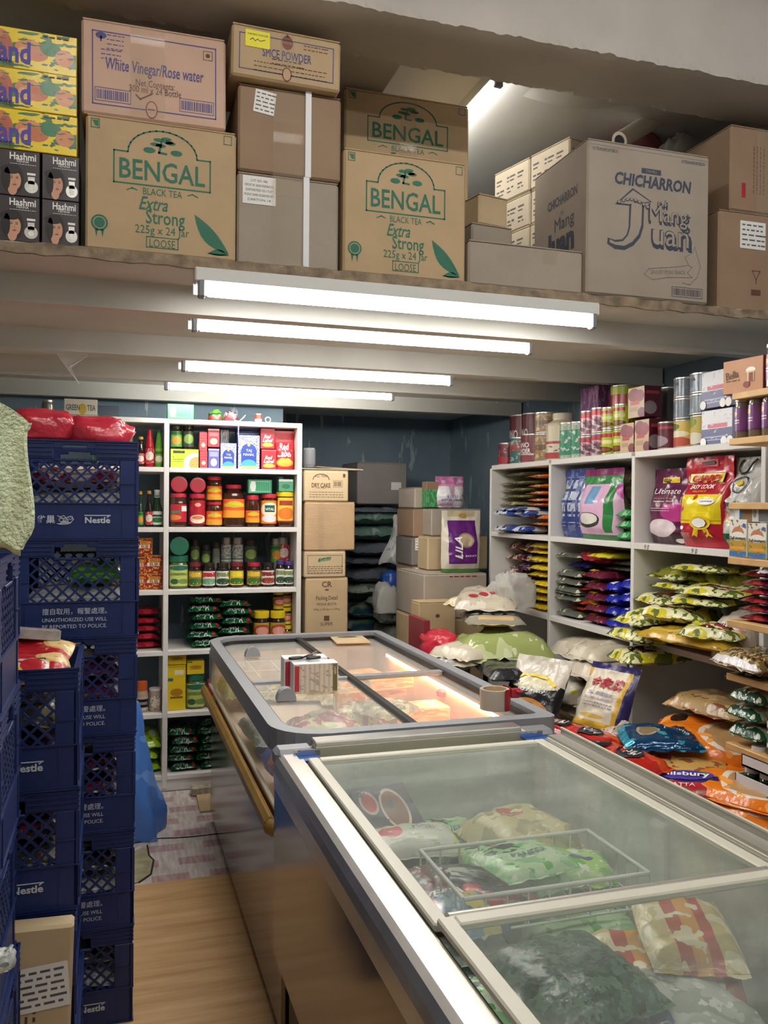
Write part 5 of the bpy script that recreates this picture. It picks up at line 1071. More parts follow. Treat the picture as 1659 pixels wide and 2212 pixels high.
for i in range(3): rpack(1062, 1128, 0, f'blue and white packet in the first bay of the right unit, {ORD[2-i]}', 'pk_bluewhite', i*.042, .05, .32, 1, -.03-.012*i, (.12, -.1, .2)[i], i+3, group='blue and white packets', wr=1.6)
rpack(1075, 1120, 0, 'khaki packet lying between the blue and white packets and the khaki pile', 'pk_khaki', .125, .03, .26, 1, .05, 0, 77, group='khaki packets')
rstack(1134, 1181, 1047, 7, 'orange packet in the first bay of the right unit, @', 'pk_orange', 1, .03, l=.28, group='orange packets', ov=1.02)
# rice bags standing in the second and third bays
def rpouch(x0, x1, yt, lb, m, d=.10, dx=.03, pr=None, seed=1, nm='rice_bag', row=1, back=None, extra=None, **k):
    p, w, h = RS(x0, x1, yt, row, dx)
    return pouch(nm, lb, 'bag', w, h, d, (p.x+d/2, p.y, p.z), RZ+k.pop('rz', 0), m, back, pr, seed=seed, extra=extra, **k)
A('bag_check', 'b4bccd', [('s', 0, 3, .24, '25356e'), ('s', 1, 6, .24, '25356e'), ('r', 0, .88, 1, 1, '2f3f86'), ('r', 0, 0, 1, .16, '2a3a78'), ('n', 9, .58, '5a6a9a'), ('r', .2, .22, .8, .3, '2a3a78')], .25, .3)
rpouch(1187, 1247, 1013, 'blue and silver chequered rice bag in the second bay of the right unit', 'bag_check', .10, seed=3)
A('bag_pink', 'b03a94', [('e', .45, .32, .62, .52, 'd9b0cf'), ('r', .0, .78, 1, .9, '2f7a3f'), ('r', .78, .1, .92, .8, '2f7a3f'), ('r', 0, 0, 1, .07, '2f6a3a'), ('e', .4, .27, .3, .11, '2a3a2e'), ('e', .4, .29, .24, .08, 'ddd9d4'), ('r', .3, .5, .55, .75, '6a9ac0'), ('r', .0, .9, 1, 1, '7a2a5c'), ('s', 1, 1, .0, '000000')], .22, .35)
rpouch(1236, 1318, 1012, 'tall magenta and green rice bag with a bowl printed on it, second bay', 'bag_pink', .13, dx=.0, seed=6, back='pk_khaki')
A('bag_beige', 'bda98a', [('n', 4, .6, '8a3a5a'), ('n', 8, .64, 'd8ccb0')], .25, .4)
rpouch(1305, 1348, 1015, 'beige and plum bag behind the magenta rice bag', 'bag_beige', .10, dx=.17, seed=8, nm='grain_bag')
A('pk_green2', '2f8a4a', [('n', 5, .6, '7fc090'), ('r', .2, .3, .8, .6, '1d5a30')], .2, .35)
rstack(1328, 1363, 1098, 3, 'green packet at the end of the second bay, @', 'pk_green2', 1, .02, group='green packets', l=.2)
def g_ult(b, f, w, h):
    T = lambda u, v, o=0: f(u, v, o+.003)
    b.prect(T, 0, h*.845, w*.42, h*.075, 'yellow_lid'); b.text(lambda u, v, o=0: f(u, v, o+.0045), 'GUARD', 0, h*.845, h*.045, 'black_ink', w=w*.36, bold=.03)
    b.text(T, 'Ultimate', 0, h*.70, h*.075, 'white_ink', w=w*.66); b.text(T, "Nature's Longest", 0, h*.605, h*.02, 'gold_cap', w=w*.55); b.text(T, 'Basmati Rice', 0, h*.565, h*.02, 'white_ink', w=w*.5)
    for k in range(2): dirt(b, T, -w*.3, w*.2, h*(.47-.03*k), k, 'white_ink', h*.01)
A('bag_ult', '5c1c44', [('r', 0, 0, 1, .16, '3a1c26'), ('e', .8, .42, .35, .12, 'b03a84'), ('e', .46, .21, .34, .12, 'd8c9cf'), ('n', 30, .68, 'b02a3a') if False else ('e', .86, .05, .1, .03, 'e0dcd8')], .22, .3)
rpouch(1368, 1449, 1013, 'maroon rice bag with white Ultimate lettering in the third bay', 'bag_ult', .11, pr=g_ult, seed=2, dx=.04)
def g_easy(b, f, w, h):
    T = lambda u, v, o=0: f(u, v, o+.004); T2 = lambda u, v, o=0: f(u, v, o+.0055)
    b.prect(T, 0, h*.76, w*.74, h*.115, 'black_ink'); b.prect(T, 0, h*.762, w*.715, h*.10, 'yellow_lid', .0012); b.text(T2, 'GUARD', 0, h*.76, h*.068, 'redguard', w=w*.62, bold=.04, o=.0016)
    b.text(T, 'EASY COOK', 0, h*.665, h*.045, 'white_ink', w=w*.52, bold=.02, ital=.2); b.text(T, 'SELLA RICE', 0, h*.615, h*.02, 'yellow_lid', w=w*.3)
    for v in (.70, .585): b.prect(T, 0, h*v, w*.8, h*.006, 'white_ink')
    b.pline(T, [(-w*.36, h*.41), (-w*.02, h*.56)], w*.05, 'redguard'); b.pell(T, w*.22, h*.50, w*.14, h*.038, 'white_ink'); dirt(b, T2, w*.13, w*.31, h*.505, 3, 'violet_print', h*.012)
    for s in (-.07, .07): b.pp(T, [(w*(.12+s-.05), h*.22), (w*(.12+s+.05), h*.22), (w*(.12+s*2+.05), h*.11), (w*(.12+s*2), h*.135), (w*(.12+s*2-.05), h*.11)], 'yellow_lid')
    b.pell(T, w*.12, h*.27, w*.20, h*.075, 'yellow_lid', .0012); b.pell(T2, w*.12, h*.27, w*.15, h*.056, 'maroon_lid', .0012, 8); b.pell(T2, w*.12, h*.27, w*.14, h*.052, 'white_ink', .002, 8)
    b.pell(T, -w*.32, h*.21, w*.055, h*.021, 'white_ink')
    for k in range(3): dirt(b, T, -w*.36, -w*.1, h*(.15-.015*k), k, 'white_ink', h*.006)
mat('redguard', 'b01a2a', .3)
A('bag_easy', 'a8182c', [('r', .09, .26, .91, .58, 'e6cf1c'), ('r', .09, .29, .91, .296, 'a8182c')], .22, .3)
def hole(o, f, w, h):
    b = MB(); b.box((0, -.006, h*.925), (w*.30, .008, h*.05), 'black_plastic', .003); b.build('handle_hole', o)
    b = MB(); T = lambda u, v, q=0: f(u, v, q+.002); b.pline(T, [(-w*.18, h*.9), (-w*.18, h*.95), (w*.18, h*.95), (w*.18, h*.9)], w*.04, 'red_lid', close=True); b.build('handle', o)
rpouch(1452, 1553, 985, 'big red and yellow rice bag with a die-cut handle in the third bay', 'bag_easy', .13, dx=.0, pr=g_easy, seed=4, extra=hole, crimp=.16)
A('bag_karachi', 'c9cac6', [('r', 0, 0, 1, .17, '1f5a3a'), ('e', .22, .30, .24, .10, 'b3a890'), ('e', .3, .36, .14, .06, 'b0785a'), ('n', 5, .6, 'a9aba8')], .2, .5)
def g_kar(b, f, w, h):
    T = lambda u, v, o=0: f(u, v, o+.004)
    b.text(T, 'Karachi', -w*.12, h*.50, h*.055, 'black_ink', w=w*.62, ital=.25, bold=.02); b.text(T, 'Longest Basmati', -w*.08, h*.43, h*.024, 'grey_print', w=w*.55, ital=.3)
    e = [(w*(.06+.19*math.cos(a*PI/10)*.8+.03*math.sin(a*PI/10)), h*(.70+.088*math.sin(a*PI/10))) for a in range(21)]; b.pline(T, e, .004, 'black_ink'); b.pell(T, w*.07, h*.715, w*.08, h*.03, 'yellow_lid')
def cord(o, f, w, h):
    b = MB(); b.tube([f(u*w, v*h, .008) for u, v in ((.34, .97), (.22, .93), (.12, .84), (.0, .82), (-.06, .88), (-.04, .95), (.04, .965))], .004, 'black_plastic', 6); b.build('handle', o)
rpouch(1536, 1626, 987, 'silvery white rice bag with a black cord handle in the third bay', 'bag_karachi', .12, dx=.03, pr=g_kar, seed=9, extra=cord, wr=.02)
# --- middle row of bays
A('pk_maroonmix', '6f2238', [('n', 4, .54, 'b8b0a4'), ('n', 7, .64, 'c8a83a'), ('n', 6, .68, '2a1a2e')], .2, .4); A('pk_yellow', 'd6b923', [('n', 5, .62, 'ead76a'), ('n', 9, .7, '9a7a1a')], .2, .3)
rstack(1066, 1131, 1176, 6, 'maroon and white packet in the middle row of the first bay, @', 'pk_maroonmix', 2, .08, l=.26, group='maroon and white packets', z0=ystep(1100, 2, .08, 1310), wr=1.5)
rstack(1138, 1180, 1187, 9, 'yellow packet in the middle row of the first bay, @', 'pk_yellow', 2, .03, l=.28, group='yellow packets', ov=1.02)
rstack(1098, 1137, 1240, 4, 'dark mixed packet beside the yellow pile, @', ('pk_maroonmix', 'pk_dark'), 2, .03, l=.22, group='dark mixed packets', z0=ystep(1100, 2, .08, 1312), wr=1.4)
for i, (x0, x1) in enumerate(((1066, 1098), (1100, 1136))): rpack(x0, x1, 0, f'pale clear packet at the bottom of the first bay, {("farther", "nearer")[i]} one', 'pk_white', 0, .06, .28, 2, .05, 0, 31+i, group='pale clear packets')
A('pk_bw', '55584e', [('r', .12, .1, .5, .9, 'a8a99a'), ('r', .62, .2, .92, .8, '23242e'), ('n', 7, .66, 'd0cdb8')], .25, .3); A('pk_redor', 'b8401f', [('n', 5, .6, 'd8743a'), ('r', .1, .0, .5, 1, '9a2a24')], .2, .35); A('pk_plum', '5a1a30', [('r', .1, .35, .5, .7, 'd8a82a'), ('n', 6, .66, '8a3048')], .2, .3); A('pk_navy', '1c1f4c', [('n', 6, .64, '3a3f7a')], .2, .3)
def endlab(m, u0, u1, tx=None):
    def pr(b, f, w, l):
        T = lambda u, v, o=0: f(u, v, o+.002); b.prect(T, (u0+u1)/2*w, -l*.40, (u1-u0)*w, l*.09, m)
    return pr
rstack(1183, 1229, 1213, 7, 'black, grey and white block packet in the second bay, @', 'pk_bw', 2, .02, l=.26, group='black and white block packets', fin=.02, wr=.5, jit=.03, pw=12)
rstack(1227, 1262, 1262, 5, 'orange-red packet behind the plum pile in the second bay, @', ('pk_redor', 'pk_redor', 'pk_redor', 'pk_dark', 'pk_redor'), 2, .05, l=.26, group='orange-red packets', wr=1.3)
rpack(1222, 1265, 0, 'dark navy packet on the orange-red pile', 'pk_navy', ystep(1240, 2, .05, 1262), .07, .26, 2, .06, .1, 40)
rstack(1258, 1302, 1240, 5, 'plum packet with a yellow label in the second bay, @', 'pk_plum', 2, .03, l=.28, group='plum packets', fin=.02, wr=.6, pw=9, pr=endlab('yellow_lid', -.38, -.05))
rpack(1262, 1309, 0, 'bright yellow packet on the plum pile', A('pk_brightyellow', 'd8d22a', [('r', .1, .3, .7, .5, 'c03a2a'), ('n', 7, .68, '9a8a1a')], .2, .3), ystep(1285, 2, .03, 1241), .05, .26, 2, .02, .15, 41)
def lib(b, f, w, l): b.text(lambda u, v, o=0: f(u, v, o+.003), 'LIBERTY', 0, -l*.28, .030, 'yellow_lid', w=w*.55, bold=.03)
rpack(1236, 1302, 0, 'red packet with yellow lettering on top of the second bay pile', A('pk_lib', 'a0203a', [('n', 6, .66, 'c04a5a')], .2, .3), ystep(1270, 2, .1, 1216), .06, .3, 2, .06, .1, 42, pr=lib)
A('pk_greybag', '7b7a74', [('n', 5, .62, '98968e'), ('r', 0, .8, 1, .86, '8f9a3a')], .25, .35)
rstack(1304, 1360, 1186, 4, 'grey packet above the blue packets in the second bay, @', 'pk_greybag', 2, .10, l=.26, group='grey packets', z0=ystep(1330, 2, .1, 1262))
A('pk_blue', '1b2394', [('r', .32, .3, .68, .7, '252fa8'), ('n', 6, .66, '3a44c0')], .18, .3)
def bend(b, f, w, l): T = lambda u, v, o=0: f(u, v, o+.002); b.prect(T, .02*w, -l*.415, .30*w, l*.10, 'white_ink'); b.prect(lambda u, v, o=0: f(u, v, o+.003), .02*w, -l*.41, .18*w, l*.03, 'incense_violet')
for k, (x0, x1) in enumerate(((1303, 1331), (1333, 1361))): rstack(x0, x1, 1262, 4, f'dark blue packet with a white mark, @ of the {("farther", "nearer")[k]} pile', 'pk_blue', 2, .02, l=.26, group='dark blue packets', fin=.02, wr=.6, pw=9, pr=bend)
# yellow-and-green noodle packs sprawling out of the third bay
A('pk_kolson', 'ccc02a', [('n', 2.6, .56, 'dedcae'), ('n', 4, .565, '5d6a26'), ('r', .30, .18, .80, .50, '26301f'), ('r', .38, .26, .74, .40, 'b0303a'), ('r', .42, .80, .9, 1, '2f3a22'), ('n', 7, .62, 'e6e3b8')], .18, .35); A('pk_olivebag', '6f7024', [('n', 5, .6, '8f8f34'), ('n', 8, .66, '4a4c1a')], .2, .4)
A('pk_gold', 'b8952a', [('e', .55, .65, .3, .2, 'a8343a'), ('n', 6, .64, '8a6a1a'), ('r', .0, .1, 1, .2, 'd0b45a')], .2, .35)
def kol(b, f, w, l): b.text(lambda u, v, o=0: f(u, v, o+.003), "Kolson's", w*.06, -l*.03, .020, 'white_ink', w=w*.28, bold=.03)
def at_pk(px, py, X, w, l, t, rz, m, lb, seed, rx=0, ry=0, nm='noodle_packet', group='yellow noodle packets', **k):
    q = atx(px, py, X); return pack(nm, lb, 'packet', w, l, t, (q.x, q.y, q.z-t*.5), rz, m=m, seed=seed, group=group, rx=rx, ry=ry, **k)
kb = RSR[2]
items = [(1405, 1408, 1.98, .22, .26, .062, -1.75, 'lowest at the front, nearest the blue packets'), (1400, 1378, 2.00, .24, .26, .06, -1.5, 'second from the bottom at the front left'), (1404, 1352, 2.02, .24, .26, .06, -1.62, 'third from the bottom at the front left'), (1412, 1324, 2.05, .22, .26, .06, -1.4, 'top of the front left heap'),
         (1470, 1345, 1.98, .28, .20, .062, -1.2, 'lying in the middle of the heap with a dark panel'), (1450, 1310, 2.10, .26, .24, .06, -1.7, 'behind the front left heap'), (1530, 1330, 2.02, .26, .18, .055, -1.3, 'small one lying level with the wooden board'),
         (1500, 1292, 2.12, .26, .24, .06, -1.5, 'middle of the back heap'), (1560, 1290, 2.05, .26, .20, .06, -1.25, 'at the nearer end of the back heap'), (1490, 1264, 2.14, .27, .24, .06, -1.75, 'upper left of the back heap'), (1545, 1262, 2.12, .27, .24, .06, -1.4, 'upper middle of the back heap'), (1565, 1366, 1.94, .22, .15, .05, -1.1, 'half hidden under the wooden board')]
for i, (px, py, X, w, l, t, rz, lb) in enumerate(items): at_pk(px, py, X, w, l, t, rz, 'pk_kolson', 'yellow and green noodle packet, '+lb, i+60, pr=kol, wr=1.3, rx=(.05, -.05, .1)[i % 3])
at_pk(1520, 1240, 2.16, .32, .26, .06, -1.5, 'pk_olivebag', 'olive packet on top of the yellow noodle heap', 91, nm='packet', group=None)
at_pk(1585, 1255, 2.16, .24, .22, .09, -1.5, 'pk_olivebag', 'olive packet at the nearer back of the noodle heap', 92, nm='packet', group=None)
at_pk(1520, 1376, 1.97, .42, .24, .06, -1.38, 'pk_gold', 'long golden packet, upper of two under the noodle heap', 93, nm='pasta_packet', group='golden packets'); at_pk(1510, 1402, 2.0, .44, .22, .055, -1.42, 'pk_gold', 'long golden packet, lower of two on the shelf edge', 94, nm='pasta_packet', group='golden packets')
A('sack_clear', 'b9b0a2', [('n', 4, .6, 'd6cfc4'), ('n', 7, .66, 'c08a84')], .2, .5)
q = atx(1612, 1372, 1.99); lump('clear_sack', 'pale see-through sack at the nearer end of the noodle heap', 'sack', (q.x+.06, q.y, kb), (.22, .18, .17), 'sack_clear', 14, .14, crease=.1)
# ---------------------------------------------------------------- goods on the pine rack
def rk(x0, x1, yt, z, X=RKX+.02):
    ym = 1100-(z-EYE)*720; a, c = atx(x0, ym, X), atx(x1, ym, X); return Vector((X, (a.y+c.y)/2, z+.001)), a.y-c.y-.001, atx((x0+x1)/2, yt, X).z-z-.001
A('lab_purple', '6f3a72', [('e', .3, .75, .2, .12, 'c8a05a'), ('r', .1, .45, .6, .5, 'd8c8d8'), ('r', .1, .35, .6, .39, 'd8c8d8'), ('r', 0, 0, 1, .05, '4a1f50')], .3, 0)
mat('date_glass', '6a5a48', .1, spec=.7)
for x0, x1, yt, lb in ((1577, 1605, 861, 'farthest of the purple-labelled clear jars on the pine rack'), (1606, 1634, 852, 'middle one of the purple-labelled clear jars on the pine rack'), (1635, 1664, 845, 'nearest of the purple-labelled clear jars on the lower pine board')):
    p, w, h = rk(x0, x1, yt, RKR[0]); jar('clear_jar', lb, 'jar', w*.97, h, (p.x+w/2, p.y, p.z), 'tin_rim', 'date_glass', 'lab_purple', RZ, lidr=1.0, lidh=.08, l0=.17, l1=.76, neck=.96, group='purple-labelled jars')
zt = atx(1575, 851, RKX).z
RK = [o for o in bpy.data.objects if o.name == 'display_rack'][0]
b = MB(); b.box((.115, (2.11+1.25)/2, zt-.01), (.23, 2.11-1.25, .02), 'pine_board', .002); b.build('board', RK)
def bel(b, f, w, h):
    b.text(f, 'Bella', -w*.26, h*.56, h*.22, 'brown_print', w=w*.32, bold=.02, rot=.1); dirt(b, f, -w*.42, -w*.08, h*.38, 2, 'brown_print', h*.06); b.pell(f, w*.2, h*.62, w*.12, h*.1, 'cream_lid'); b.prect(f, w*.2, h*.45, w*.17, h*.3, 'gold_cap', .0012); b.prect(f, w*.21, h*.42, w*.1, h*.26, 'maroon_print', .0016); b.pell(f, w*.10, h*.22, w*.08, h*.09, 'maroon_print', .0018)
p, w, h = rk(1562, 1640, 775, zt); pbox('biscuit_box', 'orange-brown biscuit box with wafer rolls on the top pine board', 'box', w, h, .14, (p.x+.07, p.y, p.z), RZ+.10, face='b_bisc' if mat('b_bisc', 'a8703a', .5) else '', side='maroon_print', pr=bel)
p, w, h = rk(1646, 1672, 742, zt); jar('clear_jar', 'purple-labelled clear jar standing alone on the top pine board', 'jar', w, h, (p.x+w/2, p.y, p.z), 'tin_rim', 'date_glass', 'lab_purple', RZ, lidr=1.0, lidh=.08, l0=.17, l1=.76, neck=.96, group='purple-labelled jars')
A('b_sof', 'e2e0d6', [('r', 0, 0, 1, .15, '2f6fb8'), ('r', 0, .15, 1, .50, 'b08f3a'), ('n', 6, .62, '8a6f2a'), ('e', .5, .62, .36, .2, 'b9785a'), ('e', .5, .56, .4, .12, 'ece8de'), ('r', .05, .46, .95, .56, 'f0eee6'), ('e', .85, .85, .1, .06, '4a5aa8'), ('r', .1, .2, .9, .28, 'd89a3a')], .35, .05); mat('sof_side', 'd8d6cc', .45)
sof = lambda b, f, w, h: b.text(f, 'Saf-instant', 0, h*.51, h*.085, 'black_ink', w=w*.88, bold=.025)
for x0, x1, yt, lb in ((1574, 1613, 1122, 'white and gold yeast box, farther of two'), (1614, 1656, 1130, 'white and gold yeast box, nearer of two')): p, w, h = rk(x0, x1, yt, RKR[2]); zy = h; pbox('yeast_box', lb+' on the pine rack', 'box', w*.98, h, .05, (p.x+.025, p.y, p.z), RZ, face='b_sof', side='sof_side', pr=sof, group='yeast boxes')
p, w, h = rk(1592, 1662, 1086, RKR[2]); pbox('yeast_box', 'blue, bronze and white box lying across the two yeast boxes', 'box', w, h-zy-.004, .05, (p.x+.03, p.y, p.z+zy+.003), RZ, face=A('b_lying', 'd9d9d4', [('r', 0, 0, .08, 1, '2f6fb8'), ('r', .08, 0, .42, 1, '8a6a3a'), ('r', .62, 0, 1, 1, '6f6f6c'), ('e', .5, .5, .06, .3, '8a8f88')], .4, .05), side='sof_side')
p, w, h = rk(1657, 1690, 1125, RKR[2]); pbox('green_box', 'green box next to the yeast boxes at the picture edge', 'box', w, h, .05, (p.x+.025, p.y, p.z), RZ, face='lab_dkgreen')
A('pk_redlong', '7d1a28', [('n', 5, .6, 'a83a3a'), ('n', 8, .66, '3a1a4a')], .2, .35)
for i in range(6): p, w, h = rk(1588, 1672, 1250, RKR[3]); pack('red_packet', f'dark red and purple packet on the pine rack, {ORD[5-i]}', 'packet', w, .2, .024, (p.x+.11, p.y, p.z+i*.0205), RZ+(.04, -.03, .05, 0, -.04, .03)[i], m='pk_redlong', seed=i+5, group='dark red rack packets')
p, w, h = rk(1628, 1690, 1232, RKR[3]); pack('blue_packet', 'dark blue and white packet lying on the dark red rack packets', 'packet', w, .2, .05, (p.x+.09, p.y, p.z+.125), RZ+.3, m='pk_bluewhite', seed=4, rx=.15)
A('pk_nuts', '6a5636', [('n', 14, .54, 'b09a70'), ('n', 18, .62, '3a2c1c'), ('r', 0, 0, 1, .05, 'd8d6d8')], .12, .5, 40)
p, w, h = rk(1560, 1680, 1402, RKR[4]); pack('nut_bag', 'clear bag of brown seeds on the pine rack', 'packet', w, .24, .07, (p.x+.07, p.y, p.z), RZ-.1, m='pk_nuts', seed=3)
A('pk_bean', 'a8a78c', [('r', 0, .0, 1, .14, '1f4a34'), ('r', 0, .86, 1, 1, '1f4a34'), ('e', .5, .5, .25, .2, '7a9a4a'), ('r', .25, .3, .7, .38, 'b0303a'), ('n', 6, .62, 'd8d8c8')], .15, .4)
for i in range(4): p, w, h = rk(1572, 1645, 1500, RKR[5]); pack('bean_packet', f'pale packet with dark green ends on the pine rack, {ORD[3-i]} of four', 'packet', w, .18, .050, (p.x+.08, p.y+(.0, .006, -.004, .012)[i], p.z+i*.043), RZ+(.05, -.06, .04, .1)[i], m='pk_bean', seed=i+2, group='bean packets')
p, w, h = rk(1650, 1672, 1530, RKR[5]); jar('spice_jar', 'dark jar at the picture edge beside the pale bean packets', 'jar', w, h, (p.x+w/2, p.y, p.z), 'green_lid', 'dark_glass', 'lab_white', RZ)
mat('tray_white', 'dcdadd', .5)
def tray(z, x0, x1, lb, yb, body, lids, X=RKX):
    p, w, h = rk(x0, x1, 0, z, X); t = thing('jar_tray', lb, 'tray', (p.x+.07, p.y, p.z), RZ, 'white trays of jars')
    b = MB(); b.box((0, 0, .003), (w, .14, .006), 'tray_white'); b.box((0, -.0685, .018), (w, .003, .036), 'tray_white'); b.box((0, .0685, .018), (w, .003, .036), 'tray_white')
    for s in (-1, 1): b.box((s*(w/2-.0015), 0, .018), (.003, .14, .036), 'tray_white')
    b.build('tray_body', t)
    n = max(2, int(w/.052))
    for i in range(n):
        for j in range(2): jar('spice_jar', f'white-lidded jar, {("farthest", "middle", "nearest")[min(i, 2)]} of the {("front", "back")[j]} row in the {lb.split(",")[0]}', 'jar', .046, .056, (p.x+.035+.062*j, p.y+w/2-.03-i*(w-.06)/(n-1), p.z+.0065), lids, body, None, RZ, lidh=.34, lidr=.92, group='small jars in the trays', n=12)
tray(RKR[6], 1588, 1688, 'bottom white tray, standing on the white board', 0, 'green_glass', 'white_lid'); tray(RKR[6]+.064, 1588, 1688, 'middle white tray, stacked on the bottom one', 0, 'green_glass', 'white_lid'); tray(RKR[6]+.128, 1602, 1688, 'top white tray, holding dark red jars', 0, 'brown_glass', 'white_lid')
# ---------------------------------------------------------------- column of cartons beside the left unit
def BX(x0, x1, y, Y): a, c = aty(x0, y, Y), aty(x1, y, Y); return (a.x+c.x)/2, c.x-a.x
def column(rows, Y, D, zb=0, nm='carton'):
    z = zb
    for x0, x1, yt, m, lb, pr, tp in rows:
        xc, wd = BX(x0, x1, yt, Y); h = aty((x0+x1)/2, yt, Y).z-z
        o = carton(nm, lb, wd, h-.007, D, (xc, Y+D/2, z), m=m, pr=pr, tape=tp); z += h
    return z
def p_pack(b, f, w, h):
    b.text(f, 'Packing Detail', 0, h*.66, .022, 'brown_print', w=w*.5, bold=.01); b.text(f, 'MONA BIOTA', 0, h*.55, .015, 'brown_print', w=w*.46); b.text(f, '100g x 24 Jars x 50kg', 0, h*.46, .010, 'brown_print', w=w*.62); b.prect(f, 0, h*.30, .03, .028, 'brown_print'); b.text(f, 'CR', 0, h*.90, .03, 'brown_print', bold=.02); b.prect(f, 0, h*.8, .02, .008, 'brown_print'); b.text(f, 'SUPER', 0, h*.2, .018, 'brown_print')
def p_frame(b, f, w, h):
    frame(b, f, w, h, .02, 'brown_print', .0025); b.pp(f, [(-.04, h*.6), (.03, h*.66), (.035, h*.8), (-.035, h*.74)], 'green_print'); b.text(lambda u, v, o=0: f(u, v, o+.001), 'Gokul', 0, h*.7, .02, 'light_card', w=.055, rot=.1)
    for k in range(4): dirt(b, f, -w*.4, w*.4, h*(.42-.08*k), k, 'brown_print', .006)
def p_cake(b, f, w, h):
    for k in range(9): b.pline(f, [(-w*.12+.045*math.cos(PI*(k+a)/9+0), h*.72+.03*math.sin(PI*(k+a)/9)) for a in (0, 1)], .004, 'brown_print')
    b.text(f, 'ALL TIME', -w*.12, h*.83, .012, 'brown_print'); b.text(f, 'DRY CAKE', -w*.12, h*.53, .024, 'brown_print', w=w*.42, bold=.025); b.text(f, 'rusk toast', -w*.12, h*.45, .009, 'brown_print'); barcode(b, f, w*.26, h*.58, w*.2, h*.22, seed=5)
    for k in range(3): dirt(b, f, -w*.38, w*.38, h*(.3-.08*k), k+4, 'brown_print', .005)
    b.prect(f, w*.4, h*.86, .014, .02, 'brown_print')
mat('shrink_card', 'b89b78', .22, var=.06, vs=6, bump=.25, bs=9)
def p_wrap(b, f, w, h):
    rr = random.Random(4)
    for k in range(16): v = h*(.04+.058*k); b.pline(f, [(-w*.47, v+rr.uniform(-.006, .006)), (-w*.1, v+rr.uniform(-.008, .008)), (w*.2, v+rr.uniform(-.006, .006))], .002, 'clear_film')
zc = column([(664, 752, 1372, 'dark_card', 'carton at the foot of the column beside the left shelf unit', None, None), (660, 752, 1247, 'kraft_card', 'kraft carton printed Packing Detail, low in the column beside the left shelf unit', p_pack, None), (657, 747, 1189, 'light_card', 'carton with a framed green emblem, second from the bottom beside the left shelf unit', p_frame, None),
             (658, 767, 1083, 'shrink_card', 'wide carton in shrink wrap, beside the left shelf unit', p_wrap, (-.05, .03, .25)), (657, 753, 1015, 'light_card', 'carton printed Dry Cake on top of the column beside the left shelf unit', p_cake, None)], 4.56, .34)
xc, wd = BX(650, 785, 1010, 4.6)
b = MB(); b.box((0, .1, .006), (wd*.98, .22, .006), 'grey_card'); b.box((wd*.1, .1, .013), (wd*.7, .2, .005), 'dark_card', M=Matrix.Rotation(.04, 3, 'Y')); tag(b.build('folded_card', loc=(xc, 4.60, zc)), 'folded flat card lying on the dry cake carton', 'card')
q = LS(657, 675, 975, 1); b = MB(); b.lathe([(.03, 0), (.035, .02), (.035, .10), (.03, .11)], 'grey_plastic', 14); tag(b.build('canister', loc=(aty(668, 1000, 4.72).x, 4.72, zc+.017)), 'small dim canister standing on the folded card', 'canister')
# ---------------------------------------------------------------- dim stock heaped in the recess at the back
A = art
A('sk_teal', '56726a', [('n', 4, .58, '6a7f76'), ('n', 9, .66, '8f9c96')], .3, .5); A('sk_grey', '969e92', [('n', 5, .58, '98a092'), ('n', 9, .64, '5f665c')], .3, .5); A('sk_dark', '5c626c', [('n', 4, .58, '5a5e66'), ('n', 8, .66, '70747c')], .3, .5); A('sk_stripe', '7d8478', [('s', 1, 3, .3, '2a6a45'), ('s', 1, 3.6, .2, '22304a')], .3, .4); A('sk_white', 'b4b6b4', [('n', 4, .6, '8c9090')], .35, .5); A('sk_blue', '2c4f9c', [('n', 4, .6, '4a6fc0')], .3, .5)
Yb = 5.35
def sack_at(x0, x1, y0, y1, Y, m, lb, seed, D=.42, rz=0, group='dim sacks in the back recess', zmin=None, **k):
    a, c = aty(x0, y1, Y), aty(x1, y1, Y); t = aty((x0+x1)/2, y0, Y).z-a.z
    return pack('sack', lb, 'sack', c.x-a.x, D, t*1.1, ((a.x+c.x)/2, Y+D/2, a.z), rz, m=m, seed=seed, group=group, wr=1.2, **k)
rows = [(1374, 1342, 'sk_stripe'), (1342, 1310, 'sk_stripe'), (1310, 1272, 'sk_grey'), (1272, 1238, 'sk_dark'), (1238, 1206, 'sk_dark'), (1206, 1176, 'sk_dark'), (1176, 1145, 'sk_teal'), (1145, 1112, 'sk_teal'), (1112, 1094, 'sk_dark')]
zl = aty(800, 1374, Yb).z
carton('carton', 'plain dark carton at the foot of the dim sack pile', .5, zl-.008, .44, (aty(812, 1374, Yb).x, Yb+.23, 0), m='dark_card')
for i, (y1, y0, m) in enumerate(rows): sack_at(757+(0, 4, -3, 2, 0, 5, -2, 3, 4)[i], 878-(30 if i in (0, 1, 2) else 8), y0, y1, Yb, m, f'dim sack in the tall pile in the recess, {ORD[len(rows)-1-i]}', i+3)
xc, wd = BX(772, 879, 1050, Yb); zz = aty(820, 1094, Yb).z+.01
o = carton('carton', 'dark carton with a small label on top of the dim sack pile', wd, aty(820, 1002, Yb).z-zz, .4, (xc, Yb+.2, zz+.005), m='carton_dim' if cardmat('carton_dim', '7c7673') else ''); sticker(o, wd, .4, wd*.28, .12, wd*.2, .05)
gr = [(836, 900, 1352, 1385), (826, 893, 1322, 1352), (822, 896, 1296, 1324), (834, 895, 1272, 1298)]
zg = aty(860, 1385, 5.0).z
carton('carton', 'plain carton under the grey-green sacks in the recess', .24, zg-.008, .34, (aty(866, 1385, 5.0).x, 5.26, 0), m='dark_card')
for i, (x0, x1, y0, y1) in enumerate(gr): sack_at(x0, x1, y0, y1, 5.08, 'sk_grey', f'grey-green sack leaning by the middle cartons, {ORD[3-i]} of four', i+20, .34, (.1, -.15, .12, -.1)[i], 'grey-green sacks', fin=.12)
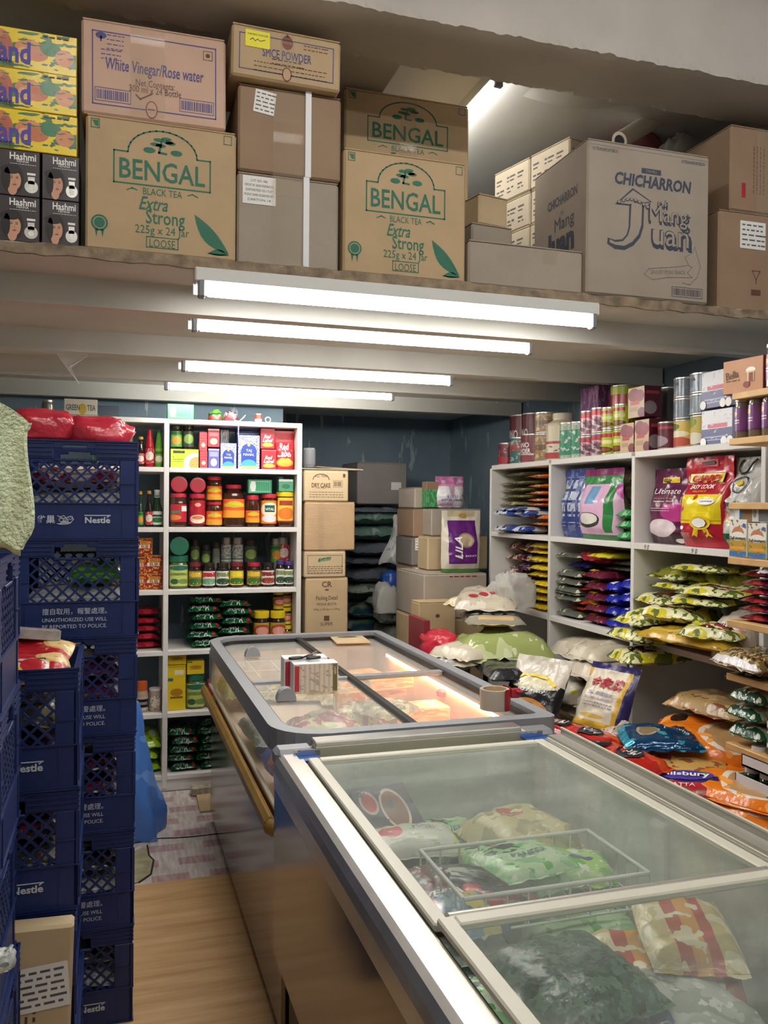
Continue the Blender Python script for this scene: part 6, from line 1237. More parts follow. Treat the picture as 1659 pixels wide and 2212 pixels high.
q = aty(838, 1322, 4.96); lump('clear_bag', 'shiny clear bag slumped on the grey-green sacks in the recess', 'bag', (q.x, q.y+.04, q.z), (.16, .14, .16), 'cloudy_film', 8, .25, crease=.25)
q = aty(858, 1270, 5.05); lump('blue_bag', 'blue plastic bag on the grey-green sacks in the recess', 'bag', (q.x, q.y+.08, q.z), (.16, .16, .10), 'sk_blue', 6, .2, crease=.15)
b = MB()                                                  # white woven bag hung over the heap
b.grid(lambda u, v: (.16*(u-.5)*(.5+.9*v)+.02*math.sin(v*5), -.05*math.sin(PI*u)*(.4+v)+.02*noise.noise((u*4, v*4, 2)), .30*(1-v)+.02*math.sin(u*7)), 14, 14, 'sk_white'); b.grid(lambda u, v: (.16*(u-.5)*(.5+.9*v)+.02*math.sin(v*5), .05*math.sin(PI*u)*(.4+v), .30*(1-v)+.02*math.sin(u*7)), 14, 14, 'sk_white', flip=True)
q = aty(868, 1232, 5.05); tag(b.build('hanging_white_bag', loc=(q.x, q.y+.07, q.z+.03)), 'crumpled white woven bag standing on the blue bag in the recess', 'bag')
# ---------------------------------------------------------------- cartons in the middle of the back
Ym = 4.62
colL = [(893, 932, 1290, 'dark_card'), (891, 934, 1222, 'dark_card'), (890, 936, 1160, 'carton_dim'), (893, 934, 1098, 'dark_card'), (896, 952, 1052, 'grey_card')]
z = 0
for i, (x0, x1, yt, m) in enumerate(colL):
    Y = Ym+.06; xc, wd = BX(x0, x1, yt, Y); h = aty((x0+x1)/2, yt, Y).z-z
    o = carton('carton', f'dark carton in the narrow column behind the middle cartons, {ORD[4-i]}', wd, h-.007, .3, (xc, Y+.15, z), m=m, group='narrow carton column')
    if i in (1, 2): sticker(o, wd, .3, -.02, h*.75, wd*.4, .07, rows=4)
    z += h
def p_crumple(b, f, w, h): b.pline(f, [(-w*.2, h*.02), (-w*.22, h*.9)], .004, 'grey_card'); dirt(b, f, -w*.1, w*.3, h*.95, 3, 'maroon_print', .012)
def p_pist(b, f, w, h): b.prect(f, -w*.22, h*.5, w*.24, h*.92, 'pist')
A('pist', 'b8a07c', [('n', 9, .5, '5a4a34'), ('n', 14, .58, 'd8cdb0')], .5, 0)
z2 = 0
for i, (x0, x1, yt, m, lb, pr, Y, D) in enumerate(((914, 1046, 1336, 'kraft_card', 'kraft carton half hidden by the green sack, bottom of the middle column', None, 4.30, .46), (916, 1052, 1238, 'grey_card', 'battered pale carton with a torn red-printed top, in the middle column', p_crumple, 4.30, .46), (924, 1054, 1158, 'light_card', 'carton with a pistachio photo behind the purple rice bag', p_pist, 4.52, .3), (932, 1040, 1098, 'grey_card', 'plain grey carton under the pink and white pet food bag', None, 4.54, .3))):
    xc, wd = BX(x0, x1, yt, Y); h = aty((x0+x1)/2, yt, Y).z-z2
    if 'battered' in lb: ZBAT = z2+h
    carton('carton', lb, wd, h-.007, D, (xc, Y+D/2, z2), m=m, pr=pr); z2 += h
b0, w0 = BX(905, 985, 1340, 4.16); h = aty(940, 1302, 4.16).z; carton('carton', 'small kraft carton at the front of the middle column, behind the red bag', w0, h, .13, (b0, 4.225, 0), m='kraft_card', pr=lambda b, f, w, h: b.pell(f, 0, h*.93, .012, .01, 'brown_print'))
def p_royal(b, f, w, h): T = lambda u, v, o=0: f(u, v, o+.004); b.text(T, 'ROYAL CANIN', 0, h*.24, h*.06, 'violet_print', w=w*.74, bold=.02); b.prect(T, 0, h*.18, w*.85, h*.008, 'maroon_lid'); [b.pline(T, [((k-2)*.012, h*.30), ((k-2)*.015, h*.38)], .003, 'violet_print') for k in range(5)]
A('bag_royal', 'd4d2d6', [('r', 0, .72, 1, 1, 'b06a94'), ('n', 3, .58, 'b9a0b4'), ('r', 0, .68, 1, .74, 'c08aa8')], .25, .4)
xc, wd = BX(948, 1009, 1098, 4.56); h = aty(978, 1030, 4.56).z-z2; pouch('pet_food_bag', 'pink and white pet food bag standing on top of the middle carton column', 'bag', wd, h, .1, (xc, 4.62, z2+.004), m='bag_royal', pr=p_royal, seed=5)
xc, wd = BX(925, 950, 1096, 4.60); h = aty(938, 1042, 4.60).z-z2; pbox('green_pack', 'green pack beside the pet food bag on the middle carton column', 'box', wd, h, .08, (xc-.01, 4.64, z2+.004), face=A('gp', '2f7a44', [('n', 5, .55, '5a9a68'), ('r', 0, .7, 1, 1, '8a6a5a')], .4, .1))
A('bag_purple', 'd0cabb', [('r', .14, .14, .86, .84, '5c1f70'), ('e', .56, .52, .2, .12, '9a8a68'), ('n', 40, .70, '5c1f70') if False else ('e', .56, .52, .16, .095, 'b8a888'), ('r', .14, .9, .86, 1, 'b9ad90'), ('r', 0, 0, 1, .06, '4a7a3a')], .22, .4)
def p_purp(b, f, w, h): T = lambda u, v, o=0: f(u, v, o+.004); b.text(T, 'LILA', -w*.14, h*.4, h*.12, 'white_ink', w=h*.36, rot=PI/2, ital=.3, bold=.02); b.text(T, 'RICE  BASMATI', w*.08, h*.27, h*.03, 'white_ink', w=w*.5); b.pell(T, w*.02, h*.92, w*.1, h*.035, 'gold_cap')
xc, wd = BX(957, 1040, 1232, 4.34); zq = ZBAT; h = aty(1000, 1103, 4.34).z-zq
pouch('rice_bag', 'clear rice bag with a purple panel leaning on the middle cartons', 'bag', wd, h, .10, (xc, 4.37, zq+.006), m='bag_purple', pr=p_purp, seed=7)
# ---------------------------------------------------------------- heap of sacks between freezer and right unit
A('sk_green', '8f9a5c', [('n', 3, .62, 'b2b98a'), ('e', .55, .72, .12, .08, 'b5b25a'), ('n', 9, .68, 'c2c8a4')], .16, .5, 12); A('sk_rice', 'c2b9a4', [('n', 3, .62, 'd6cfbf'), ('n', 12, .68, 'a89d88')], .2, .5, 12); A('sk_ricep', 'c9c0ac', [('r', .0, .35, 1, .62, 'd8d2c2'), ('r', .06, .42, .5, .54, '3a3f62'), ('r', .55, .44, .75, .52, '3f4a7a'), ('n', 12, .7, 'a89d88')], .2, .4)
A('sk_dotted', 'c4bba6', [('e', .3, .7, .05, .04, 'c87a2a'), ('e', .36, .63, .06, .04, 'c87a2a'), ('e', .45, .78, .04, .03, 'c87a2a'), ('n', 3, .62, 'd8d1c0')], .2, .5, 12); A('sk_black', '1f2024', [('r', .5, .3, .9, .7, '3a3b40'), ('n', 6, .66, '55565a')], .2, .4)
def SX(px, py, X): return atx(px, py, X)
def heap(px, py, X, w, l, t, rz, m, lb, seed, nm='sack', cat='sack', rx=0, ry=0, **k):
    q = SX(px, py, X); o = pack(nm, lb, cat, w, l, t, (q.x, q.y, q.z), rz, m=m, seed=seed, rx=rx, ry=ry, **k); return q
mat('pallet_wood', '8a6a44', .8, var=.2)
# hidden lower layers that carry the heap
for i, (y, n) in enumerate(((3.95, 4), (3.45, 4))):
    for k in range(n): pack('sack', f'plain white rice sack under the heap, {("far", "near")[i]} pile, {ORD[n-1-k]}', 'sack', .40, .44, .165, (1.66, y-.04*i, k*.148), .05*(k % 2), m='sk_rice', seed=k+50+i*9, group='rice sacks at the foot of the heap', wr=.5, fin=.03)
heap(1024, 1458, 1.52, .24, .36, .085, -1.15, 'sk_ricep', 'small printed rice bag beside the freezer, lower of two', 33, 'rice_bag', 'bag'); heap(1028, 1424, 1.53, .25, .36, .085, -1.15, 'sk_ricep', 'small printed rice bag beside the freezer, upper of two', 36, 'rice_bag', 'bag')
heap(1078, 1436, 1.66, .46, .44, .165, -.2, 'sk_green', 'big shiny olive green sack on top of the heap', 41, wr=1.3, sag=.02, rx=-.05, fin=.10)
heap(1110, 1458, 1.60, .30, .40, .06, -.2, 'sk_black', 'flat black bag showing under the olive green sack', 42, 'bag', 'bag')
heap(1062, 1346, 1.70, .28, .36, .055, -.3, A('sk_bas', '2c2c2a', [('r', 0, .0, 1, .25, '8f8a7a'), ('e', .2, .4, .07, .05, 'b9b5a8'), ('e', .4, .4, .07, .05, 'b9b5a8'), ('e', .6, .4, .07, .05, 'b9b5a8'), ('e', .8, .4, .07, .05, 'b9b5a8'), ('r', .2, .05, .8, .15, 'c8a878')], .18, .4), 'black and silver rice bag lying on the olive green sack', 43, 'rice_bag', 'bag')
def p_cn(b, f, w, l): [b.pell(lambda u, v, o=0: f(u, v, o+.002), (-.2+.16*k)*w, (-.25+.1*k)*l, .024, .024, 'red_lid') for k in range(3)]; b.pline(lambda u, v, o=0: f(u, v, o+.002), [(-w*.42, -l*.3), (w*.1, l*.36), (w*.42, -l*.3)], .008, 'black_ink')
heap(1052, 1318, 1.74, .30, .34, .07, -.5, 'sk_rice', 'white rice bag with red round characters and a black line, top of the heap', 44, 'rice_bag', 'bag', pr=p_cn, rx=.15)
heap(1010, 1312, 1.68, .16, .22, .06, -.9, A('sk_cream', 'cfc4a2', [('r', .1, .6, .6, .8, 'b8503a'), ('n', 5, .6, 'e0d8bf')], .2, .4), 'small cream packet beside the white bag on top of the heap', 45, 'packet', 'packet')
q = SX(1105, 1290, 1.85); lump('clear_bag', 'crumpled empty clear bag sticking up behind the top of the heap', 'bag', (q.x, q.y, q.z-.04), (.18, .20, .15), 'cloudy_film', 17, .35, crease=.35)
q = SX(950, 1412, 1.45); lump('red_bag', 'red plastic bag on the floor stock behind the freezer', 'bag', (q.x, q.y, q.z), (.17, .24, .105), 'red_plastic', 23, .16, crease=.15)
carton('carton', 'carton under the red bag behind the freezer', .2, q.z-.004, .26, (q.x, q.y, 0), m='dark_card')
q = SX(908, 1400, 1.40); h = SX(908, 1335, 1.40).z; pbox('red_box', 'dark red box with white lettering standing behind the freezer', 'box', .03, h, .22, (q.x, q.y+.02, 0), .0, face=A('rbx', '7a1f30', [('r', .1, .1, .2, .9, 'd8c0c4')], .4, .05), side='maroon_lid')
heap(982, 1448, 1.40, .09, .18, .06, -1.2, 'sk_white', 'white plastic bag squeezed between the red bag and the printed rice bags', 47, 'bag', 'bag')
# bags in the lower bays and in front of them
b0 = RSR[3]
for k_, (m_, l_) in enumerate((('sk_rice', 'big white sack lying lowest in the second lower bay'), ('sk_rice', 'big white sack under the orange-dotted one in the second lower bay'), ('sk_dotted', 'big white sack with orange dots, top of the second lower bay'))): pack('sack', l_, 'sack', .54, .37, .132, (2.14, 3.335, .502+.138*k_), -1.57, m=m_, seed=51+k_, wr=.7)
heap(1338, 1432, 2.06, .24, .40, .10, -1.5, 'sk_rice', 'pale sack at the bay upright beside the orange-dotted one', 53)
for i, (py, m) in enumerate(((1580, 'sk_rice'), (1532, 'sk_yel'), (1484, 'sk_yel'))): A('sk_yel', 'cbbfae', [('e', .25, .62, .3, .16, 'd8b82a'), ('r', .5, .45, .95, .62, '5a2a3a'), ('r', .2, .2, .5, .3, 'b0483a')], .2, .4); heap(1328, py, 2.02, .26, .40, .10, -1.5, m, f'pale rice bag beside the shelf upright, {ORD[2-i]} of three', 54+i, 'rice_bag', 'bag')
def p_meal(b, f, w, h): T = lambda u, v, o=0: f(u, v, o+.004); b.text(T, 'GREAT INDIAN', 0, h*.55, h*.05, 'white_ink', w=w*.6); b.text(T, 'Basmati', w*.05, h*.49, h*.04, 'white_ink', w=w*.5, ital=.3); b.pline(T, [(-w*.38, h*.62), (-w*.2, h*.7), (0, h*.72), (w*.2, h*.7), (w*.38, h*.62)], .012, 'yellow_lid')
A('bag_meal', 'c9c4b6', [('r', 0, 0, 1, .62, '1c1d20'), ('e', .55, .22, .36, .17, 'b0783a'), ('e', .5, .25, .25, .1, '8a4a24'), ('e', .62, .16, .2, .08, 'd8a85a'), ('e', .3, .25, .16, .1, '6a2a3a'), ('e', .5, .62, .45, .12, 'cfc8a8')], .18, .4)
q = SX(1128, 1575, 1.50); pouch('rice_bag', 'black and white rice bag with a dish printed on it, leaning by the freezer corner', 'bag', .25, .31, .10, (q.x, q.y, q.z), RZ+.5, 'bag_meal', 'sk_rice', p_meal, seed=13, rx=-.55)
q = SX(1222, 1500, 1.86); lump('clear_bag', 'loose clear bag with yellow stickers lying over the white sacks', 'bag', (q.x, q.y, q.z-.05), (.20, .30, .15), A('clearish', 'b8b2a4', [('n', 3, .62, 'd8d4ca'), ('e', .3, .55, .025, .04, 'b5b02a'), ('e', .7, .6, .025, .04, 'b5b02a'), ('e', .95, .55, .02, .04, 'b5b02a')], .12, .6, 9), 19, .2, crease=.25)
def p_gold(b, f, w, h):
    T = lambda u, v, o=0: f(u, v, o+.005); b.text(T, '金象牌', 0, h*.72, h*.12, 'red_lid', w=w*.66, bold=.02); b.text(T, '頂上泰國香米', 0, h*.56, h*.04, 'violet_print', w=w*.5); b.text(T, 'GOLDEN ELEPHANT', 0, h*.49, h*.03, 'violet_print', w=w*.55)
    for k in range(2): dirt(b, T, -w*.28, w*.28, h*(.43-.04*k), k, 'violet_print', h*.015)
A('bag_gold', 'd6cdb9', [('r', 0, .92, 1, 1, '2f2a62'), ('r', .0, .8, .08, .92, 'c8a03a'), ('r', .90, 0, 1, .92, '2f2a62'), ('r', .82, .0, .90, .92, 'cfa63a'), ('r', 0, 0, 1, .12, '24387a'), ('r', 0, .12, 1, .20, 'cfa63a'), ('e', .45, .26, .25, .03, 'cfae5a')], .25, .4)
q = SX(1285, 1598, 1.70); pouch('rice_bag', 'white, gold and violet rice bag with red Chinese characters leaning in front of the sacks', 'bag', .22, .29, .10, (q.x, q.y, q.z), RZ+.35, 'bag_gold', 'sk_rice', p_gold, seed=15, rx=-.45)
def p_hit(b, f, w, l): T = lambda u, v, o=0: f(u, v, o+.003); T2 = lambda u, v, o=0: f(u, v, o+.005); [(b.pell(T, 0, s*l*.2, w*.28, l*.12, 'black_ink'), b.text(T2, 'Mida', 0, s*l*.2, w*.24, 'white_ink', w=l*.17, rot=PI/2, bold=.03)) for s in (-1, 1)]
A('pk_hit', 'b0241f', [('r', .65, 0, 1, 1, 'c8451f'), ('r', 0, 0, .2, 1, '8a1a1e'), ('n', 5, .66, 'd86a30')], .16, .4)
q1 = heap(1240, 1606, 1.50, .17, .36, .06, .3, 'pk_hit', 'long red pack with a black and white oval, farther of two by the freezer', 61, 'red_pack', 'packet', pr=p_hit); q2 = heap(1325, 1652, 1.52, .17, .34, .06, .25, 'pk_hit', 'long red pack with a black and white oval, nearer of two by the freezer', 62, 'red_pack', 'packet', pr=p_hit)
q = SX(1305, 1622, 1.68); pouch('grain_bag', 'small clear bag with a red print slumped at the foot of the gold-edged rice bag', 'bag', .10, .13, .05, (q.x, q.y, q.z), RZ+.3, A('bag_small', 'b09a8c', [('n', 4, .62, '6a2a3a'), ('n', 7, .64, 'c8bcae')], .2, .4), seed=18, rx=-.6)
# third lower bay: blue noodle pack, flour packs
def p_blue(b, f, w, l): T = lambda u, v, o=0: f(u, v, o+.003); b.text(T, 'Colavita', w*.22, l*.12, .024, 'white_ink', w=w*.32, rot=-.5)
A('pk_bluefoil', '16436a', [('e', .35, .5, .14, .24, 'c9b79a'), ('e', .35, .5, .11, .19, 'a08a68'), ('r', 0, 0, .08, 1, '2f8fa8'), ('n', 5, .66, '3fa8bc')], .1, .5, 16, metal=.35)
sx = lambda px, py, X: SX(px, py, X)
heap(1425, 1652, 1.70, .26, .18, .085, -.42, 'pk_bluefoil', 'shiny dark blue pasta pack beside the freezer rail', 71, 'pasta_packet', 'packet', pr=p_blue, rx=.1, wr=1.4, fin=.14); heap(1478, 1628, 1.82, .18, .16, .06, -.6, 'pk_bluefoil', 'shiny blue-green pack behind the dark blue one', 72, 'pasta_packet', 'packet', wr=1.6)
A('pk_flour', 'e07a1c', [('e', .72, .42, .30, .36, 'e6dfd2'), ('e', .74, .42, .27, .32, 'b58f62'), ('n', 5, .66, 'f0a050'), ('e', .22, .75, .08, .1, '22201e'), ('r', 0, 0, .05, 1, 'c85f12')], .16, .4)
heap(1530, 1622, 1.88, .36, .30, .085, -.75, 'pk_flour', 'orange flour bag with a bread picture, top of the flour heap', 73, 'flour_bag', 'bag', rx=.18); heap(1540, 1672, 1.86, .38, .30, .085, -.6, 'pk_flour', 'orange flour bag, second in the flour heap', 74, 'flour_bag', 'bag', rx=.1)
heap(1592, 1722, 1.78, .36, .26, .07, -1.2, 'pk_flour', 'orange flour bag low by the freezer rail, upper of two', 75, 'flour_bag', 'bag'); heap(1590, 1762, 1.76, .38, .26, .07, -1.15, 'pk_flour', 'orange flour bag low by the freezer rail, lower of two', 76, 'flour_bag', 'bag')
A('pk_brownflour', 'a88a5c', [('n', 4, .58, 'c4a878'), ('n', 8, .64, '7a4a34')], .2, .4)
heap(1585, 1558, 2.0, .30, .26, .07, -1.3, 'pk_brownflour', 'brown flour bag at the back of the flour heap', 77, 'flour_bag', 'bag'); heap(1565, 1600, 2.02, .30, .26, .07, -1.2, 'pk_brownflour', 'brown flour bag under the one at the back', 78, 'flour_bag', 'bag')
def p_pill(b, f, w, l): T = lambda u, v, o=0: f(u, v, o+.003); b.pell(T, w*.06, -l*.2, w*.25, l*.13, 'incense_violet'); b.text(lambda u, v, o=0: f(u, v, o+.005), 'Pillsbury', w*.06, -l*.2, l*.085, 'white_ink', w=w*.42, bold=.02); b.text(T, 'CHAKKI ATTA', -w*.1, -l*.42, l*.06, 'white_ink', w=w*.5); b.text(T, 'Soft fulkas', -w*.2, l*.32, l*.05, 'white_ink', w=w*.35)
A('pk_pill', 'c9a05a', [('r', 0, 0, 1, .16, 'b0283a'), ('r', 0, .16, 1, .22, 'e6e2dc'), ('e', .6, .28, .5, .14, '2c2668'), ('r', 0, .72, .45, 1, 'a82032'), ('r', 0, .9, .5, 1, 'e6e2dc'), ('e', .78, .4, .14, .1, '7ab02a'), ('n', 7, .62, '8a5a34')], .18, .35)
heap(1462, 1712, 1.66, .34, .25, .075, -.62, 'pk_pill', 'flour bag with a violet oval and red corners along the freezer rail', 79, 'flour_bag', 'bag', pr=p_pill, rx=.12)
# ---------------------------------------------------------------- the two chest freezers
def glass_mat(name, tint, base, mott, ms, rough=.06):
    return film(name, tint, base, rough, mott, ms)
glass_mat('lid_glass', 'c6d0c8', .045, .12, 5); glass_mat('clear_glass', 'e6ebe6', .012, .03, 5); glass_mat('side_glass', 'e6e8dc', .03, .10, 6)
mat('dark_steel', '6a655f', .14, .9, var=.06, vs=3, bump=.02, bs=3); mat('navy_panel', '141c30', .35); mat('frost_liner', 'd6dad5', .7, var=.10, vs=9, bump=.3, bs=30)
mat('cove_blue', '1d4f9a', .4); mat('warm_liner', 'd8c3b0', .6, var=.06, vs=6); mat('rail_grey', '8d9196', .42); mat('bumper_gold', '9a7a34', .45, var=.1, vs=10); mat('freezer_lamp', 'ffb184', .4, emit=14); mat('wire_white', 'cfd3cc', .5); mat('seal_black', '15181b', .4)
# --- near freezer: steel rims, two cream-framed sliding glass lids
t = thing('chest_freezer', 'near chest freezer with steel rim and two cream-framed glass lids', 'freezer', (.81, 1.15, 0))
X0, X1, Y0, Y1, ZT = -.405, .405, -1.05, 1.095, .85       # about the middle
b = MB(); b.box((X0+.032, (Y0+Y1)/2, .56), (.055, Y1-Y0-.02, .50), 'dark_steel', .008); b.box((X1-.032, (Y0+Y1)/2, .56), (.055, Y1-Y0-.02, .50), 'dark_steel', .008)
b.box((0, Y1-.035, .56), (X1-X0-.02, .06, .50), 'navy_panel', .008); b.box((0, Y0+.035, .56), (X1-X0-.02, .06, .50), 'dark_steel', .008); b.box((0, (Y0+Y1)/2, .33), (X1-X0-.03, Y1-Y0-.03, .04), 'dark_steel', .004)
b.build('cabinet', t)
b = MB(); b.box((0, (Y0+Y1)/2, .155), (X1-X0-.08, Y1-Y0-.12, .31), 'black_plastic'); b.build('plinth', t)
b = MB(); xi, yi0, yi1 = .325, Y0+.07, Y1-.07
for q in ([(-xi, yi0, .40), (xi, yi0, .40), (xi, yi1, .40), (-xi, yi1, .40)], [(-xi, yi0, .40), (-xi, yi1, .40), (-xi, yi1, .83), (-xi, yi0, .83)], [(xi, yi0, .40), (xi, yi1, .40), (xi, yi1, .83), (xi, yi0, .83)], [(-xi, yi1, .40), (xi, yi1, .40), (xi, yi1, .83), (-xi, yi1, .83)], [(-xi, yi0, .40), (xi, yi0, .40), (xi, yi0, .83), (-xi, yi0, .83)]): b.face(q, 'frost_liner')
b.box((xi-.004, .42, .62), (.012, .05, .42), 'frost_liner', .004); b.build('liner', t)
def profile(pts, y0, y1, m, name):                        # a rail drawn along the freezer
    b = MB(); b.prism(pts, y0, y1, m); return b.build(name, t)
profile([(X0-.004, .765), (X0+.05, .765), (X0+.05, ZT), (X0+.018, ZT), (X0+.006, ZT-.006), (X0-.003, ZT-.02), (X0-.006, ZT-.04)], Y0, Y1-.06, 'brushed_steel', 'side_rim')
profile([(X0+.0515, .80), (X0+.072, .80), (X0+.072, .838), (X0+.064, .838), (X0+.064, .845), (X0+.0515, .845)], Y0, Y1-.1, 'aluminium', 'lid_track')
profile([(X1-.078, .79), (X1, .79), (X1, .872), (X1-.004, .872), (X1-.006, .856), (X1-.044, .856), (X1-.046, .846), (X1-.056, .846), (X1-.058, .838), (X1-.078, .838)], Y0, Y1-.10, 'aluminium', 'side_rim')
for dx, z in ((-.046, .8475), (-.060, .8405), (-.004, .8735)):
    b = MB(); b.box((X1+dx, (Y0+Y1-.1)/2, z), (.007, Y1-Y0-.1, .004), 'cream_profile'); b.build('rim_strip', t)
b = MB(); b.box((-.0, Y1-.062, .846), (.60, .012, .03), 'aluminium'); b.box((0, Y1-.03, .862), (.60, .055, .022), 'brushed_steel', .003); b.box((0, Y1-.03, .83), (.62, .05, .04), 'aluminium'); b.build('rear_rim', t)
for s in (-1, 1):
    b = MB(); b.box((s*.353, Y1-.032, .835), (.105, .07, .05), 'grey_cap' if mat('grey_cap', '8f9299', .35, .3) else '', .012); b.build('corner_cap', t)
    b = MB(); b.box((s*.335, Y1-.09, .8415), (.075, .05, .006), 'cove_blue'); b.box((s*.325, Y1-.068, .852), (.07, .004, .016), 'chrome'); b.build('corner_inlay', t)
def lid(y0, y1, z, name, half):
    o = bpy.data.objects.new('sliding_lid', None); COL.objects.link(o); o.parent = t; o.empty_display_size = .05
    b = MB(); w = .028
    b.box((-half+w/2, (y0+y1)/2, z), (w, y1-y0, .014), 'cream_profile', .003); b.box((half-w/2, (y0+y1)/2, z), (w, y1-y0, .014), 'cream_profile', .003); b.box((0, y1-w/2, z), (2*half-2*w, w, .014), 'cream_profile', .003)
    if name == 'far': b.tube([(-half+w, y0+.013, z+.002), (half-w, y0+.013, z+.002)], .013, 'aluminium', 12)
    else: b.box((0, y0+w/2, z), (2*half-2*w, w, .014), 'cream_profile', .003)
    b.build('lid_frame', o)
    b = MB(); b.box((0, (y0+y1)/2, z), (2*half-2*w+.006, y1-y0-2*w+.006, .004), 'lid_glass'); b.build('lid_glass', o)
lid(.075, .975, .846, 'far', .334); lid(-.98, .072, .858, 'near', .332)
# basket of white wire standing in it, and the frozen goods
bk = thing('wire_basket', 'white wire basket inside the near freezer', 'basket', (.885, 1.69, .64))
b = MB(); bx_, by_ = .215, .125
for z, r_ in ((.003, .003), (.075, .005)):
    c4 = [(-bx_, -by_), (bx_, -by_), (bx_, by_), (-bx_, by_)]
    for p, q in zip(c4, c4[1:]+c4[:1]): b.tube([(p[0], p[1], z), (q[0], q[1], z)], r_, 'wire_white', 6)
b.build('basket_rim', bk)
b = MB()
for i in range(10):
    x = -bx_+2*bx_*i/9
    for y in (-by_, by_): b.tube([(x, y, .003), (x, y, .075)], .0025, 'wire_white', 5)
    b.tube([(x, -by_, .003), (x, by_, .003)], .002, 'wire_white', 5)
for i in range(1, 6):
    for x in (-bx_, bx_): b.tube([(x, -by_+2*by_*i/6, .003), (x, -by_+2*by_*i/6, .075)], .0025, 'wire_white', 5)
b.build('basket_wires', bk)
A = art
FNEAR, FFAR = [], []
def FZ(px, py, z): return atz(px, py, z)
def fz(px, py, z, w, l, t_, rz, m, lb, seed, nm='frozen_packet', rx=0, ry=0, pr=None, group=None, **k):
    q = FZ(px, py, z+t_*.6); o = pack(nm, lb, 'packet', w, l, t_, (q.x, q.y, z), rz, m=m, seed=seed, rx=rx, ry=ry, pr=pr, group=group, **k); FNEAR.append(o); return o
A('pk_paneer', 'b9d6ac', [('e', .32, .72, .24, .15, '2c3a34'), ('n', 4, .58, '8fc08a'), ('r', .3, .36, .8, .5, 'd8e4d0'), ('n', 6, .66, '5fae5a')], .18, .45); A('pk_poori', 'd6d8cc', [('e', .25, .55, .13, .22, 'c8324a'), ('r', 0, .85, 1, 1, 'c9d24a'), ('r', .94, 0, 1, 1, 'c9d24a'), ('n', 5, .64, 'b9c29a')], .18, .4)
A('pk_frozen_yel', 'c8bd8a', [('e', .5, .7, .14, .14, 'b83a3a'), ('n', 4, .58, 'a39a6a'), ('n', 7, .64, 'ded6b0')], .2, .5); A('pk_red_frozen', '6a2a30', [('r', 0, 0, 1, .4, 'b8323a'), ('n', 4, .58, '3f4a50'), ('n', 8, .66, 'c9c9c6')], .18, .45); A('pk_frost', 'a8aca6', [('n', 4, .55, '8a8f88'), ('n', 7, .62, 'c9ccc6')], .3, .6)
A('b_kofta', '4a3f50', [('e', .62, .66, .24, .30, 'd2c8bd'), ('e', .62, .66, .20, .26, '8a5a50'), ('e', .22, .80, .16, .17, 'c9b0a8'), ('e', .22, .80, .12, .13, 'b8323a'), ('e', .78, .3, .1, .1, 'c8b45a'), ('n', 6, .66, '5f5266')], .4, .05)
def p_pan(b, f, w, l): b.text(lambda u, v, o=0: f(u, v, o+.003), 'PANEER', w*.05, -l*.05, l*.10, 'green_print', w=w*.46, bold=.02)
def p_poo(b, f, w, l): b.text(lambda u, v, o=0: f(u, v, o+.003), 'POORI', w*.12, l*.1, l*.13, 'grey_print', w=w*.25, ital=-.2)
# a bed of frosted packs first, then what shows on top
for i in range(6):
    for j in range(2):
        for k in range(2): pack('frozen_packet', f'frosted {("lower", "upper")[k]} packet deep in the near freezer, row {i+1} from the far end, {("aisle", "shelf")[j]} side', 'packet', .30, .29, .105, (.655+.31*j, 1.995-.305*i, .405+.112*k), .05*((i+j+k) % 3-1), m='pk_frost' if (i+j+k) % 3 else 'pk_paneer', seed=i*2+j+80+k*17, group='frosted packets deep in the near freezer')
q = FZ(852, 1775, .68); o = pbox('frozen_meal_box', 'dark violet frozen meal box with a dish printed on it in the near freezer', 'box', .16, .22, .045, (q.x, q.y-.07, .625), .22, face='b_kofta', side='dark_pack', pr=lambda b, f, w, h: (b.text(f, 'CHICKEN', -w*.15, h*.36, h*.085, 'white_ink', w=w*.56, bold=.02), b.text(f, 'KOFTA', -w*.12, h*.25, h*.085, 'white_ink', w=w*.46, bold=.02)), rx=-1.0); FNEAR.append(o)
fz(892, 1838, .64, .22, .13, .05, -.1, 'pk_poori', 'white frozen bread packet with a red oval along the near freezer wall', 91, pr=p_poo, rx=.12)
fz(965, 1800, .64, .18, .15, .05, -.15, 'pk_paneer', 'green and white cheese packet with a black oval beside the meal box', 92, pr=p_pan, rx=.15, group='green and white cheese packets')
fz(1120, 1790, .64, .26, .22, .10, .3, 'pk_frozen_yel', 'yellowish frozen bag with a red badge at the back of the near freezer', 93, rx=.1)
fz(1085, 1852, .64, .20, .16, .06, -.2, 'pk_paneer', 'green and white cheese packet lying against the basket', 94, pr=p_pan, group='green and white cheese packets'); fz(1170, 1868, .64, .22, .17, .06, .35, 'pk_paneer', 'green and white cheese packet in the basket, middle', 95, pr=p_pan, group='green and white cheese packets'); fz(1262, 1862, .64, .19, .15, .06, -.3, A('pk_brightgreen', '9cc86a', [('n', 4, .58, '5fa83a'), ('n', 6, .64, 'd8e2cc'), ('e', .6, .4, .15, .1, '2a3a6a')], .18, .45), 'bright green packet at the shelf end of the basket', 96)
fz(1130, 1905, .64, .20, .16, .06, .15, 'pk_paneer', 'green and white cheese packet nearest the crossbar', 97, pr=p_pan, group='green and white cheese packets')
fz(940, 1925, .64, .15, .20, .05, .1, 'pk_red_frozen', 'red frozen packet with white lettering by the aisle wall of the near freezer', 98, rx=.15, pr=lambda b, f, w, l: b.text(lambda u, v, o=0: f(u, v, o+.003), 'VEGA', 0, -l*.15, .022, 'white_ink', w=w*.6, ital=.3, bold=.03))
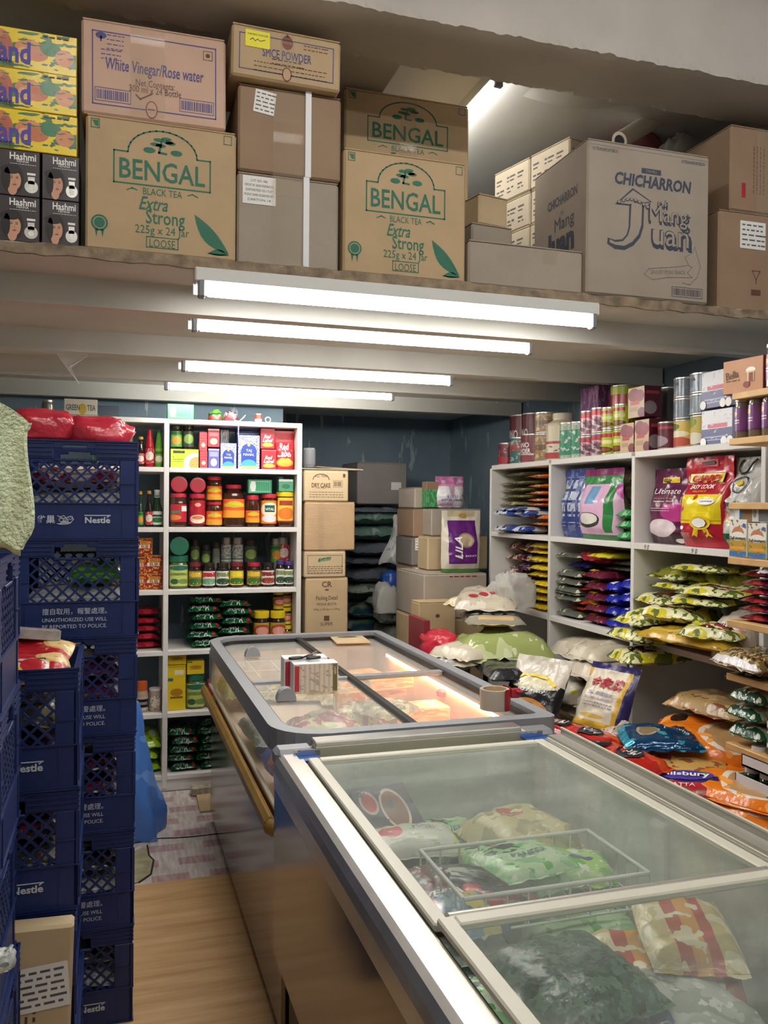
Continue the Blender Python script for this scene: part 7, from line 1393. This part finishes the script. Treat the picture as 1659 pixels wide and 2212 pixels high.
fz(1010, 1900, .64, .22, .13, .05, -.55, A('pk_black', '3f484a', [('r', 0, .3, 1, .6, 'b9bdb4'), ('n', 5, .62, '5f6a6a')], .2, .4), 'black and silver frozen packet crossing the middle of the near freezer', 99); fz(1075, 1925, .64, .18, .13, .05, -.5, 'pk_red_frozen', 'dark packet with a red end in front of the crossbar', 100)
fz(1010, 1965, .64, .12, .16, .05, .1, A('pk_blueyel', '5a7f9a', [('r', .45, 0, .8, 1, 'b8ac5a'), ('n', 4, .6, '3f5a70')], .2, .4), 'blue and yellow frozen packet by the crossbar', 101)
A('pk_corn', 'c2b27a', [('r', .3, 0, .45, 1, 'a83a2c'), ('r', .45, 0, .62, 1, 'c88a2a'), ('r', .62, 0, .75, 1, 'a83a2c'), ('n', 4, .58, 'd8d0ae')], .2, .45); A('pk_peas', '2f4a3c', [('n', 9, .52, '4a6a55'), ('n', 14, .6, '1f332a')], .25, .6); A('pk_darkblue', '2c3a5a', [('n', 4, .58, '3f4f74'), ('e', .3, .25, .14, .1, 'b89a4a')], .2, .45)
fz(1380, 2085, .64, .19, .24, .07, -.35, 'pk_corn', 'pale bag with red and gold bands in the near lid\'s half', 110, rx=.1); fz(1500, 2065, .64, .17, .22, .06, -.4, 'pk_corn', 'pale bag with red and gold bands nearer the shelf', 111, rx=.1); fz(1590, 2050, .64, .18, .20, .07, -.5, A('pk_crab', 'b89a6a', [('r', 0, .55, .5, .8, 'a03a34'), ('n', 4, .56, 'd8cca8'), ('r', .8, 0, 1, 1, 'a03a34')], .2, .45), 'brown and cream bag with a red edge under the near lid', 112)
fz(1240, 2140, .64, .22, .24, .09, .1, 'pk_peas', 'dark green bag of frozen vegetables under the near lid', 113); fz(1345, 2165, .64, .15, .22, .07, -.2, 'pk_darkblue', 'dark blue bag with a yellow spot under the near lid', 114); fz(1185, 2075, .64, .14, .12, .06, .2, 'pk_paneer', 'pale green packet behind the dark green bag', 115); fz(1470, 2170, .64, .20, .22, .07, .2, 'pk_frost', 'frosted clear bag beside the dark blue one', 116)
# --- far freezer: grey-framed glass on sloping glass sides, golden bumper, warm lamp inside
t = thing("chest_freezer", "far chest freezer with sloping glass sides, grey top rail and warm light inside", 'freezer', (.85, 3.18, 0))
HX, HY, ZT = .425, .905, .87
def rr(hx, hy, r, n=7, r2=None):                          # rounded oblong; aisle corners r, shelf-side corners r2
    P = []
    for cx, cy, a0, q in ((1, -1, -90, r2 or r), (1, 1, 0, r2 or r), (-1, 1, 90, r), (-1, -1, 180, r)):
        for k in range(n+1):
            a = math.radians(a0+90*k/n); P.append((cx*(hx-q)+q*math.cos(a), cy*(hy-q)+q*math.sin(a)))
    return P
def ring(mb, o, i, z0, z1, m):
    n = len(o)
    for k in range(n):
        a, c, d, e = o[k], o[(k+1) % n], i[(k+1) % n], i[k]
        mb.face([(*a, z1), (*c, z1), (*d, z1), (*e, z1)], m); mb.face([(*a, z0), (*c, z0), (*c, z1), (*a, z1)], m, smooth=True); mb.face([(*e, z0), (*e, z1), (*d, z1), (*d, z0)], m, smooth=True); mb.face([(*a, z0), (*e, z0), (*d, z0), (*c, z0)], m)
b = MB(); o_, i_ = rr(HX, HY, .15, r2=.03), rr(HX-.042, HY-.05, .115, r2=.02); ring(b, o_, i_, ZT-.065, ZT, 'rail_grey'); b.build('top_rail', t)
b = MB(); ring(b, rr(HX-.042, HY-.05, .115, r2=.02), rr(HX-.056, HY-.066, .10, r2=.015), ZT-.04, ZT-.016, 'seal_black'); b.build('seal', t)
b = MB(); zc = .60
b.box((.01, 0, .32), (.83, 1.79, .56), 'dark_steel', .01, {'F': 'navy_panel', 'B': 'navy_panel'}); b.build('cabinet', t)
b = MB(); b.box((.01, 0, .02), (.78, 1.74, .04), 'black_plastic'); b.build('plinth', t)
b = MB(); b.box((-.438, 0, .622), (.03, 1.78, .05), 'bumper_gold', .012); b.tube([(-.438, -.88, .622), (-.43, -.895, .62), (-.41, -.90, .618)], .022, 'bumper_gold', 10); b.build('bumper', t)
b = MB(); b.tube([(-.405, -.90, .66), (-.37, -.912, .655), (0, -.913, .655), (.38, -.913, .655)], .011, 'aluminium', 8); b.build('end_trim', t)
b = MB()                                                  # sloping side glass with its bright lower track
b.grid(lambda u, v: (-.412+.012*v, -.86+1.72*u, .652+(.81-.652)*v), 2, 2, 'side_glass', smooth=False); b.grid(lambda u, v: (-.408+.012*v, -.86+1.72*u, .652+(.81-.652)*v), 2, 2, 'side_glass', smooth=False); b.build('side_glass', t)
b = MB(); b.box((-.412, 0, .651), (.014, 1.76, .012), 'cream_profile', .002); b.build('glass_track', t)
b = MB(); b.box((-.40, -.875, .72), (.03, .04, .19), 'rail_grey', .008); b.build('corner_post', t); b = MB(); b.box((-.40, .875, .72), (.03, .04, .19), 'rail_grey', .008); b.build('corner_post', t)
b = MB(); b.box((.0, -.885, .72), (.80, .02, .22), 'rail_grey', .004); b.box((0, .885, .72), (.80, .02, .22), 'rail_grey', .004); b.box((.405, 0, .72), (.02, 1.76, .22), 'rail_grey', .004); b.build('end_panel', t)
b = MB(); b.box((0, 0, .604), (.78, 1.72, .004), 'warm_liner'); b.box((.385, 0, .715), (.006, 1.72, .22), 'warm_liner'); b.box((0, .868, .715), (.78, .006, .22), 'warm_liner'); b.box((0, -.868, .715), (.78, .006, .22), 'warm_liner'); b.build('liner', t)
for x0, x1, y0, y1, z in ((-.37, -.0, -.84, -.10, .845), (-.37, -.0, -.10, .84, .838), (0, .37, -.84, -.09, .838), (0, .37, -.09, .84, .838)):
    b = MB(); b.box(((x0+x1)/2, (y0+y1)/2, z), (x1-x0, y1-y0, .004), 'clear_glass'); b.build('glass_pane', t)
b = MB(); b.box((0, 0, .848), (.028, 1.70, .022), 'seal_black', .004); b.build('centre_bar', t)
b = MB(); b.box((-.19, -.10, .850), (.36, .022, .014), 'rail_grey', .003); b.build('cross_bar', t); b = MB(); b.box((.19, -.09, .850), (.36, .03, .018), 'rail_grey', .003); b.build('cross_bar', t)
for px, py in ((620, 1512), (547, 1418)):                 # half-moon scoop handles on the panes
    q = FZ(px, py, .848)-t.location; b = MB()
    for k in range(10):
        a0, a1 = PI*k/10, PI*(k+1)/10
        f = lambda a, s: (q.x-.004+.032*math.cos(a), q.y+s*.02, .849+.042*math.sin(a))
        b.face([f(a0, -1), f(a1, -1), f(a1, 1), f(a0, 1)], 'rail_grey', smooth=True)
    b.face([(q.x-.004+.032*math.cos(PI*k/10), q.y+.02, .849+.042*math.sin(PI*k/10)) for k in range(11)], 'rail_grey'); b.face([(q.x-.004+.032*math.cos(PI*k/10), q.y-.02, .849+.042*math.sin(PI*k/10)) for k in range(11)], 'rail_grey'); b.build('handle', t)
b = MB(); b.box((.372, -.05, .80), (.014, 1.30, .012), 'freezer_lamp'); b.build('lamp_strip', t)
b = MB(); b.box((.376, -.05, .812), (.02, 1.34, .012), 'aluminium'); b.build('lamp_housing', t)
for s in (-.30, .35):
    b = MB(); b.box((-.19, s, .63), (.006, .006, .05), 'wire_white'); 
b = MB()
for k in range(4): b.tube([(-.36+.11*k, .12+.0*k, .76), (-.36+.11*k, .84, .76)], .0025, 'wire_white', 5)
for k in range(4): b.tube([(-.37, .14+.22*k, .76), (-.02, .14+.22*k, .76)], .0025, 'wire_white', 5)
b.build('wire_grid', t)
# goods in the far freezer
A('pk_amber_lit', 'd89a4a', [('n', 4, .56, 'f0c884'), ('r', 0, 0, 1, .1, 'f4dcae'), ('r', 0, .55, 1, .6, 'f4dcae')], .25, .3); A('pk_orangebox', 'e08a2a', [('n', 4, .6, 'f0c060'), ('r', .1, .3, .5, .8, 'e8d8b0')], .3, .2); A('pk_pinkgreen', 'a8606a', [('n', 3, .54, 'b9c08a'), ('n', 6, .6, 'd8c8b0'), ('e', .6, .5, .2, .2, '8a3a4a')], .2, .5); A('pk_sea', 'b9a07a', [('n', 5, .55, 'd8c8a0'), ('n', 9, .6, '7a8a5a')], .15, .6)  # amber packs and tubs: the lamp's warm light put into their colour
def f1(px, py, z, w, l, t_, rz, m, lb, seed, **k): q = FZ(px, py, z+t_*.5); o = pack(k.pop('nm', 'frozen_packet'), lb, 'packet', w, l, t_, (q.x, q.y, z), rz, m=m, seed=seed, **k); FFAR.append(o); return o
zf = .607
for i, (px, py) in enumerate(((700, 1590), (840, 1575), (960, 1560), (760, 1500), (930, 1480), (790, 1420), (600, 1450))):
    f1(px, py, zf, .30, .28, .07, .2*(i % 3-1), ('pk_sea', 'pk_pinkgreen', 'pk_amber_lit')[i % 3], f'frozen packet low in the far freezer, {("by the near end on the aisle side", "by the near end in the middle", "by the near end on the shelf side", "under the lettered box", "under the amber-lit tubs", "under the card piece", "at the far end on the aisle side")[i]}', 120+i)
f1(700, 1566, .69, .24, .22, .09, .3, 'pk_pinkgreen', 'pinkish green frozen bag under the near glass pane', 131, rx=.1); f1(770, 1545, .70, .16, .14, .08, -.2, 'pk_pinkgreen', 'reddish frozen pack with a white label under the near pane', 132, pr=lambda b, f, w, l: b.prect(lambda u, v, o=0: f(u, v, o+.003), .02, .01, .07, .05, 'label_paper')); f1(830, 1560, .68, .22, .20, .08, .5, 'pk_sea', 'clear bag of frozen seafood beside the centre bar', 133, wr=1.6)
def tub(px, py, z, w, l, h, rz, lb, m='pk_amber_lit'):
    q = FZ(px, py, z+h); o = pbox('frozen_tub', lb, 'tub', w, h, l, (q.x, q.y, z), rz, face=m, side=m, group='amber lit tubs in the far freezer', b0=.006); FFAR.append(o); return o
tub(960, 1518, .68, .22, .13, .07, .06, 'amber-lit flat tub by the lamp at the near end'); tub(880, 1472, .68, .20, .13, .05, .1, 'amber-lit flat tub further along, lower of two'); tub(880, 1456, .732, .20, .13, .05, .12, 'amber-lit flat tub further along, upper of two'); tub(770, 1452, .68, .22, .14, .06, .15, 'amber-lit flat tub beneath the card piece at the far end')
tub(756, 1490, .68, .12, .06, .10, .1, 'orange upright pack under the lettered box', 'pk_orangebox')
q = FZ(960, 1500, .76); b = MB(); b.lathe([(.03, 0), (.034, .02), (.02, .03), (0, .032)], 'red_lid', 14); tag(b.build('red_disc', loc=(q.x, q.y, .755)), 'small red disc lying on the amber-lit tubs under the glass', 'lid')
f1(590, 1640, .66, .13, .18, .10, .1, A('pk_orangered', 'c84a2a', [('r', 0, .5, 1, 1, '6a74b0'), ('n', 4, .6, 'e8a050')], .2, .4), 'orange and violet pack leaning behind the sloping side glass', 140, ry=.35)
f1(575, 1570, .66, .16, .34, .06, .05, 'pk_frost', 'frosted clear bags along the sloping side glass', 141); f1(500, 1480, .66, .14, .30, .08, .0, A('pk_yellowgreen', 'b8ae4a', [('n', 4, .56, '7a8a3a'), ('r', 0, .4, 1, .45, 'e0dcc0')], .25, .4), 'yellow-green packs at the far end of the sloping side glass', 142)
# things lying on the far freezer
gz = .8505
q = FZ(683, 1497, gz); fw_ = FZ(735, 1497, gz).x-FZ(630, 1497, gz).x
def p_tea(b, f, w, h): b.prect(f, -w*.43, h*.5, w*.10, h*.86, 'red_lid'); b.prect(f, w*.43, h*.5, w*.10, h*.9, 'olive_band'); b.text(lambda u, v, o=0: f(u, v, o+.001), 'LASER', w*.43, h*.74, w*.045, 'white_ink', rot=-PI/2)
mat('olive_band', '6a6236', .5); A('b_grey', 'cfc6b4', [('s', 0, 9, .4, 'b9b0a0'), ('n', 5, .6, 'a8a090')], .5, .05)
pbox('paper_pack', 'tall whitish boxed pack with red and olive edges standing on the far freezer, in front', 'box', .155, .082+.02, .07, (q.x, q.y+.035, gz), -.02, face='b_grey', side='label_paper', pr=p_tea, group='whitish packs on the far freezer')
pbox('paper_pack', 'second whitish boxed pack standing right behind the first on the far freezer', 'box', .155, .108, .07, (q.x-.018, q.y+.115, gz), -.02, face='label_paper', pr=lambda b, f, w, h: b.prect(f, -w*.42, h*.5, w*.11, h*.8, 'red_lid'), group='whitish packs on the far freezer')
sc = thing('scissors', 'black-handled scissors lying on the whitish packs', 'scissors', (q.x-.03, q.y+.05, gz+.110), .25)
for s in (-1, 1):
    b = MB(); b.tube([(s*.028+.016*math.cos(a*PI/8)*1.5, -.012*s+.011*math.sin(a*PI/8), .004) for a in range(17)], .005, 'black_plastic', 6); b.tube([(s*.012, 0, .005), (.045, .035-.004*s, .006)], .004, 'black_plastic', 6); b.build('handle', sc)
    b = MB(); b.bar((.03, .02, .006+.002*s), (.085+.004*s, .075+.006*s, .006+.002*s), .008, .0015, 'chrome'); b.build('blade', sc)
qs = [FZ(x, y, gz) for x, y in ((705, 1369), (772, 1367), (802, 1389), (727, 1391))]
b = MB(); b.face([(p.x, p.y, gz+.004) for p in qs], 'light_card'); b.face([(p.x, p.y, gz) for p in qs[::-1]], 'light_card')
for k in range(4): a, c = qs[k], qs[(k+1) % 4]; b.face([(a.x, a.y, gz), (c.x, c.y, gz), (c.x, c.y, gz+.004), (a.x, a.y, gz+.004)], 'light_card')
cp = (qs[0]+qs[1]+qs[2]+qs[3])/4; b.pell(lambda u, v, o=0: Vector((cp.x+u, cp.y+v, gz+.004+o)), 0, .01, .05, .02, 'brown_print', .001, 12)
tag(b.build('card_piece'), 'piece of card with a dark oval lying on the far end of the far freezer', 'card')
q = FZ(1075, 1553, gz+.0); td = thing('tape_dispenser', 'wide clear packing tape roll with a red dispenser guard on the freezer corner', 'tape', (q.x+.01, q.y+.045, .871), -.2)
mat('tape_roll', 'b8aea0', .25, bump=.2, bs=12); mat('red_guard', 'a3222f', .3)
b = MB(); b.lathe([(.046, 0), (.046, .062)], 'tape_roll', 26, cap=False); b.lathe([(.036, .062), (.036, 0)], 'light_card', 26, cap=False)
n = 26
for z in (0, .062):
    for k in range(n): c = lambda r, a: (r*math.cos(a), r*math.sin(a), z); b.face([c(.036, 2*PI*k/n), c(.046, 2*PI*k/n), c(.046, 2*PI*(k+1)/n), c(.036, 2*PI*(k+1)/n)], 'tape_roll')
b.build('tape_roll', td)
b = MB(); b.grid(lambda u, v: (.050*math.cos(-1.1+1.9*u), .050*math.sin(-1.1+1.9*u), -.000+.066*v), 10, 2, 'red_guard'); b.box((.062, -.012, .05), (.03, .012, .03), 'red_guard', .003); b.box((.072, -.012, .058), (.02, .05, .006), 'red_guard', .002); b.build('guard', td)
# ---------------------------------------------------------------- let soft goods settle: inside their bays, each resting on what is below it
from mathutils.bvhtree import BVHTree
def fam(o):
    out = [(o, o.matrix_basis.copy())]; st = [out[0]]
    while st:
        p, m = st.pop()
        for c in KIDS.get(p.name, ()): e = (c, m @ c.matrix_basis); out.append(e); st.append(e)
    return [(p, m) for p, m in out if p.type == 'MESH']
KIDS = {}
for o in bpy.data.objects:
    if o.parent: KIDS.setdefault(o.parent.name, []).append(o)
ROOTS = [o for o in bpy.data.objects if o.parent is None and o.type in ('MESH', 'EMPTY') and o.get('kind') != 'structure']
GEO = {}
def geo(o):
    if o.name not in GEO:
        V, F = [], []
        for p, m in fam(o):
            b0 = len(V); V += [m @ v.co for v in p.data.vertices]; F += [tuple(b0+i for i in f.vertices) for f in p.data.polygons]
        GEO[o.name] = (V, F)
    return GEO[o.name]
def bb(o):
    V = geo(o)[0]; return [min(v[i] for v in V) for i in range(3)], [max(v[i] for v in V) for i in range(3)]
def shift(o, d):
    o.location = o.location+d; V, F = GEO[o.name]; GEO[o.name] = ([v+d for v in V], F); BV.pop(o.name, None); BBX[o.name] = bb(o)
BV = {}
BBX = {o.name: bb(o) for o in ROOTS}
def bvh(o):
    if o.name not in BV: BV[o.name] = BVHTree.FromPolygons(*geo(o))
    return BV[o.name]
def fit(o, ax, lo, hi):
    a, c = BBX[o.name]; d = 0
    if c[ax] > hi: d = hi-c[ax]
    if a[ax]+d < lo: d = (lo-a[ax]) if c[ax]-a[ax] <= hi-lo else (lo+hi-a[ax]-c[ax])/2
    if d: v = Vector((0, 0, 0)); v[ax] = d; shift(o, v)
BIG = ('shelf_unit', 'display_rack', 'chest_freezer')
for o in ROOTS:
    if o.name.startswith(BIG): continue
    a, c = BBX[o.name]; m = [(a[i]+c[i])/2 for i in range(3)]
    if 4.5 < m[1] < 4.95 and m[0] < .95 and m[2] < 1.93:
        x0, x1 = (-.446, .248) if m[0] < .262 else (.276, .948); fit(o, 0, x0, x1)
    if m[0] > 1.93 and m[2] < 1.70 and 2.27 < m[1] < 4.34 and a[0] > 1.75:
        k = [i for i in range(3) if RSP[i+1] <= m[1] <= RSP[i]][0]; fit(o, 1, RSP[k+1]+.012, RSP[k]-.012); fit(o, 0, 0, RSX+.425)
for o in FNEAR: fit(o, 0, .489, 1.120); fit(o, 1, .2, 2.165)
for o in FFAR: fit(o, 0, .447, 1.205); fit(o, 1, 2.325, 4.035)
sup = [o for o in ROOTS if o.name.startswith(('red_pack', 'flour_bag', 'pasta_packet', 'rice_bag', 'grain_bag')) and 1.35 < (BBX[o.name][0][0]+BBX[o.name][1][0])/2 < 1.97 and BBX[o.name][1][1] < 3.3 and BBX[o.name][0][2] > .2]
for y0, y1 in ((1.55, 2.22), (2.225, 2.60), (2.605, 2.95)):
    S = [BBX[o.name][0][2] for o in sup if BBX[o.name][0][1] < y1 and BBX[o.name][1][1] > y0]
    o = carton('carton', 'carton on the floor between freezer and right shelf unit, '+('nearest' if y0 < 2 else 'middle' if y0 < 2.5 else 'farthest')+' of three', .36 if y0 < 2 else .60, min(S)-.006, y1-y0-.004, (1.54 if y0 < 2 else 1.66, (y0+y1)/2, 0), m='dark_card', flaps=False); ROOTS.append(o); BBX[o.name] = bb(o)
SOFT = ('packet', 'bag', 'sack')
todo = sorted((o for o in ROOTS if o.get('category') in SOFT and o.type == 'MESH' and not o.name.startswith(('hanging', 'blue_bag')) and o.get('group') != NP), key=lambda o: BBX[o.name][0][2])
done = [o for o in ROOTS if o not in todo and not o.name.startswith(BIG+('hanging', 'ceiling'))]
def near(o, e=.02):
    a, c = BBX[o.name]; return [p for p in done if all(BBX[p.name][0][i] < c[i]+e and BBX[p.name][1][i] > a[i]-e for i in range(3))]
for o in todo:
    N = near(o, .03); V, F = geo(o); ok = None
    base = BBX[o.name][0][2]
    for k in (1, .86, .72, .58):
        W = V if k == 1 else [Vector((v.x, v.y, base+(v.z-base)*k)) for v in V]
        for dz in (-.010, -.006, -.003, 0, .003, .006, .010, .015, .020, .026, .034, .044, .056, .07)[0 if k == 1 else 3:11 if k > .6 else 14]:
            T = BVHTree.FromPolygons([v+Vector((0, 0, dz)) for v in W], F)
            if not any(T.overlap(bvh(p)) for p in N): ok = dz; break
        if ok is not None:
            if k != 1: o.scale = (1, 1, k); o.location.z = base+(o.location.z-base)*k; GEO[o.name] = (W, F); BV.pop(o.name, None); BBX[o.name] = bb(o)
            break
    if ok is not None and ok < 0 and any(abs(base-z) < .004 for z in LSR+RSR+RKR+[.607, .405, 0]): ok = 0
    if ok: shift(o, Vector((0, 0, ok)))
    done.append(o)
# ---------------------------------------------------------------- light and picture settings
w = bpy.data.worlds.new('world'); SC.world = w; w.use_nodes = True
w.node_tree.nodes['Background'].inputs[0].default_value = (.5, .55, .6, 1); w.node_tree.nodes['Background'].inputs[1].default_value = .15
SC.view_settings.view_transform = 'Standard'; SC.view_settings.look = 'None'; SC.view_settings.gamma = 1; SC.view_settings.use_curve_mapping = False
SC.view_settings.exposure = EXPOSURE
cy = SC.cycles
cy.max_bounces = 7; cy.diffuse_bounces = 4; cy.glossy_bounces = 3; cy.transmission_bounces = 3; cy.transparent_max_bounces = 10
cy.caustics_reflective = False; cy.caustics_refractive = False; cy.sample_clamp_indirect = 4; cy.use_denoising = True
cy.use_adaptive_sampling = True; cy.adaptive_threshold = .02
